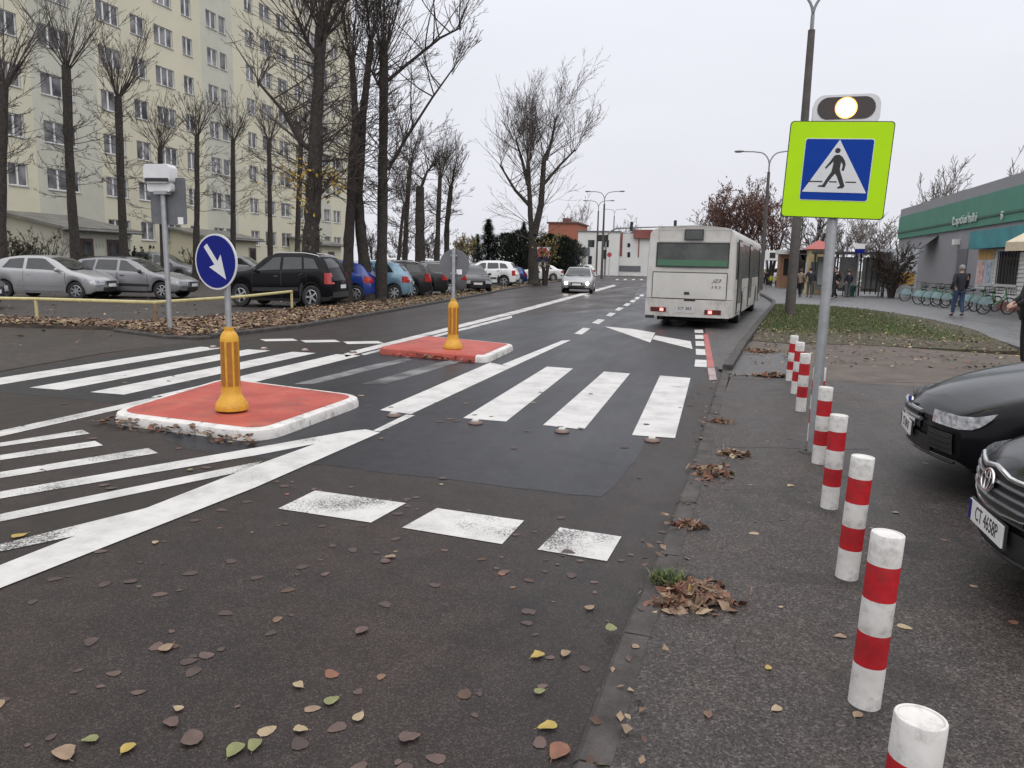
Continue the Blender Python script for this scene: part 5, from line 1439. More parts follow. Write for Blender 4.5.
b = MB(); b.bbox(-.26, .26, -.06, -.03, z0, z0+(z1-z0)*.44); b.build('blue_plate', SIGNBLUE, t)
P = G(849, 297.5)
t = thing('litter_bin', 'dark green litter bin beside the shelter', 'bin', P)
GBIN = mat('green bin', (.015, .07, .05), .5)
b = MB(); b.lathe([(.0, .05), (.26, .05), (.32, .62), (.34, .64), (.34, .70), (.29, .70), (.26, .2), (0, .2)], 18); b.build('bin_body', GBIN, t, 40)
b = MB(); b.tube([(-.36, 0, 0), (-.36, 0, .8)], .03, 6); b.build('post', SHF, t)
P = Vector((5.4, 74, .05)); z1 = zat(P, 251); z0 = zat(P, 261)
t = thing('info_board', 'white board on posts with dark marks, far right behind the bus', 'board', P)
b = MB(); b.bbox(-1.0, 1.0, -.04, .04, z0, z1); bo_ = b.build('board', WHITEP, t)
b = MB(); b.bbox(-.6, -.1, -.055, -.041, z0+.2, z1-.2); b.bbox(.15, .6, -.055, -.041, z0+.15, z1-.25); b.build('printed_marks', BLACKP, bo_)
for x in (-.8, .8): b = MB(); b.tube([(x, 0, 0), (x, 0, z0)], .04, 6); b.build('leg', STEEL, t)
# low sheds behind the stop
SHED = mat('brown shed wall', (.24, .13, .07), .8, var=.2, scale=2)
for (px, w, lb) in ((797, 2.6, 'brown market shed with a white roof edge, left of the booth'), (815, 2.6, 'second brown market shed, right behind the lamp post')):
    c = onY(px, 262, 66); zt = onY(px, 255, 66).z
    t = thing('market_shed', lb, 'shed', (c.x, 66, .05), group='market sheds')
    b = MB(); b.bbox(-w/2, w/2, 0, 2.5, 0, zt); b.build('wall', SHED, t)
    b = MB(); b.bbox(-w/2-.2, w/2+.2, -.5, 2.7, zt, zt+.35); b.build('roof', WHITEP, t)
    b = MB(); b.bbox(-w/2+.3, w/2-.3, -.02, -.002, 1.0, zt-.35); b.build('shutter', DARKIN, t)

# ------------------------------------------------------------------ street lamps
CONC = mat('dark concrete post', (.085, .075, .07), .85, var=.2, scale=5, bump=.4)
LAMPM = mat('lamp grey metal', (.22, .225, .23), .5, metal=.3)
def lamp(label, P, ytop, r0, r1, both=True, arm=1.9, ang=0, concrete=True, reach=1.0, lean=0):
    h = zat(P, ytop)
    t = thing('street_lamp', label, 'street lamp', P, ang, 'street lamps along the road')
    b = MB(); b.tube([(0, 0, -.1), (0, 0, h*.5), (0, 0, h)], [r0, (r0+r1)/2, r1], 12); b.build('post', CONC if concrete else LAMPM, t, 50)
    b = MB(); b.tube([(0, 0, h-.05), (0, 0, h+.45)], r1*.55, 8); b.build('arm_socket', LAMPM, t, 50)
    for sd in ((1, -1) if both else (-1,)):
        pts = [(0, 0, h+.35)]
        for k in range(9):
            a = R(90)*k/8; pts.append((sd*(.75*reach*(1-math.cos(a))), 0, h+.4+.95*reach*math.sin(a)))
        pts += [(sd*(arm*.62), 0, h+.4+1.0*reach), (sd*arm, 0, h+.4+1.02*reach)]
        b = MB(); b.tube(pts, [.045]*len(pts), 7); a_ = b.build('arm', LAMPM, t, 50)
        b = MB(); x = sd*(arm+.28); z = h+.42+1.02*reach
        b.lathe([(0, -.07), (.13, -.05), (.16, 0), (.12, .06), (0, .08)], 12, M=Matrix.Translation((x, 0, z)) @ Matrix.Diagonal((2.3, 1, 1, 1)))
        hd = b.build('lamp_head', LAMPM, a_, 50)
        b = MB(); b.lathe([(0, -.02), (.10, -.01), (.12, .01)], 12, M=Matrix.Translation((x+sd*.06, 0, z-.075)) @ Matrix.Diagonal((2, 1, 1, 1))); b.build('lens', GLASS_L, hd, 50)
    return t
lamp('tall concrete lamp post with two curved arms, right behind the crossing sign', G(789.5, 316), 30, .175, .11, arm=1.45, reach=.8)
lamp('double arm lamp post standing behind the bus, by the russet tree', Vector((3.3, 58, 0)), 172, .16, .10, arm=1.8)
lamp('lamp post with one visible arm, farther off behind the russet tree', Vector((3.0, 92, 0)), 203, .15, .10, both=False, arm=1.8)
lamp('double arm lamp post left of the road, nearer of the pair by the signal mast', G(601.5, 278.5), 204, .16, .10, arm=1.7)
lamp('double arm lamp post just left of its twin by the signal mast', G(596, 276), 211, .15, .10, arm=1.6)
lamp('slim double arm lamp post in front of the white building', G(612, 272.5), 216, .15, .10, arm=1.9)
# signal mast over the road
SIGDK = mat('signal housing', (.02, .02, .022), .5)
P = G(604.5, 278)
t = thing('signal_mast', 'curved grey mast carrying traffic signals over the road', 'traffic signal', P)
zt = zat(P, 228)
pts = [(0, 0, 0), (0, 0, zt-1.5)]+[(1.7*(1-math.cos(R(90)*k/8)), 0, zt-1.5+1.5*math.sin(R(90)*k/8)) for k in range(1, 9)]+[(4.5, -.2, zt+.1), (9, -.5, zt+.25)]
b = MB(); b.tube(pts, [.12]*2+[.10]*8+[.08, .05], 10); b.build('mast', LAMPM, t, 50)
for x, dz in ((3.05, .1), (8.2, .3)):
    b = MB(); b.bbox(x-.17, x+.17, -.30, -.08, zt-.45+dz, zt+.65+dz); h_ = b.build('signal_head', SIGDK, t)
    for k in range(3):
        b = MB(); b.lathe([(0, 0), (.12, 0)], 12, M=Matrix.Translation((x, -.305, zt-.25+dz+.35*k)) @ Matrix.Rotation(R(90), 4, 'X')); b.build('signal_lens', BLACKP, h_)
b = MB(); b.bbox(-.2, .16, -.35, -.13, 2.3, 3.4); h_ = b.build('signal_head', SIGDK, t)
b = MB(); b.bbox(-1.1, .3, -.2, -.12, zat(P, 241.5), zat(P, 235)); b.build('name_board', SIGDK, t)
# small road signs on the left far verge
P = Vector((-13.1, 82, 0))
def signpost(label, P, sh, col, y0, y1, w, grp=None):
    t = thing('road_sign', label, 'road sign', P, group=grp)
    z0, z1 = zat(P, y1), zat(P, y0)
    b = MB(); b.tube([(0, 0, 0), (0, 0, z1)], .04, 8); b.build('pole', STEEL, t)
    b = MB()
    if sh == 'sq': b.bbox(-w/2, w/2, -.07, -.04, z0, z1)
    else: disc(b, w/2, .03, face_matrix(Vector((0, -.05, (z0+z1)/2)), 0))
    b.build('sign_panel', col, t); return t
signpost('blue road sign beyond the oncoming silver car', G(577, 277.5)+Vector((-.5, 0, 0)), 'sq', mat('road sign blue', (.02, .10, .36), .4), 253, 261.5, 1.0)
t = signpost('round red and white sign board by the hedge, above the white sedan', G(543, 283), 'sq', WHITEP, 247, 269, 1.1)
o_ = t.location; z_ = zat(o_, 254)
b = MB(); disc(b, .55, .02, face_matrix(Vector((-.1, -.075, z_)), 0)); b.build('red_disc', mat('red sign paint', (.42, .07, .08), .5), t)
b = MB(); b.bbox(-.55, .35, -.10, -.096, zat(o_, 262), zat(o_, 257)); b.build('blue_band', SIGNBLUE, t)
signpost('small red sign on the far signal mast corner', G(606.5, 277.5)+Vector((.4, -1, 0)), 'rd', MATS['red sign paint'], 252.5, 257, .6)
# planter cabinet grey by the road
P = G(587, 278.5)
t = thing('utility_cabinet', 'grey roadside cabinet beyond the oncoming car', 'cabinet', P)
b = MB(); b.bbox(-.5, .5, -.2, .2, 0, .95); b.build('cabinet_body', mat('cabinet grey', (.28, .28, .27), .6), t)
b = MB(); b.bbox(-.55, .55, -.25, .25, .95, 1.02); b.build('lid', SIGNGREY, t)

# ------------------------------------------------------------------ buildings at the far end of the road
YB = 118.0
def bp(px, row, Y=YB): return onY(px, row, Y)
x0, x1, x2 = bp(577, 270).x, bp(618, 270).x, bp(652, 270).x; zt = bp(600, 232).z
WREN = mat('white render', (.62, .62, .60), .8, var=.06, scale=.6)
BRED_ = mat('red brown panel', (.22, .07, .06), .7, var=.2, scale=1)
t = thing('white_building', 'low white building with red-brown wall strips at the far bend of the road', 'building', (x0, YB, 0), R(0))
b = MB(); b.bbox(0, x1-x0, 0, 14, 0, zt); b.build('wall', WREN, t)
b = MB(); b.bbox(x1-x0+.002, x2-x0+6, 1.2, 15, 0, zt*.97); b.build('wing', WREN, t)
b = MB(); b.bbox(-.15, x1-x0+.15, -.15, 14.1, zt, zt+.18); b.build('parapet', SIGNGREY, t)
def fq(name, pa, pb, ra, rb, mt, y=-.05, d=.05):
    b = MB(); A, B_ = bp(pa, rb), bp(pb, ra)
    b.bbox(A.x-x0, B_.x-x0, y, y+d-.002, A.z, B_.z); return b.build(name, mt, t)
fq('window', 588, 594.5, 240, 247, GLASS); fq('window', 602.5, 609, 240, 247, GLASS); fq('dark_panel', 579, 590, 247.5, 256, SIGNGREY); fq('window', 588, 592, 256, 264, GLASS)
for pa, pb, ra, rb in ((618, 622, 233, 256), (637, 639, 237, 257)): fq('red_strip', pa, pb, ra, rb, BRED_, 1.12, .07)
for pa, pb, ra, rb in ((626.5, 629.5, 243, 247), (626.5, 629.5, 252, 257)): fq('window', pa, pb, ra, rb, GLASS, 1.14, .05)
fq('plinth', 612, 640, 266, 271, SIGNGREY, 1.1, .08)
A, B_ = bp(633, 238), bp(652, 229.5)
b = MB(); b.bbox(A.x-x0, B_.x-x0+5, .6, 12, A.z, B_.z); b.build('red_roof', BRED_, t)
YR = 150.0
a0, a1 = onY(548, 240, YR).x, onY(577, 240, YR).x; zt = onY(560, 223.5, YR).z
t = thing('brick_building', 'red brick building rising behind the dark hedge', 'building', (a0, YR, 0))
b = MB(); b.bbox(0, a1-a0, 0, 12, 0, zt); b.build('wall', mat('red brick', (.30, .105, .07), .85, var=.18, scale=5), t)
b = MB(); b.bbox(-.3, a1-a0+.3, -.3, 12.3, zt, zt+.3); b.build('roof', mat('brick roof', (.12, .05, .045), .8), t)
b = MB(); b.bbox((a1-a0)*.35, (a1-a0)*.55, 4, 7, zt+.3, zt+1.3); b.build('chimney', mat('chimney brick', (.14, .06, .05), .8), t)
# ------------------------------------------------------------------ bare trees
def rnd_perp(d, rg):
    a = Vector((rg.uniform(-1, 1), rg.uniform(-1, 1), rg.uniform(-1, 1))); a -= d*a.dot(d)
    return a.normalized() if a.length > 1e-5 else Vector((1, 0, 0))
def shoot(b, p, d, ln, r, rg, depth, n=5, up=.25, wob=.10, kids=6, sides=4, kl=.42, spread=.75, rmin=.006):
    pts = [p.copy()]; rad = [r]; q = p.copy(); d = d.normalized()
    for i in range(n):
        d = (d+rnd_perp(d, rg)*wob+Vector((0, 0, up/n))).normalized()
        q = q+d*(ln/n); pts.append(q.copy()); rad.append(max(rmin, r*(1-.8*(i+1)/n)))
    b.tube(pts, rad, sides, False)
    if depth <= 0: return
    for k in range(kids):
        t = rg.uniform(.18, .97); i = min(n-1, int(t*n)); f = t*n-i
        pp = pts[i].lerp(pts[i+1], f); dd = (pts[i+1]-pts[i]).normalized()
        nd = (dd+rnd_perp(dd, rg)*spread*rg.uniform(.6, 1.2)).normalized()
        shoot(b, pp, nd, ln*kl*rg.uniform(.6, 1.15)*(1.1-.5*t), max(rmin, rad[i]*.5), rg, depth-1, 4, up*.8, wob*1.2, max(2, int(kids*.6)), 3, kl, spread, rmin)
def trunk_tube(b, pts, rad, rg, n=12):
    # resample, with gnarls
    P_, R_ = [], []
    for i in range(len(pts)-1):
        m_ = 6
        for k in range(m_):
            t = k/m_; P_.append(pts[i].lerp(pts[i+1], t)+Vector((rg.uniform(-1, 1), rg.uniform(-1, 1), 0))*rad[i]*.07); R_.append((rad[i]*(1-t)+rad[i+1]*t)*rg.uniform(.9, 1.13))
    P_.append(pts[-1]); R_.append(rad[-1]); P_[0] = pts[0]
    b.tube(P_, R_, n)
def at_height(P, px, row):
    "the point above the ground spot P's distance line that the photograph shows at px, row"
    d = ray(px, row); dep = (P-Vector((0, 0, EYE))).dot(_fw); return Vector((0, 0, EYE))+d*(dep/F_PX)
def pollard(label, P, path, wpx, seed, shoots=16, slen=3.6, sprouts=26, kids=7, group='bare trees along the parking lot', twig=TWIG, depth=2, upw=.35, heads=None, fan=.75, rmin=.007, limbs=(), sprout_r=(.25, .95), sprout_len=1.4, name='bare_tree', tipk=.45):
    """path: list of (px, row) up the stem; wpx: stem widths in px there"""
    rg = random.Random(seed)
    pts = [at_height(P, x, y) for x, y in path]; pts[0] = Vector((P.x, P.y, 0))
    m_ = pxm(P); rad = [w*m_/2*.92 for w in wpx]
    t = thing(name, label, 'tree', P, 0, group)
    off = Vector((P.x, P.y, P.z))
    loc = [p-off for p in pts]; loc[0] = Vector((0, 0, -.1))
    b = MB(); trunk_tube(b, [loc[0], loc[0].lerp(loc[1], .12)]+loc[1:], [rad[0]*1.25, rad[0]]+rad[1:], rg)
    lim_pts = []
    for lp in limbs:     # heavier limbs given by picture points
        q = [at_height(P, x, y)-off for x, y in lp[0]]; b.tube(q, [lp[1]*m_/2*(1-.6*i/(len(q)-1)) for i in range(len(q))], 8); lim_pts.append(q)
    b.build('trunk', BARK, t, 70)
    b = MB()
    hp = [loc[-1]] + [q[-1] for q in lim_pts]
    hr = [rad[-1]]+[rad[-1]*.6]*len(lim_pts)
    for h, r0 in zip(hp, hr):
        main = h is hp[0]
        for k in range(int(shoots*1.5) if main else 7):
            a = 2*math.pi*k/max(1, shoots)+rg.uniform(-.6, .6); e = rg.uniform(.25, 1.0)
            d = Vector((math.cos(a)*fan*e, math.sin(a)*fan*e, 1.0 if main else .55))
            shoot(b, h-Vector((0, 0, rg.uniform(0, .5)*r0*4)), d, slen*rg.uniform(.55, 1.1)*(1 if main else tipk), min(.032, r0*rg.uniform(.08, .22)), rg, depth, 6, upw, .09, kids, 5, .40, .7, rmin)
    for k in range(int(sprouts*1.35)):
        u = rg.uniform(*sprout_r); n = len(loc)-1; i = min(n-1, int(u*n)); p = loc[i].lerp(loc[i+1], u*n-i)
        a = rg.uniform(0, 6.283); d = Vector((math.cos(a), math.sin(a), rg.uniform(-.05, .7)))
        shoot(b, p, d, sprout_len*rg.uniform(.5, 1.6), min(.03, rad[i]*.10), rg, depth, 5, .35, .13, 5, 4, .45, .7, rmin)
    for q in lim_pts:
        for k in range(14):
            i = rg.randrange(len(q)-1); p = q[i].lerp(q[i+1], rg.random()); 
            shoot(b, p, Vector((rg.uniform(-1, 1), rg.uniform(-1, 1), rg.uniform(.2, 1))), sprout_len*rg.uniform(.8, 1.8), .03, rg, max(1, depth-1), 5, .4, .1, 5, 4, .4, .7, rmin)
    c = b.build('crown', twig, t)
    return t, loc, rad
def spotX(px, X, row=262):
    p = onX(px, row, X); return Vector((p.x, p.y, 0))
GB = 'pollard trees in front of the apartment block'
XB = -27.0
for i, (x0, path, w, sl, sh, lb) in enumerate([
    (-2, [(-2, 290), (2, 170), (4, 85)], [11, 9, 9], 3.6, 16, 'leftmost dark trunk, at the very edge of the photo'),
    (76, [(76, 270), (71, 190), (66, 66)], [11, 9.5, 9], 4.2, 18, 'tall pollard tree with a broad fork, behind the silver hatchback'),
    (124, [(124, 275), (121, 190), (118, 97)], [9.5, 8, 7.5], 3.6, 18, 'pollard tree between the annex doors, behind the silver estate'),
    (163, [(163, 276), (162, 220), (160, 148)], [6.5, 5.5, 5], 2.8, 16, 'short thin pollard tree behind the white flasher box'),
    (194, [(194, 278), (197, 210), (197, 136)], [7.5, 5.5, 5], 2.7, 16, 'thin pollard tree above the blue arrow sign'),
    (232, [(233, 275), (233, 210), (233, 140)], [6, 5, 4.6], 2.9, 16, 'thin pollard tree right of the blue arrow sign'),
    (270, [(271, 272), (270, 210), (269, 142)], [6, 5, 4.6], 2.9, 16, 'thin pollard tree above the black off-road car'),
    (296, [(296, 270), (298, 220), (301, 140)], [6.5, 5, 5], 3.2, 16, 'thin pollard tree just left of the ivy trunk')]):
    pollard(lb[0].upper()+lb[1:], spotX(x0, XB), path, w, 100+i, sh, sl, 24, 6, GB, sprout_r=(.45, .97), fan=.95)
GV = 'roadside trees on the leafy strip'
Pn = G(312, 306)
t9, loc9, rad9 = pollard('Thick trunk with ivy round its foot and a few yellow leaves, nearest roadside tree', Pn, [(312, 306), (311, 240), (314, 190), (317, 110), (321, 28)], [24, 17, 17, 13, 12], 201, 18, 4.6, 54, 7, GV, limbs=[([(312, 150), (300, 142), (284, 112), (258, 82)], 6), ([(321, 45), (330, 25), (346, 0)], 6), ([(319, 60), (306, 40), (298, 18)], 5)], sprout_r=(.42, .98), sprout_len=2.0, fan=.6)
pollard('Dark slender trunk standing right of the ivy trunk', G(347, 302.5), [(347, 302), (349, 240), (353, 165), (356, 120), (352, 62)], [13, 11, 10, 8, 7], 202, 16, 4.2, 44, 8, GV, fan=.45, sprout_r=(.35, .98), sprout_len=1.8, twig=TWIG)
pollard('Leaning trunk, left one of the crossing pair beside the bright blue car', G(369, 302.5), [(369, 302), (361, 235), (358, 190), (363, 115), (371, 42)], [15, 12, 10, 8, 7], 203, 16, 4.2, 36, 7, GV, fan=.5, sprout_r=(.4, .98), sprout_len=1.8)
pollard('Straight dark trunk, right one of the crossing pair, with long boughs to the right', G(381, 302.5), [(381, 302), (382, 235), (383, 150), (384, 52)], [13, 11, 10, 8.5], 204, 20, 4.6, 40, 7, GV, limbs=[([(388, 170), (405, 140), (432, 98), (452, 70)], 3.5), ([(386, 82), (405, 66), (440, 38), (460, 28)], 4), ([(384, 95), (374, 76), (372, 70)], 3)], fan=.55, sprout_r=(.4, .98), sprout_len=2.2)
pollard('Cut-off bare trunk with one side branch, left of the round sign back', G(420, 294.5), [(420, 294), (420, 240), (420, 187)], [12, 10, 9], 205, 0, 1, 10, 4, GV, limbs=[([(421, 188), (427, 172), (434, 164)], 3.5)], sprout_r=(.3, .9), sprout_len=1.2)
XC = -20.5
for i, (x0, path, w, sl, lb) in enumerate([
    (404, [(403, 275), (406, 225), (410, 167)], [6.5, 5, 4.5], 3.3, 'slim tree behind the cut-off trunk, its stem leaning right'),
    (436, [(436, 272), (438, 225), (440, 178)], [6.5, 5.5, 4.5], 3.6, 'slim tree above the round sign back, left of its neighbour'),
    (446, [(446, 272), (447, 225), (451, 186)], [7, 5.5, 5], 4.2, 'wide crowned slim tree right above the round sign back'),
    (396, [(397, 275), (400, 240), (404, 205)], [4, 3.5, 3], 3.0, 'thin leaning sapling behind the twin trunks')]):
    pollard(lb[0].upper()+lb[1:], spotX(x0, XC, 266), path, w, 300+i, 18, sl, 20, 6, GV, sprout_r=(.4, .97), fan=.75, rmin=.010)
# split tree farther on
TWIG2 = mat('paler twigs', (.06, .05, .044), .9, col2=(.12, .098, .084), scale=3)
P = G(534, 285.5)
pollard('Split two-stem tree with a tall airy crown, left of the oncoming car', P, [(534, 285), (533, 250), (531, 225), (528, 165)], [13, 10, 6, 4.5], 401, 26, 5.4, 20, 9, GV, limbs=[([(534, 235), (541, 205), (544, 160), (548, 150)], 8), ([(529, 205), (515, 190), (500, 165)], 4), ([(543, 185), (560, 165), (575, 150)], 3.5), ([(528, 185), (522, 160), (516, 140)], 4), ([(546, 160), (552, 140), (556, 118)], 4)], fan=.5, rmin=.008, sprout_r=(.45, .98), sprout_len=3.0, tipk=.9, twig=TWIG2)

# leaves still on: ivy round the foot and yellow leaves of the nearest tree
IVY = mat('ivy leaf', (.035, .045, .020), .6, var=.4, scale=5); IVYB = mat('dry ivy leaf', (.10, .075, .05), .8, var=.4, scale=5)
YLEAF = mat('yellow leaf', (.40, .27, .03), .6, var=.25, scale=8); YLEAF2 = mat('ochre leaf', (.26, .16, .035), .7, var=.25, scale=8)
def leaf_quad(b, c, s, rg, flat=False, n=None):
    a = rg.uniform(0, 6.283)
    if flat: nn = Vector((rg.gauss(0, .28), rg.gauss(0, .28), 1)).normalized()
    else: nn = Vector((rg.uniform(-1, 1), rg.uniform(-1, 1), rg.uniform(-.3, 1))).normalized() if n is None else n
    u = nn.cross(Vector((math.cos(a), math.sin(a), .2))).normalized(); w = nn.cross(u)
    k = rg.uniform(.6, .8); f = rg.uniform(-.25, .35)*s
    b.v += [tuple(c-u*s*.55), tuple(c+w*s*k*.5-u*s*.05+nn*f*.6), tuple(c+u*s*.6+nn*f*.3), tuple(c-w*s*k*.5-u*s*.05+nn*f*.6)]
    n0 = len(b.v)-4; b.face((n0, n0+1, n0+2)); b.face((n0, n0+2, n0+3))
rg = random.Random(5)
b = MB()
for k in range(900):
    z = abs(rg.gauss(0, 1.1)); 
    if z > 3: continue
    r = rad9[0]*(1.05-.10*z)+abs(rg.gauss(0, .10))*(1.2 if z < .8 else .6); a = rg.uniform(0, 6.283)
    b.m = 0 if rg.random() < .6 else 1
    leaf_quad(b, Vector((r*math.cos(a), r*math.sin(a), z)), .11, rg)
b.build('ivy', [IVY, IVYB], t9)
b = MB()
cl = [(286, 178), (297, 185), (304, 176), (300, 195), (314, 180), (316, 195), (309, 205), (335, 178), (338, 184), (296, 172), (322, 172), (306, 170), (312, 212)]
for cx_, cy_ in cl:
    c = at_height(Pn, cx_, cy_)-Vector((Pn.x, Pn.y, 0))
    for k in range(20):
        b.m = 0 if rg.random() < .6 else 1
        leaf_quad(b, c+Vector((rg.gauss(0, .17), rg.gauss(0, .4), rg.gauss(0, .18))), .13, rg)
b.build('yellow_leaves', [YLEAF, YLEAF2], t9)

# farther trees: crowns of fine twigs on short stems
def crown_tree(label, P, top_row, wpx, seed, mt, group, stems=3, kids=8, rmin=.02, depth=2, sh=26, leaf=None, nleaf=0, base=.25, leafs=.25, name='bare_tree', trunk=BARK, tw=.13, narrow=1.0):
    rg = random.Random(seed); h = zat(P, top_row); w = wpx*pxm(P)/2
    t = thing(name, label, 'tree', P, 0, group)
    b = MB(); tips = []
    for s_ in range(stems):
        a = 6.283*s_/stems+rg.uniform(0, 1); e = Vector((math.cos(a), math.sin(a), 0))*w*.22*(stems > 1)
        p0 = Vector((0, 0, -.1))+e*.15; p1 = e*.6+Vector((0, 0, h*base)); p2 = e*1.6+Vector((rg.uniform(-.1, .1)*w, 0, h*(base+.3)))
        b.tube([p0, p1, p2], [tw*1.3, tw, tw*.55], 8); tips += [(p1, tw), (p2, tw*.55), (p1.lerp(p2, .5), tw*.7)]
    b.build('trunk', trunk, t, 70)
    b = MB()
    for k in range(sh):
        p, r0 = tips[k % len(tips)]; a = rg.uniform(0, 6.283); e = rg.uniform(.1, 1)
        d = Vector((math.cos(a)*e*narrow, math.sin(a)*e*narrow, rg.uniform(.45, 1.2)))
        L_ = min(h-p.z, h*.6)*rg.uniform(.55, 1.0)
        lim = w/max(.15, e*narrow)
        shoot(b, p, d, min(L_, lim), r0*.4, rg, depth, 5, .3, .12, kids, 4, .42, .8, rmin)
    b.build('crown', mt, t)
    if nleaf:
        v = b.v; b2 = MB()
        for k in range(nleaf):
            c = Vector(v[rg.randrange(len(v))])+Vector((rg.gauss(0, .2), rg.gauss(0, .2), rg.gauss(0, .2))); b2.m = rg.randrange(len(leaf)); leaf_quad(b2, c, leafs, rg)
        b2.build('foliage', leaf, t)
    return t
RUST1 = mat('russet leaf', (.095, .040, .032), .8, var=.3); RUST2 = mat('brown leaf', (.13, .075, .05), .8, var=.3)
GR = 'bare trees behind the bus stop'
def onYg(px, Y): p = onY(px, 268, Y); return Vector((p.x, p.y, 0))
crown_tree('broad russet tree rising behind the bus roof', onYg(738, 78), 178, 84, 1, REDTWIG, GR, 4, 9, .02, 2, 50, [RUST1, RUST2], 1500, leafs=.22)
crown_tree('russet tree at the left end of the tree group, above the bus roof', onYg(712, 88), 196, 56, 2, REDTWIG, GR, 3, 8, .02, 2, 34, [RUST1, RUST2], 700, leafs=.22)
crown_tree('russet tree between the bus front and the big lamp post', onYg(770, 76), 190, 62, 3, REDTWIG, GR, 3, 8, .02, 2, 36, [RUST1, RUST2], 650, leafs=.20)
crown_tree('grey bare tree with a dark forked trunk behind the sign pole', onYg(806, 64), 200, 70, 4, TWIG, GR, 2, 7, .016, 2, 26, tw=.22)
crown_tree('grey bare tree above the bus shelter', onYg(850, 72), 212, 66, 5, GREYTWIG, GR, 3, 7, .018, 2, 30)
crown_tree('grey bare tree left of the shop hall corner', onYg(880, 80), 215, 60, 6, GREYTWIG, GR, 3, 7, .018, 2, 30)
crown_tree('low grey bare tree behind the booth', onYg(826, 86), 222, 60, 14, GREYTWIG, GR, 3, 7, .02, 2, 28)
crown_tree('dark dense shrub tree in front of the shop hall', Vector((9.9, 48, .04)), 237, 40, 7, TWIG, GR, 3, 9, .014, 2, 44, base=.12, tw=.10)
crown_tree('slim poplar-like bare tree rising behind the shop hall roof', onYg(929, 118), 157, 26, 8, GREYTWIG, GR, 1, 8, .03, 2, 30, narrow=.28, base=.12)
crown_tree('second slim bare tree behind the shop hall roof, at the right edge', onYg(1016, 110), 148, 22, 9, GREYTWIG, GR, 1, 8, .03, 2, 30, narrow=.28, base=.12)
GF = 'far bare trees beyond the road bend'
for i, (px, Y, top, w, mt, lb) in enumerate([(665, 150, 226, 46, GREYTWIG, 'pale far tree just left of the bus roof'), (690, 140, 224, 40, GREYTWIG, 'pale far tree directly above the bus roof'), (575, 160, 200, 60, GREYTWIG, 'thin far tree beyond the brick building'), (625, 170, 214, 40, GREYTWIG, 'thin far tree behind the white building'),
    (372, 120, 225, 46, TWIG, 'far tree seen between the crossing trunks'), (400, 110, 228, 44, TWIG, 'far brownish tree behind the twin trunks'), (428, 115, 226, 40, TWIG, 'far brownish tree right of the cut-off trunk'), (458, 110, 230, 36, TWIG, 'far brownish tree behind the round sign back'), (476, 120, 232, 32, TWIG, 'far low tree left of the spruce')]):
    crown_tree(lb, onYg(px, Y), top, w, 50+i, mt, GF, 3, 7, .025, 2, 26, base=.18)
b = crown_tree('small tree with pale yellow leaves left of the spruce', onYg(463, 75), 232, 26, 60, TWIG, GF, 2, 6, .012, 2, 20, [YLEAF2, mat('pale green leaf', (.16, .17, .05), .7)], 420, leafs=.22)
crown_tree('bare shrub under the split tree with pale yellow leaves', P+Vector((.6, 1.0, 0)), 225, 30, 61, TWIG, GF, 2, 6, .010, 2, 16, [YLEAF2, MATS['pale green leaf']], 330, leafs=.16, name='shrub')

# conifers and hedges
CON = mat('dark conifer needles', (.012, .020, .012), .9, var=.4, scale=3); CON2 = mat('conifer needles', (.022, .034, .018), .9, var=.4, scale=3)
def conifer(label, P, top_row, wpx, seed, group, column=False, n=2600, cat='tree', name='conifer'):
    rg = random.Random(seed); h = zat(P, top_row); w = wpx*pxm(P)/2
    t = thing(name, label, cat, P, 0, group)
    b = MB(); b.tube([(0, 0, -.1), (0, 0, h*.9)], [w*.09+.05, .03], 8); b.build('trunk', BARK, t, 60)
    b = MB()
    for k in range(n):
        u = rg.random()**(.8 if column else .62 if False else .75); z = h*(.04+.95*u)
        rmax = w*(1-u)**.8 if not column else w*(1-max(0, (u-.75)/.25)**2*.8)
        lay = .75+.25*math.sin(u*38+rg.uniform(-.3, .3)) if not column else 1
        r = rmax*lay*math.sqrt(rg.uniform(.25, 1)); a = rg.uniform(0, 6.283); b.m = 0 if rg.random() < .6 else 1
        c = Vector((r*math.cos(a), r*math.sin(a), z-.12*r)); s_ = h*.055*rg.uniform(.6, 1.4)
        d = Vector((math.cos(a), math.sin(a), rg.uniform(-.5, .5) if not column else rg.uniform(.3, 1.8))).normalized()*s_
        sd = d.cross(Vector((0, 0, 1))).normalized()*s_*.35 if d.cross(Vector((0, 0, 1))).length > 1e-4 else Vector((.1, 0, 0))
        n0 = len(b.v); b.v += [tuple(c-d*.4+sd*.5), tuple(c-d*.4-sd*.5), tuple(c+d-sd*.12), tuple(c+d+sd*.12)]; b.face((n0, n0+1, n0+2, n0+3))
    b.build('needles', [CON, CON2], t)
GC = 'dark conifers beyond the parking lot'
for i, (px, Y, top, w, col, lb) in enumerate([(488, 78, 219, 46, False, 'tall dark spruce above the white off-road car'), (477, 82, 234, 24, False, 'small dark spruce left of the tall one'), (506, 80, 233, 46, True, 'dark thuja right of the tall spruce'), (520, 76, 230, 46, True, 'dark thuja just left of the split tree'), (548, 74, 234, 34, True, 'dark thuja right of the split tree'), (562, 76, 236, 36, True, 'dark thuja left of the blue road sign'), (572, 80, 240, 30, True, 'low dark thuja at the end of the hedge'), (523, 90, 222, 16, False, 'pointed spruce tip showing over the thujas'), (535, 72, 238, 24, True, 'dark thuja hidden behind the split trunk')]):
    conifer(lb, onYg(px, Y), top, w, 70+i, GC, col, 4200 if w > 30 else 2600)
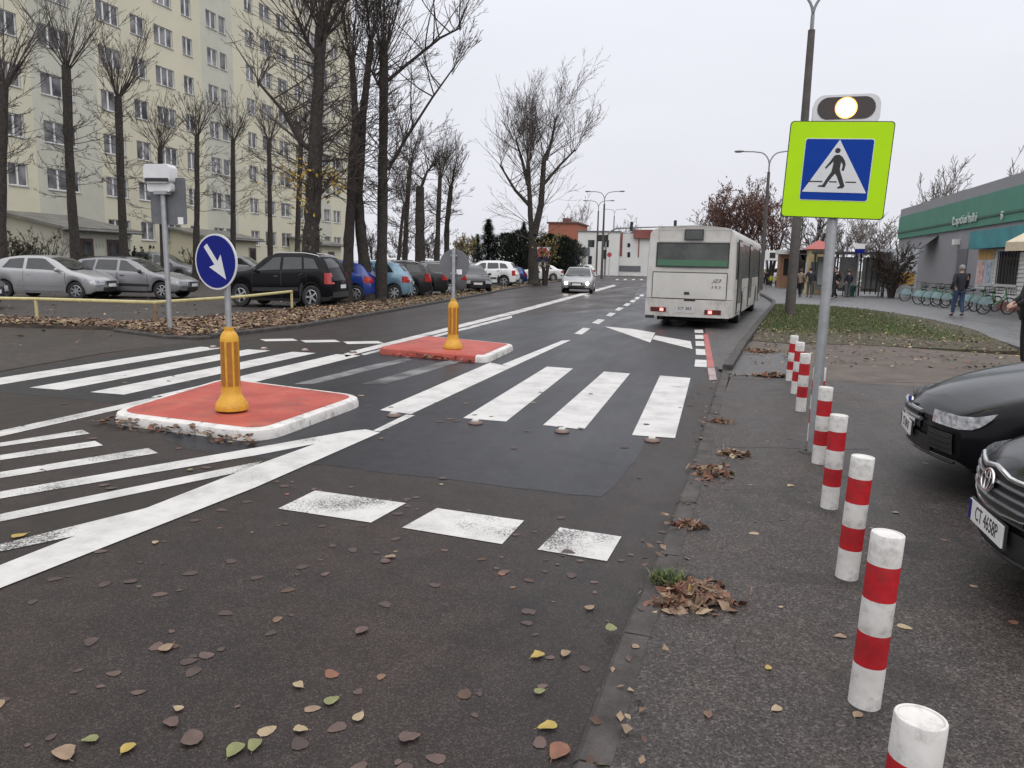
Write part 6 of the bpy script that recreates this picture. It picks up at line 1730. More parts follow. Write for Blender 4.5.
# shrubs by the apartment block
def shrub(label, P, top_row, wpx, seed, cols_, n=500, group='shrubs before the apartment block'):
    rg = random.Random(seed); h = zat(P, top_row); w = wpx*pxm(P)/2
    t = thing('shrub', label, 'shrub', P, 0, group)
    b = MB()
    for k in range(16):
        a = rg.uniform(0, 6.283); shoot(b, Vector((0, 0, 0)), Vector((math.cos(a)*w/h, math.sin(a)*w/h, 1)), h*rg.uniform(.7, 1.05), .03, rg, 2, 5, .2, .14, 6, 4, .42, .8, .008)
    v = b.v; b.build('branches', TWIG, t)
    b2 = MB()
    for k in range(n):
        c = Vector(v[rg.randrange(len(v))]); b2.m = rg.randrange(len(cols_)); leaf_quad(b2, c, .16, rg)
    if n: b2.build('leaves', cols_, t)
GREENL = mat('dull green leaf', (.045, .060, .028), .7, var=.4); BRNL = mat('dull brown leaf', (.10, .075, .045), .8, var=.4)
for i, (px, X, top, w, n, lb) in enumerate([(10, -34.5, 234, 34, 700, 'dense green shrub under the leftmost window'), (30, -34.5, 240, 26, 400, 'mixed shrub left of the annex'), (48, -33.8, 230, 40, 60, 'tall leafless shrub against the annex side wall'), (86, -33, 252, 18, 350, 'low green shrub before the dark annex door'), (140, -31, 249, 22, 900, 'dark evergreen shrub beside the grey van-like car'), (192, -34, 248, 22, 200, 'brownish shrub behind the bare trunk by the arrow sign'), (291, -31, 258, 18, 500, 'dark shrub behind the black off-road car')]):
    shrub(lb, spotX(px, X, 262), top, w, 80+i, [GREENL, BRNL] if i != 4 else [CON, CON2], n)
# ------------------------------------------------------------------ people: one skinned body each, clothes as skinned shells
SKIN = mat('skin', (.42, .26, .20), .55, var=.06)
def skinned(name, V, E_, mt, parent, sub=2, root=0):
    me = bpy.data.meshes.new(name); me.from_pydata([v[0] for v in V], E_, [])
    o = bpy.data.objects.new(name, me); COL.objects.link(o)
    md = o.modifiers.new('skin', 'SKIN'); md.use_smooth_shade = True
    o.modifiers.new('sub', 'SUBSURF').levels = sub; o.modifiers['sub'].render_levels = sub
    for i, v in enumerate(V):
        r = v[1]; me.skin_vertices[0].data[i].radius = r if isinstance(r, tuple) else (r, r)
        me.skin_vertices[0].data[i].use_root = (i == root)
    dg = bpy.context.evaluated_depsgraph_get(); dg.update()
    m2 = bpy.data.meshes.new_from_object(o.evaluated_get(dg)); bpy.data.objects.remove(o)
    m2.name = name; m2.materials.clear(); m2.materials.append(mt)
    m2.polygons.foreach_set('use_smooth', [True]*len(m2.polygons))
    o = bpy.data.objects.new(name, m2); COL.objects.link(o); o.parent = parent
    return o
def person(label, P, top_row, heading, jacket, trousers, hair, shoes, pose='stand', coat=False, hands=False, group=None, hat=None, arms=None, height=None):
    h = height or zat(P, top_row)-P.z; s = h/1.76
    t = thing('person', label, 'person', P, R(heading), group); t.scale = (s,)*3
    if pose == 'walk': L_ = [(.16, .52, .24, .08), (-.02, .50, -.26, .13)]
    elif pose == 'step': L_ = [(.10, .51, .14, .08), (.00, .50, -.14, .10)]
    else: L_ = [(.02, .51, .0, .08), (.01, .51, -.02, .08)]
    A_ = arms or ([((-.10, .26, 1.16), (.06, .28, .93)), ((.06, .26, 1.16), (.16, .26, .94))] if pose != 'stand' else [((-.03, .27, 1.17), (.05, .26, .93)), ((-.03, .27, 1.17), (.07, .25, .94))])
    V, E_ = [], []
    def add(p, r, par=None):
        V.append((p, r)); i = len(V)-1
        if par is not None: E_.append((par, i))
        return i
    pel = add((0, 0, .96), (.115, .085)); sp = add((0, 0, 1.14), (.115, .085), pel); ch = add((.0, 0, 1.34), (.155, .11), sp)
    nk = add((.0, 0, 1.50), .055, ch); hd = add((.025, 0, 1.60), (.078, .088), nk); tp = add((.02, 0, 1.70), (.072, .085), hd)
    nose = add((.118, 0, 1.605), .014, hd)
    wr = []
    for sd, (kx_, kz_, ax, az), (el, wri) in zip((1, -1), L_, A_):
        hp = add((0, sd*.09, .88), .08, pel); kn = add((kx_, sd*.10, kz_), .062, hp); an = add((ax, sd*.10, az), .042, kn); add((ax+.15, sd*.115, az-.045), .035, an)
        sh = add((0, sd*.185, 1.42), .062, ch); e_ = add((el[0], sd*el[1], el[2]), .043, sh); w_ = add((wri[0], sd*wri[1], wri[2]), .030, e_)
        d = (Vector((wri[0], sd*wri[1], wri[2]))-Vector((el[0], sd*el[1], el[2]))).normalized()
        pw = Vector((wri[0], sd*wri[1], wri[2])); pm = pw+d*.075; pa = add(tuple(pm), (.034, .020), w_)
        if hands:
            side = d.cross(Vector((0, 0, 1))); side = side.normalized() if side.length > .1 else Vector((1, 0, 0)); cu = side.cross(d).normalized()*-1
            for q, ln in zip((-.028, -.010, .010, .027), (.062, .075, .070, .052)):
                f1 = add(tuple(pm+side*q+d*.03), .0095, pa); f2 = add(tuple(pm+side*q+d*(.03+ln*.55)+cu*.012), .009, f1); add(tuple(pm+side*q+d*(.03+ln*.8)+cu*.035), .008, f2)
            th = add(tuple(pw+d*.03+side*.035), .011, pa); add(tuple(pw+d*.075+side*.055+cu*.02), .009, th)
        else: add(tuple(pm+d*.07+Vector((.01, 0, 0))), (.026, .014), pa)
    skinned('body', V, E_, SKIN, t)
    V, E_ = [], []
    lo = .80 if not coat else .52
    b0 = add((0, 0, lo), (.185, .145)); b1 = add((0, 0, 1.0), (.175, .14), b0); b2 = add((0, 0, 1.18), (.165, .13), b1); b3 = add((0, 0, 1.36), (.18, .135), b2); b4 = add((-.005, 0, 1.49), (.085, .08), b3)
    for sd, (el, wri) in zip((1, -1), A_):
        sh = add((0, sd*.19, 1.42), .082, b3); e_ = add((el[0], sd*el[1], el[2]), .064, sh); add((wri[0], sd*wri[1], wri[2]), .052, e_)
    skinned('jacket', V, E_, jacket, t)
    V, E_ = [], []
    p0 = add((0, 0, .98), (.155, .125))
    for sd, (kx_, kz_, ax, az) in zip((1, -1), L_):
        hp = add((0, sd*.092, .86), .105, p0); kn = add((kx_, sd*.10, kz_), .078, hp); add((ax, sd*.10, az+.02), .060, kn)
    skinned('trousers', V, E_, trousers, t)
    for sd, (kx_, kz_, ax, az) in zip((1, -1), L_):
        V, E_ = [], []
        a = add((ax-.035, sd*.10, az-.01), (.048, .05)); c = add((ax+.06, sd*.106, az-.028), (.045, .042), a); add((ax+.17, sd*.112, az-.045), (.04, .028), c)
        skinned('shoe', V, E_, shoes, t, 1)
    b = MB(); b.ball((.005, 0, 1.665), .112, 14, 8, (1.0, .88, .98))
    b.v = [(x if z > 1.66 or x < .03 else min(x, .03), y, z) for x, y, z in b.v]
    b.build('hair' if not hat else 'hat', hat or hair, t, 60)
    if hands or h*F_PX/((P-Vector((0, 0, EYE))).dot(_fw)) > 45:
        for sd in (1, -1):
            b = MB(); b.ball((.105, sd*.034, 1.628), .011, 8, 5); b.build('eye', DARKIN, t, 60)
            b = MB(); b.ball((.01, sd*.088, 1.61), .03, 8, 5, (.6, .35, 1)); b.build('ear', SKIN, t, 60)
        b = MB(); b.box((.108, 0, 1.553), (.012, .045, .010)); b.build('mouth', mat('lips', (.30, .12, .10), .5), t)
    return t
CL = lambda n, c: mat('cloth '+n, c, .9, var=.15, scale=12, bump=.3, bscale=40)
CNAVY, CBLACK, CJEANS, CBEIGE, CGREY, CGREEN, CVEST, CLG = CL('navy', (.022, .023, .030)), CL('black', (.012, .012, .013)), CL('jeans', (.035, .055, .11)), CL('beige', (.20, .15, .11)), CL('grey', (.09, .09, .095)), CL('olive', (.10, .11, .06)), CL('yellow vest', (.50, .55, .03)), CL('light grey', (.38, .37, .36))
HGREY, HDARK, HBROWN = mat('grey hair', (.24, .23, .22), .8), mat('dark hair', (.02, .016, .013), .7), mat('brown hair', (.06, .035, .02), .7)
ZP = .05
person('man in a dark jacket and blue jeans walking away along the bicycles', G(957, 316.5, ZP), 265, 100, CNAVY, CJEANS, HGREY, CBLACK, 'step')
person('person in a long black coat striding past the bus shelter', G(834, 299.5, ZP), 266.5, 215, CBLACK, CBLACK, HDARK, CBLACK, 'walk', coat=True)
person('person in an olive and dark outfit standing by the green litter bin', G(847, 297.5, ZP), 269.5, 120, CNAVY, CGREY, HBROWN, CBLACK, 'stand')
person('person in dark clothes standing with their back turned, left of the booth', G(809, 297, ZP), 267.5, 95, CNAVY, CGREY, HDARK, CBLACK, 'stand')
person('person in a beige jacket and dark leggings left of the booth', G(799.5, 297, ZP), 269, 60, CBEIGE, CBLACK, HBROWN, CBLACK, 'step')
person('person in navy standing just left of the big lamp post', G(781, 287.5, ZP), 266.5, 250, CNAVY, CNAVY, HDARK, CBLACK, 'stand')
person('person in black nearest to the bus front on the pavement', G(765, 286.5, ZP), 269.5, 260, CBLACK, CNAVY, HDARK, CBLACK, 'stand')
for px, lb in ((770.5, 'left child in a yellow vest beside the bus front'), (776, 'right child in a yellow vest, next to the person in navy')):
    person(lb, G(px, 286.8, ZP), 274.5, 250, CVEST, CNAVY, HBROWN, CBLACK, 'stand', group='children in yellow vests')
Pp = Vector((5.03, 14.15, Z1))
person('person at the right photo edge in dark clothes and pale shoes, hands joined in front', Pp, 0, 178, CBLACK, CBLACK, HDARK, CLG, 'stand', hands=True, height=1.80,
       arms=[((.05, .27, 1.16), (.24, .10, 1.03)), ((.05, .27, 1.16), (.24, .07, 1.06))])
# white car parked beyond the people
K = CARKINDS['hatch']
build_car('parked_car', 'white car standing beyond the children and the lamp post', 'mpv', PT_WHITE, onYg(779, 86), R(170), 1.05, 'cars beyond the bus stop', detail=False)
build_car('parked_car', 'white car standing beyond the dark shrub tree', 'hatch', PT_WHITE, onYg(886, 66), R(175), 1.05, 'cars beyond the bus stop', detail=False)

# ------------------------------------------------------------------ hire bicycles in a row
BGREEN = mat('bike green', (.05, .20, .09), .4); BTEAL = mat('teal wheel cover', (.20, .40, .42), .45, scale=7, col2=(.50, .58, .58)); BYEL = mat('bike yellow', (.45, .42, .05), .4)
def make_bike():
    t = thing('hire_bicycle', 'x', 'bicycle', (0, 0, 0), 0, 'hire bicycles in a row by the shop hall')
    r = .335
    for x in (-.54, .54):
        Mw = Matrix.Translation((x, 0, r)) @ Matrix.Rotation(R(90), 4, 'X')
        b = MB(); n = 26
        b.tube([Mw @ Vector((r*.97*math.cos(2*math.pi*k/n), r*.97*math.sin(2*math.pi*k/n), 0)) for k in range(n+1)], .024, 6, False); w_ = b.build('wheel', RUBBER, t, 60)
        b = MB()
        for k in range(9):
            a = math.pi*2*k/9; b.tube([Mw @ Vector((0, 0, 0)), Mw @ Vector((r*.95*math.cos(a), r*.95*math.sin(a), 0))], .004, 4, False)
        b.tube([(x, -.05, r), (x, .05, r)], .03, 8); b.build('spokes', ALLOY, w_)
    b = MB()
    b.tube([(-.54, 0, r), (-.12, 0, .30), (-.22, 0, .82)], .02, 6); b.tube([(-.12, 0, .30), (.36, 0, .80)], .026, 8); b.tube([(-.54, 0, r), (-.20, 0, .70)], .014, 6); b.tube([(.54, 0, r), (.40, 0, .74), (.34, 0, 1.0)], .020, 8)
    b.build('frame', BGREEN, t, 50)
    b = MB(); b.tube([(.22, .30, 1.05), (.33, .16, 1.06), (.34, 0, 1.02), (.33, -.16, 1.06), (.22, -.30, 1.05)], .015, 6); b.build('handlebar', BLACKP, t, 50)
    b = MB(); b.ball((-.25, 0, .88), .13, 10, 6, (1.1, .75, .42)); b.build('saddle', BLACKP, t, 60)
    b = MB()
    for z, k in ((.78, .8), (.90, .9), (1.02, 1.0)):
        b.tube([(.44, -.16*k, z), (.44+.26*k, -.16*k, z), (.44+.26*k, .16*k, z), (.44, .16*k, z), (.44, -.16*k, z)], .012, 5)
    for x, y in ((.44, -.15), (.68, -.15), (.68, .15), (.44, .15), (.56, .15), (.56, -.15)): b.tube([(x, y*.85, .78), (x, y, 1.02)], .010, 4)
    b.bbox(.45, .66, -.13, .13, .77, .785); b.build('basket', BLACKP, t)
    b = MB()
    for sd in (1, -1):
        pts = [(-.54+.36*math.cos(a), r+.36*math.sin(a)) for a in [R(15+150*k/14) for k in range(15)]]
        n0 = len(b.v); b.v += [(x, sd*.045, z) for x, z in pts]+[(-.54, sd*.05, r+.04)]
        for k in range(14): b.face((n0+k, n0+k+1, n0+15))
    b.build('wheel_cover', BTEAL, t)
    b = MB(); b.tube([(-.12, -.12, .24), (-.12, .12, .36)], .02, 6); b.lathe([(0, -.01), (.09, -.01), (.09, .01), (0, .01)], 14, M=Matrix.Translation((-.12, -.06, .30)) @ Matrix.Rotation(R(90), 4, 'X')); b.build('crank', ALLOY, t, 50)
    return t
proto = make_bike()
bl = [(905, 302, 'hire bicycle farthest along the row, set apart near the dark shrub tree'), (919, 305, 'second hire bicycle from the far end of the row'), (927, 306, 'third hire bicycle from the far end of the row'), (936, 307, 'fourth hire bicycle from the far end of the row'), (944, 308.5, 'hire bicycle just left of the man in the dark jacket'), (966, 311, 'hire bicycle just right of the man in the dark jacket'), (974, 312, 'next to last hire bicycle before the kiosk'), (984, 315, 'hire bicycle nearest to the kiosk with its whole wheel showing')]
for i, (px, py, lb) in enumerate(bl):
    o = proto if i == 0 else copy_tree(proto)
    p = G(px, py-.6, ZP); o.location = p; o.rotation_euler = (R(random.uniform(-4, 4)), 0, R(28+random.uniform(-6, 6))); o.scale = (.95,)*3
    o.location = p+Vector((.5*math.cos(R(28)), .5*math.sin(R(28)), 0)); o['label'] = lb

# ------------------------------------------------------------------ leaves, grass, weeds
LV = [mat('leaf tan', (.22, .15, .098), .75, var=.25, scale=14), mat('leaf brown', (.13, .078, .05), .8, var=.3, scale=14), mat('leaf dark', (.075, .045, .032), .85, var=.3, scale=14), mat('leaf straw', (.30, .23, .14), .7, var=.2, scale=14), mat('leaf yellow', (.32, .23, .055), .65, var=.2, scale=14), mat('leaf rust', (.17, .075, .045), .75, var=.25, scale=14), mat('leaf wet pale', (.085, .052, .042), .6, var=.25, scale=14), mat('leaf wet dark', (.052, .032, .026), .6, var=.25, scale=14), mat('leaf green', (.16, .165, .065), .6, var=.2, scale=14)]
rg = random.Random(11)
def leaf_flat(b, c, s, rg):
    n = 9; a0 = rg.uniform(0, 6.283); n0 = len(b.v); tx, ty = rg.gauss(0, .05), rg.gauss(0, .05)
    for k in range(n):
        a = 2*math.pi*k/n; t_ = (1-math.cos(a))/2; x = s*(.5-t_)*1.1; y = s*.42*math.copysign(1, math.sin(a))*(abs(math.sin(a))**.9)*(.55+.75*t_)*rg.uniform(.85, 1.1)
        X, Y = x*math.cos(a0)-y*math.sin(a0), x*math.sin(a0)+y*math.cos(a0); b.v.append((c.x+X, c.y+Y, c.z+.001+abs(y)*.02))
    b.face(range(n0, n0+n))
def in_poly(x, y, P):
    c = False; j = len(P)-1
    for i in range(len(P)):
        if (P[i][1] > y) != (P[j][1] > y) and x < (P[j][0]-P[i][0])*(y-P[i][1])/(P[j][1]-P[i][1])+P[i][0]: c = not c
        j = i
    return c
def scatter(name, poly, n, z, size, weights, near=None, mats=LV, lift=.03, label=None, cat='fallen leaves', flat=False):
    b = MB(); xs_ = [p[0] for p in poly]; ys_ = [p[1] for p in poly]; k = 0; tries = 0
    while k < n and tries < n*60:
        tries += 1
        x, y = rg.uniform(min(xs_), max(xs_)), rg.uniform(min(ys_), max(ys_))
        if not in_poly(x, y, poly): continue
        if near and rg.random() > near(x, y): continue
        b.m = rg.choices(range(len(weights)), weights)[0]
        (leaf_flat(b, Vector((x, y, z+.0015)), size*rg.uniform(.4, 1.45), rg) if flat else leaf_quad(b, Vector((x, y, z+rg.uniform(.004, lift))), size*rg.uniform(.6, 1.25), rg, True)); k += 1
    o = b.build(name, mats); o['kind'] = 'stuff'; o['label'] = label; o['category'] = cat
    return o
scatter('leaf_litter', strip, 13000, .06, .095, (5, 4, 3, 3, .5, 2, 0, 0, 0), near=lambda x, y: min(1, (16/max(10, y))**1.6)*(1 if x > -18 else .4)*(1 if y < 25 else .6), label='dry brown leaves lying thick under the roadside trees', lift=.08)
scatter('leaf_litter', strip, 2500, .06, .10, (1, 1, 1, 2, 3, 0, 0, 0, 3), near=lambda x, y: 1 if y > 26 else .05, label='yellowish leaves farther along the tree strip')
scatter('lot_leaves', [(-30, 10), (-10, 10), (-12.5, 15), (-12.6, 26), (-30, 30)], 500, 0, .10, (3, 3, 3, 2, .3, 1, 0, 0, 0), label='single leaves blown over the parking lot', lift=.02)
scatter('verge_leaves', verge_pts, 1300, ZV, .075, (3, 4, 4, 2.5, .5, .8, 0, 0, .3), near=lambda x, y: 1 if y < 21 else .3, label='yellow and tan leaves on the grass verge', lift=.06)
scatter('mud_leaves', [(.5, 12.5), (6, 14.5), (9, 15), (6.5, 17.5), (1.2, 17.6)], 420, Z1, .075, (3, 4, 4, 2, .3, 1, 0, 0, 0), label='leaves on the trodden earth')
# faint wet leaves pressed on the carriageway and pavement
scatter('wet_leaves', [(-2.6, 1.6), (-.3, 1.6), (-.2, 4.6), (-3.2, 4.9), (-3.4, 3.4)], 150, .0005, .050, (.25, .4, .5, .1, .05, .2, 2, 5, .05), label='wet leaves pressed flat on the dark road', flat=True)
scatter('wet_leaves', [(-3.3, 2.7), (-.3, 3.5), (-.1, 10), (-8, 9), (-7, 4)], 90, .003, .055, (.3, .5, .6, .3, 0, .3, 2, 3, 0), label='scattered small leaves on the crossing', flat=True)
scatter('pavement_leaves', [(-.1, 1.6), (1.2, 1.6), (2.4, 9), (2.4, 11), (.2, 11)], 70, Z1, .042, (1.2, 1.5, 1, 1, .2, .5, 2, 2, 0), label='small leaves spread over the pavement', flat=True)
scatter('kerb_leaves', [(-.38, 1.5), (-.12, 1.5), (.02, 6), (.25, 11.5), (.1, 11.5), (-.2, 6)], 80, .03, .045, (2, 3, 3, 1, .1, 1.5, 1, 1, 0), label='leaf crumbs along the right kerb', lift=.02)
scatter('island_leaves', [(C1[0].x-.05, C1[0].y-.10), (C1[1].x+.05, C1[1].y-.16), (C1[1].x, C1[1].y+.02), (C1[0].x, C1[0].y+.0)], 120, .0, .075, (1, 3, 4, .5, 0, 2, 0, 0, 0), label='brown leaves caught against the large island', lift=.09)
scatter('island_leaves', [(C2[0].x+.3, C2[0].y-.12), (C2[1].x-.2, C2[1].y-.12), (C2[1].x-.2, C2[1].y+.02), (C2[0].x+.3, C2[0].y)], 70, .0, .07, (3, 3, 2, 3, .5, 1, 0, 0, 0), label='brown leaves caught against the small island', lift=.07)
# leaf heaps with withered grass by the kerb
def heap(cx_, cy_, rx, ry, hh, n, size, label, grass=0, gx=0, gy=0):
    b = MB()
    for k in range(n):
        a = rg.uniform(0, 6.283); r = abs(rg.gauss(0, .5)); 
        if r > 1.25: continue
        x, y = cx_+rx*r*math.cos(a), cy_+ry*r*math.sin(a)
        b.m = rg.choices(range(9), (4, 6, 3, .8, .1, 7, 0, 0, 0))[0]
        leaf_quad(b, Vector((x, y, Z1+.006+hh*max(0, 1-r)*rg.random())), size*rg.uniform(.5, 1.5), rg, rg.random() < .6)
    for k in range(n//3):       # stalks and straws
        a = rg.uniform(0, 6.283); r = abs(rg.gauss(0, .5)); x, y = cx_+rx*r*math.cos(a), cy_+ry*r*math.sin(a); a2 = rg.uniform(0, 6.283); l = size*rg.uniform(.5, 1.5)
        b.m = rg.choice((1, 2, 5, 0)); z = Z1+.008+hh*max(0, 1-r)*rg.random()
        p = Vector((x, y, z)); q = p+Vector((math.cos(a2)*l, math.sin(a2)*l, rg.uniform(-.2, .5)*l)); w = Vector((-math.sin(a2), math.cos(a2), 0))*.003
        b.poly([p-w, p+w, q+w, q-w])
    o = b.build('leaf_heap', LV); o['kind'] = 'stuff'; o['label'] = label; o['category'] = 'fallen leaves'
    return o
GR1 = mat('grass blade', (.050, .105, .018), .7, col2=(.095, .145, .030), scale=2, world=True); GR2 = mat('dry grass blade', (.16, .14, .06), .8, var=.3); GR3 = mat('dark grass blade', (.030, .050, .016), .75, var=.3)
def tuft(cx_, cy_, r, n, hgt, label):
    b = MB()
    for k in range(n):
        a = rg.uniform(0, 6.283); d = r*math.sqrt(rg.random()); x, y = cx_+d*math.cos(a), cy_+d*math.sin(a); h = hgt*rg.uniform(.4, 1.1)
        le = Vector((rg.gauss(0, .45), rg.gauss(0, .45), 1)).normalized()*h; w = Vector((math.cos(a), math.sin(a), 0))*.0035
        p = Vector((x, y, Z1)); b.m = rg.choice((0, 0, 2, 1)); m2 = p+le*.6; q = p+le+Vector((le.x*.5, le.y*.5, -.15*h))
        n0 = len(b.v); b.v += [tuple(p-w), tuple(p+w), tuple(m2+w*.7), tuple(m2-w*.7), tuple(q)]; b.face((n0, n0+1, n0+2, n0+3)); b.face((n0+3, n0+2, n0+4))
    o = b.build('grass_tuft', [GR1, GR2, GR3]); o['kind'] = 'stuff'; o['label'] = label; o['category'] = 'grass'
c = G(697, 597, Z1); heap(c.x, c.y, .17, .20, .05, 420, .055, 'heap of rusty leaves and stalks on the pavement edge by the kerb'); 
c = G(672, 606, Z1); heap(c.x, c.y, .10, .08, .02, 90, .05, 'thin edge of the leaf heap near the kerb')
c = G(668, 582, Z1); tuft(c.x, c.y, .085, 260, .085, 'green grass tuft growing at the kerb beside the leaf heap')
c = G(712, 473, Z1); heap(c.x, c.y, .16, .30, .035, 150, .06, 'brown leaf heap farther along the kerb')
c = G(733, 455, Z1); heap(c.x, c.y, .16, .12, .03, 80, .06, 'withered weeds on the pavement near the kerb')
c = G(687, 527, Z1); heap(c.x, c.y, .13, .05, .03, 80, .05, 'rusty leaves in the kerb joint')
c = G(722, 423, Z1); heap(c.x, c.y, .18, .07, .02, 50, .06, 'small dark leaf drift on the kerb edge')
c = G(775, 377, Z1); heap(c.x, c.y, .55, .12, .06, 180, .07, 'rusty leaves drifted against the farthest bollard')
c = G(757, 352, Z1); heap(c.x, c.y, .5, .35, .04, 150, .08, 'leaves at the corner of the verge and the bus bay kerb')
# larger leaves that can be told apart
def leaf_thing(px, py, mi, size, label, z=None):
    zz = z if z is not None else (.006 if px < 640-(768-py)*.0 and px < 600 else Z1)
    P = G(px, py, zz); b = MB()
    n = 13; out = []
    for k in range(n):
        a = 2*math.pi*k/n; t_ = (1-math.cos(a))/2; jag = rg.uniform(.84, 1.08); out.append((size*.95*(.5-t_), size*.36*math.copysign(1, math.sin(a))*(abs(math.sin(a))**.9)*(.5+.85*t_)*jag if 0 < k else 0))
    cu = rg.uniform(.05, .25)*size
    b.v = [(0, 0, .004)]+[(x, y, .003+cu*(abs(y)/size)**1.3+rg.uniform(0, .004)) for x, y in out]
    for k in range(n): b.face((0, 1+k, 1+(k+1) % n))
    b.tube([(out[0][0], 0, .006), (out[0][0]+size*.22, size*.06, .006)], .0010*size/.08, 4)
    o = b.build('fallen_leaf', LV[mi], None, 60); o.location = P; o.rotation_euler = (0, 0, rg.uniform(0, 6.283))
    tag(o, label, 'leaf', 'single leaves on the asphalt'); return o
NM = ['tan', 'brown', 'dark brown', 'straw coloured', 'yellow', 'rusty', 'pale wet', 'dark wet', 'greenish']
for px, py, mi, s, lb in [(611, 628, 8, .075, 'large greenish leaf lying at the kerb foot, below the leaf heap'), (537, 656, 4, .07, 'bright yellow round leaf on the road near the kerb'), (565, 654, 0, .06, 'tan leaf right beside the bright yellow round leaf'), (590, 608, 0, .06, 'tan leaf on the road left of the grass tuft'), (547, 727, 4, .075, 'ochre leaf on the road near the bottom edge, above the crumpled leaf'), (558, 752, 5, .10, 'crumpled rusty leaf at the bottom edge by the kerb'), (540, 692, 8, .05, 'small yellow-green leaf on the road, halfway to the kerb'),
    (167, 648, 0, .07, 'tan leaf alone on the dark road in the lower left'), (65, 754, 0, .095, 'large tan leaf at the bottom left'), (127, 749, 4, .06, 'ochre leaf at the bottom left between tan and wet leaves'), (90, 740, 8, .055, 'small greenish leaf at the bottom left'), (192, 738, 6, .10, 'large pale wet leaf at the bottom left'), (178, 709, 3, .045, 'small straw leaf above the large pale wet leaf'), (172, 723, 6, .07, 'reddish wet leaf in the lower left'), (234, 751, 8, .08, 'grey-green leaf at the bottom, next to its twin'), (254, 746, 8, .07, 'grey-green leaf at the bottom, right one of the twins'),
    (299, 686, 3, .055, 'straw leaf in the middle of the dark foreground'), (332, 701, 8, .065, 'pale green leaf with a stalk in the dark foreground'), (359, 717, 3, .06, 'straw leaf below the pale green leaf'), (301, 730, 3, .055, 'straw leaf near the bottom, left of the centre'), (410, 738, 6, .08, 'wet brownish leaf near the bottom centre'), (361, 631, 6, .075, 'pale wet leaf in the middle of the road'), (390, 557, 0, .065, 'tan leaf below the first stop line block'), (155, 543, 3, .05, 'pale leaf on the road just below the thick white edge line'), (20, 536, 4, .09, 'yellow leaf lying on the white hatching at the left edge'), (190, 470, 8, .06, 'greenish leaf between two hatch bars'),
    (776, 710, 3, .05, 'straw leaf on the pavement left of the nearest whole bollard'), (768, 668, 4, .04, 'small yellow leaf on the bare pavement'), (840, 637, 0, .055, 'curled tan leaf left of the nearest whole bollard'), (857, 716, 0, .05, 'tan leaf at the foot of the nearest whole bollard'), (708, 716, 1, .045, 'brown leaf on the lower pavement'), (790, 486, 3, .07, 'pale leaf cluster mate left of the third bollard'), (895, 513, 0, .05, 'tan leaf before the car with the readable plate'), (665, 515, 0, .06, 'tan leaf on the road beside the kerb, right of the last stop line block'), (635, 647, 0, .045, 'pinkish leaf on the kerb stone below the leaf heap')]:
    leaf_thing(px, py, mi, s, lb)
# verge grass
b = MB()
xs_ = [p[0] for p in verge_pts]; ys_ = [p[1] for p in verge_pts]; k = 0
while k < 26000:
    x, y = rg.uniform(min(xs_), max(xs_)), min(ys_)+(max(ys_)-min(ys_))*rg.random()**1.35
    if not in_poly(x, y, verge_pts): continue
    gq = (y-19.2-.5*math.sin(x*2.1))/2.2
    if x > 4.3: gq = min(gq, (6.6-x)/1.6)
    if rg.random() > max(.03, min(1, gq)): continue
    h = rg.uniform(.03, .085); le = Vector((rg.gauss(0, .5), rg.gauss(0, .5), 1)).normalized()*h; a = rg.uniform(0, 6.283); w = Vector((math.cos(a), math.sin(a), 0))*.009
    p = Vector((x, y, ZV)); b.m = rg.choices((0, 1, 2), (5, 2 if y > 21 else 4, 3))[0]; b.v += [tuple(p-w), tuple(p+w), tuple(p+le)]; n0 = len(b.v)-3; b.face((n0, n0+1, n0+2)); k += 1
o = b.build('grass', [GR1, GR2, GR3]); o['kind'] = 'stuff'; o['label'] = 'short green grass on the verge'; o['category'] = 'grass'
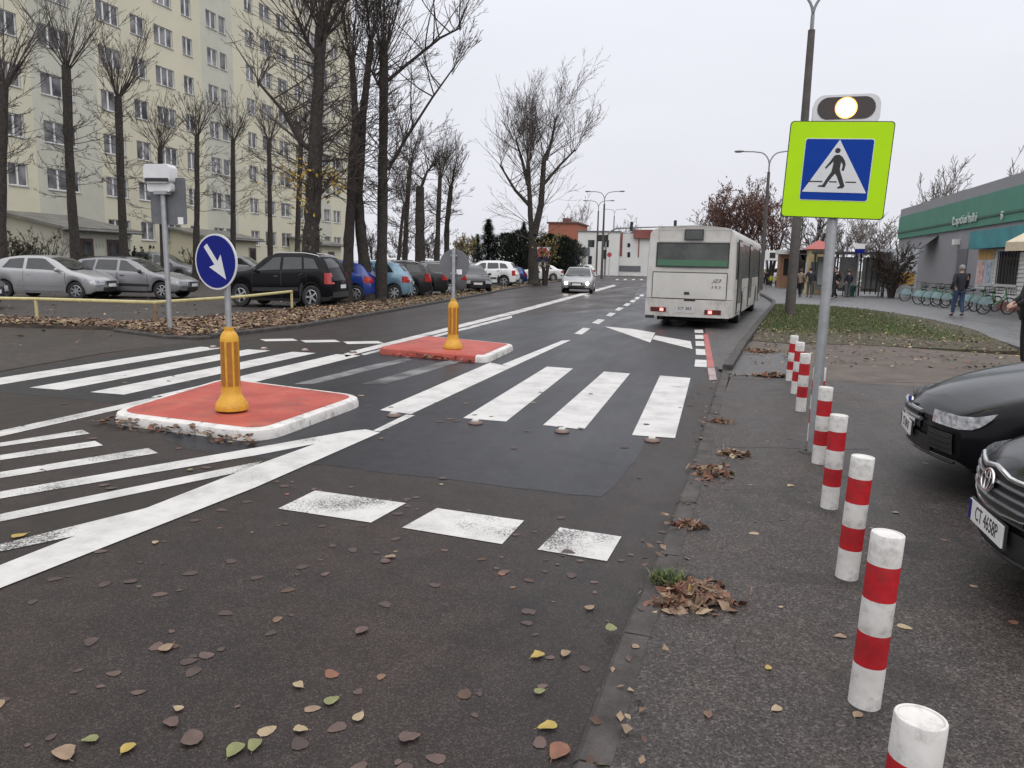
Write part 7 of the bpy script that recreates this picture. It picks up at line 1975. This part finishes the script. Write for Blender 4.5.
# road studs at the ends of the crossing bars
STUD = mat('stud body', (.14, .09, .075), .5, metal=.3); STUDL = mat('stud lens', (.55, .54, .50), .2)
for px, py, lb in [(394, 415.5, 'road stud before the left end of the zebra bars'), (475.5, 423, 'road stud before the second zebra bar'), (562, 431.5, 'road stud before the third zebra bar'), (652, 440.5, 'road stud before the right zebra bar'), (213, 347.6, 'road stud beyond the first far bar'), (264, 349.2, 'road stud beyond the second far bar'), (305, 350.6, 'road stud beyond the third far bar'), (353, 352.6, 'road stud at the tip of the double line')]:
    P = G(px, py, .008)
    t = thing('road_stud', lb, 'road stud', P, 0, 'round road studs at the crossing')
    b = MB(); b.lathe([(.075, 0), (.07, .012), (.05, .020), (0, .022)], 18); b.build('stud_body', STUD, t, 50)
    b = MB(); b.box((0, -.02, .026), (.06, .035, .018)); b.box((0, .02, .026), (.06, .03, .018)); b.build('reflector', STUDL, t)

# seams and cracks in the pavement and the old road
SEAMM = mat('tarred seam', (.012, .011, .011), .6, var=.3, scale=20, world=True)
def seam(name, pts, w, z):
    b = MB(); P = []
    for i in range(len(pts)-1):
        a, c = G(*pts[i], z), G(*pts[i+1], z)
        for k in range(8): P.append(a.lerp(c, k/8)+Vector((rg.gauss(0, .008), rg.gauss(0, .008), 0)))
    P.append(G(*pts[-1], z))
    for i in range(len(P)-1):
        d = (P[i+1]-P[i]); n_ = Vector((-d.y, d.x, 0)).normalized()*w*rg.uniform(.4, 1.0)
        b.poly([P[i]-n_, P[i+1]-n_, P[i+1]+n_, P[i]+n_])
    return struct(b, name, SEAMM)
seam('pavement_seam', [(700, 446), (760, 447.5), (870, 449)], .006, Z1+.002)
seam('pavement_seam', [(722, 378.5), (800, 380.5), (960, 383)], .012, Z1+.002)
seam('pavement_seam', [(752, 664), (738, 657), (732, 648), (741, 640)], .0022, Z1+.002)
seam('road_seam', [(718, 352), (735, 355), (760, 354)], .02, Z1+.006)
seam('road_crack', [(600, 610), (575, 640), (560, 668), (548, 700)], .0018, .0015)
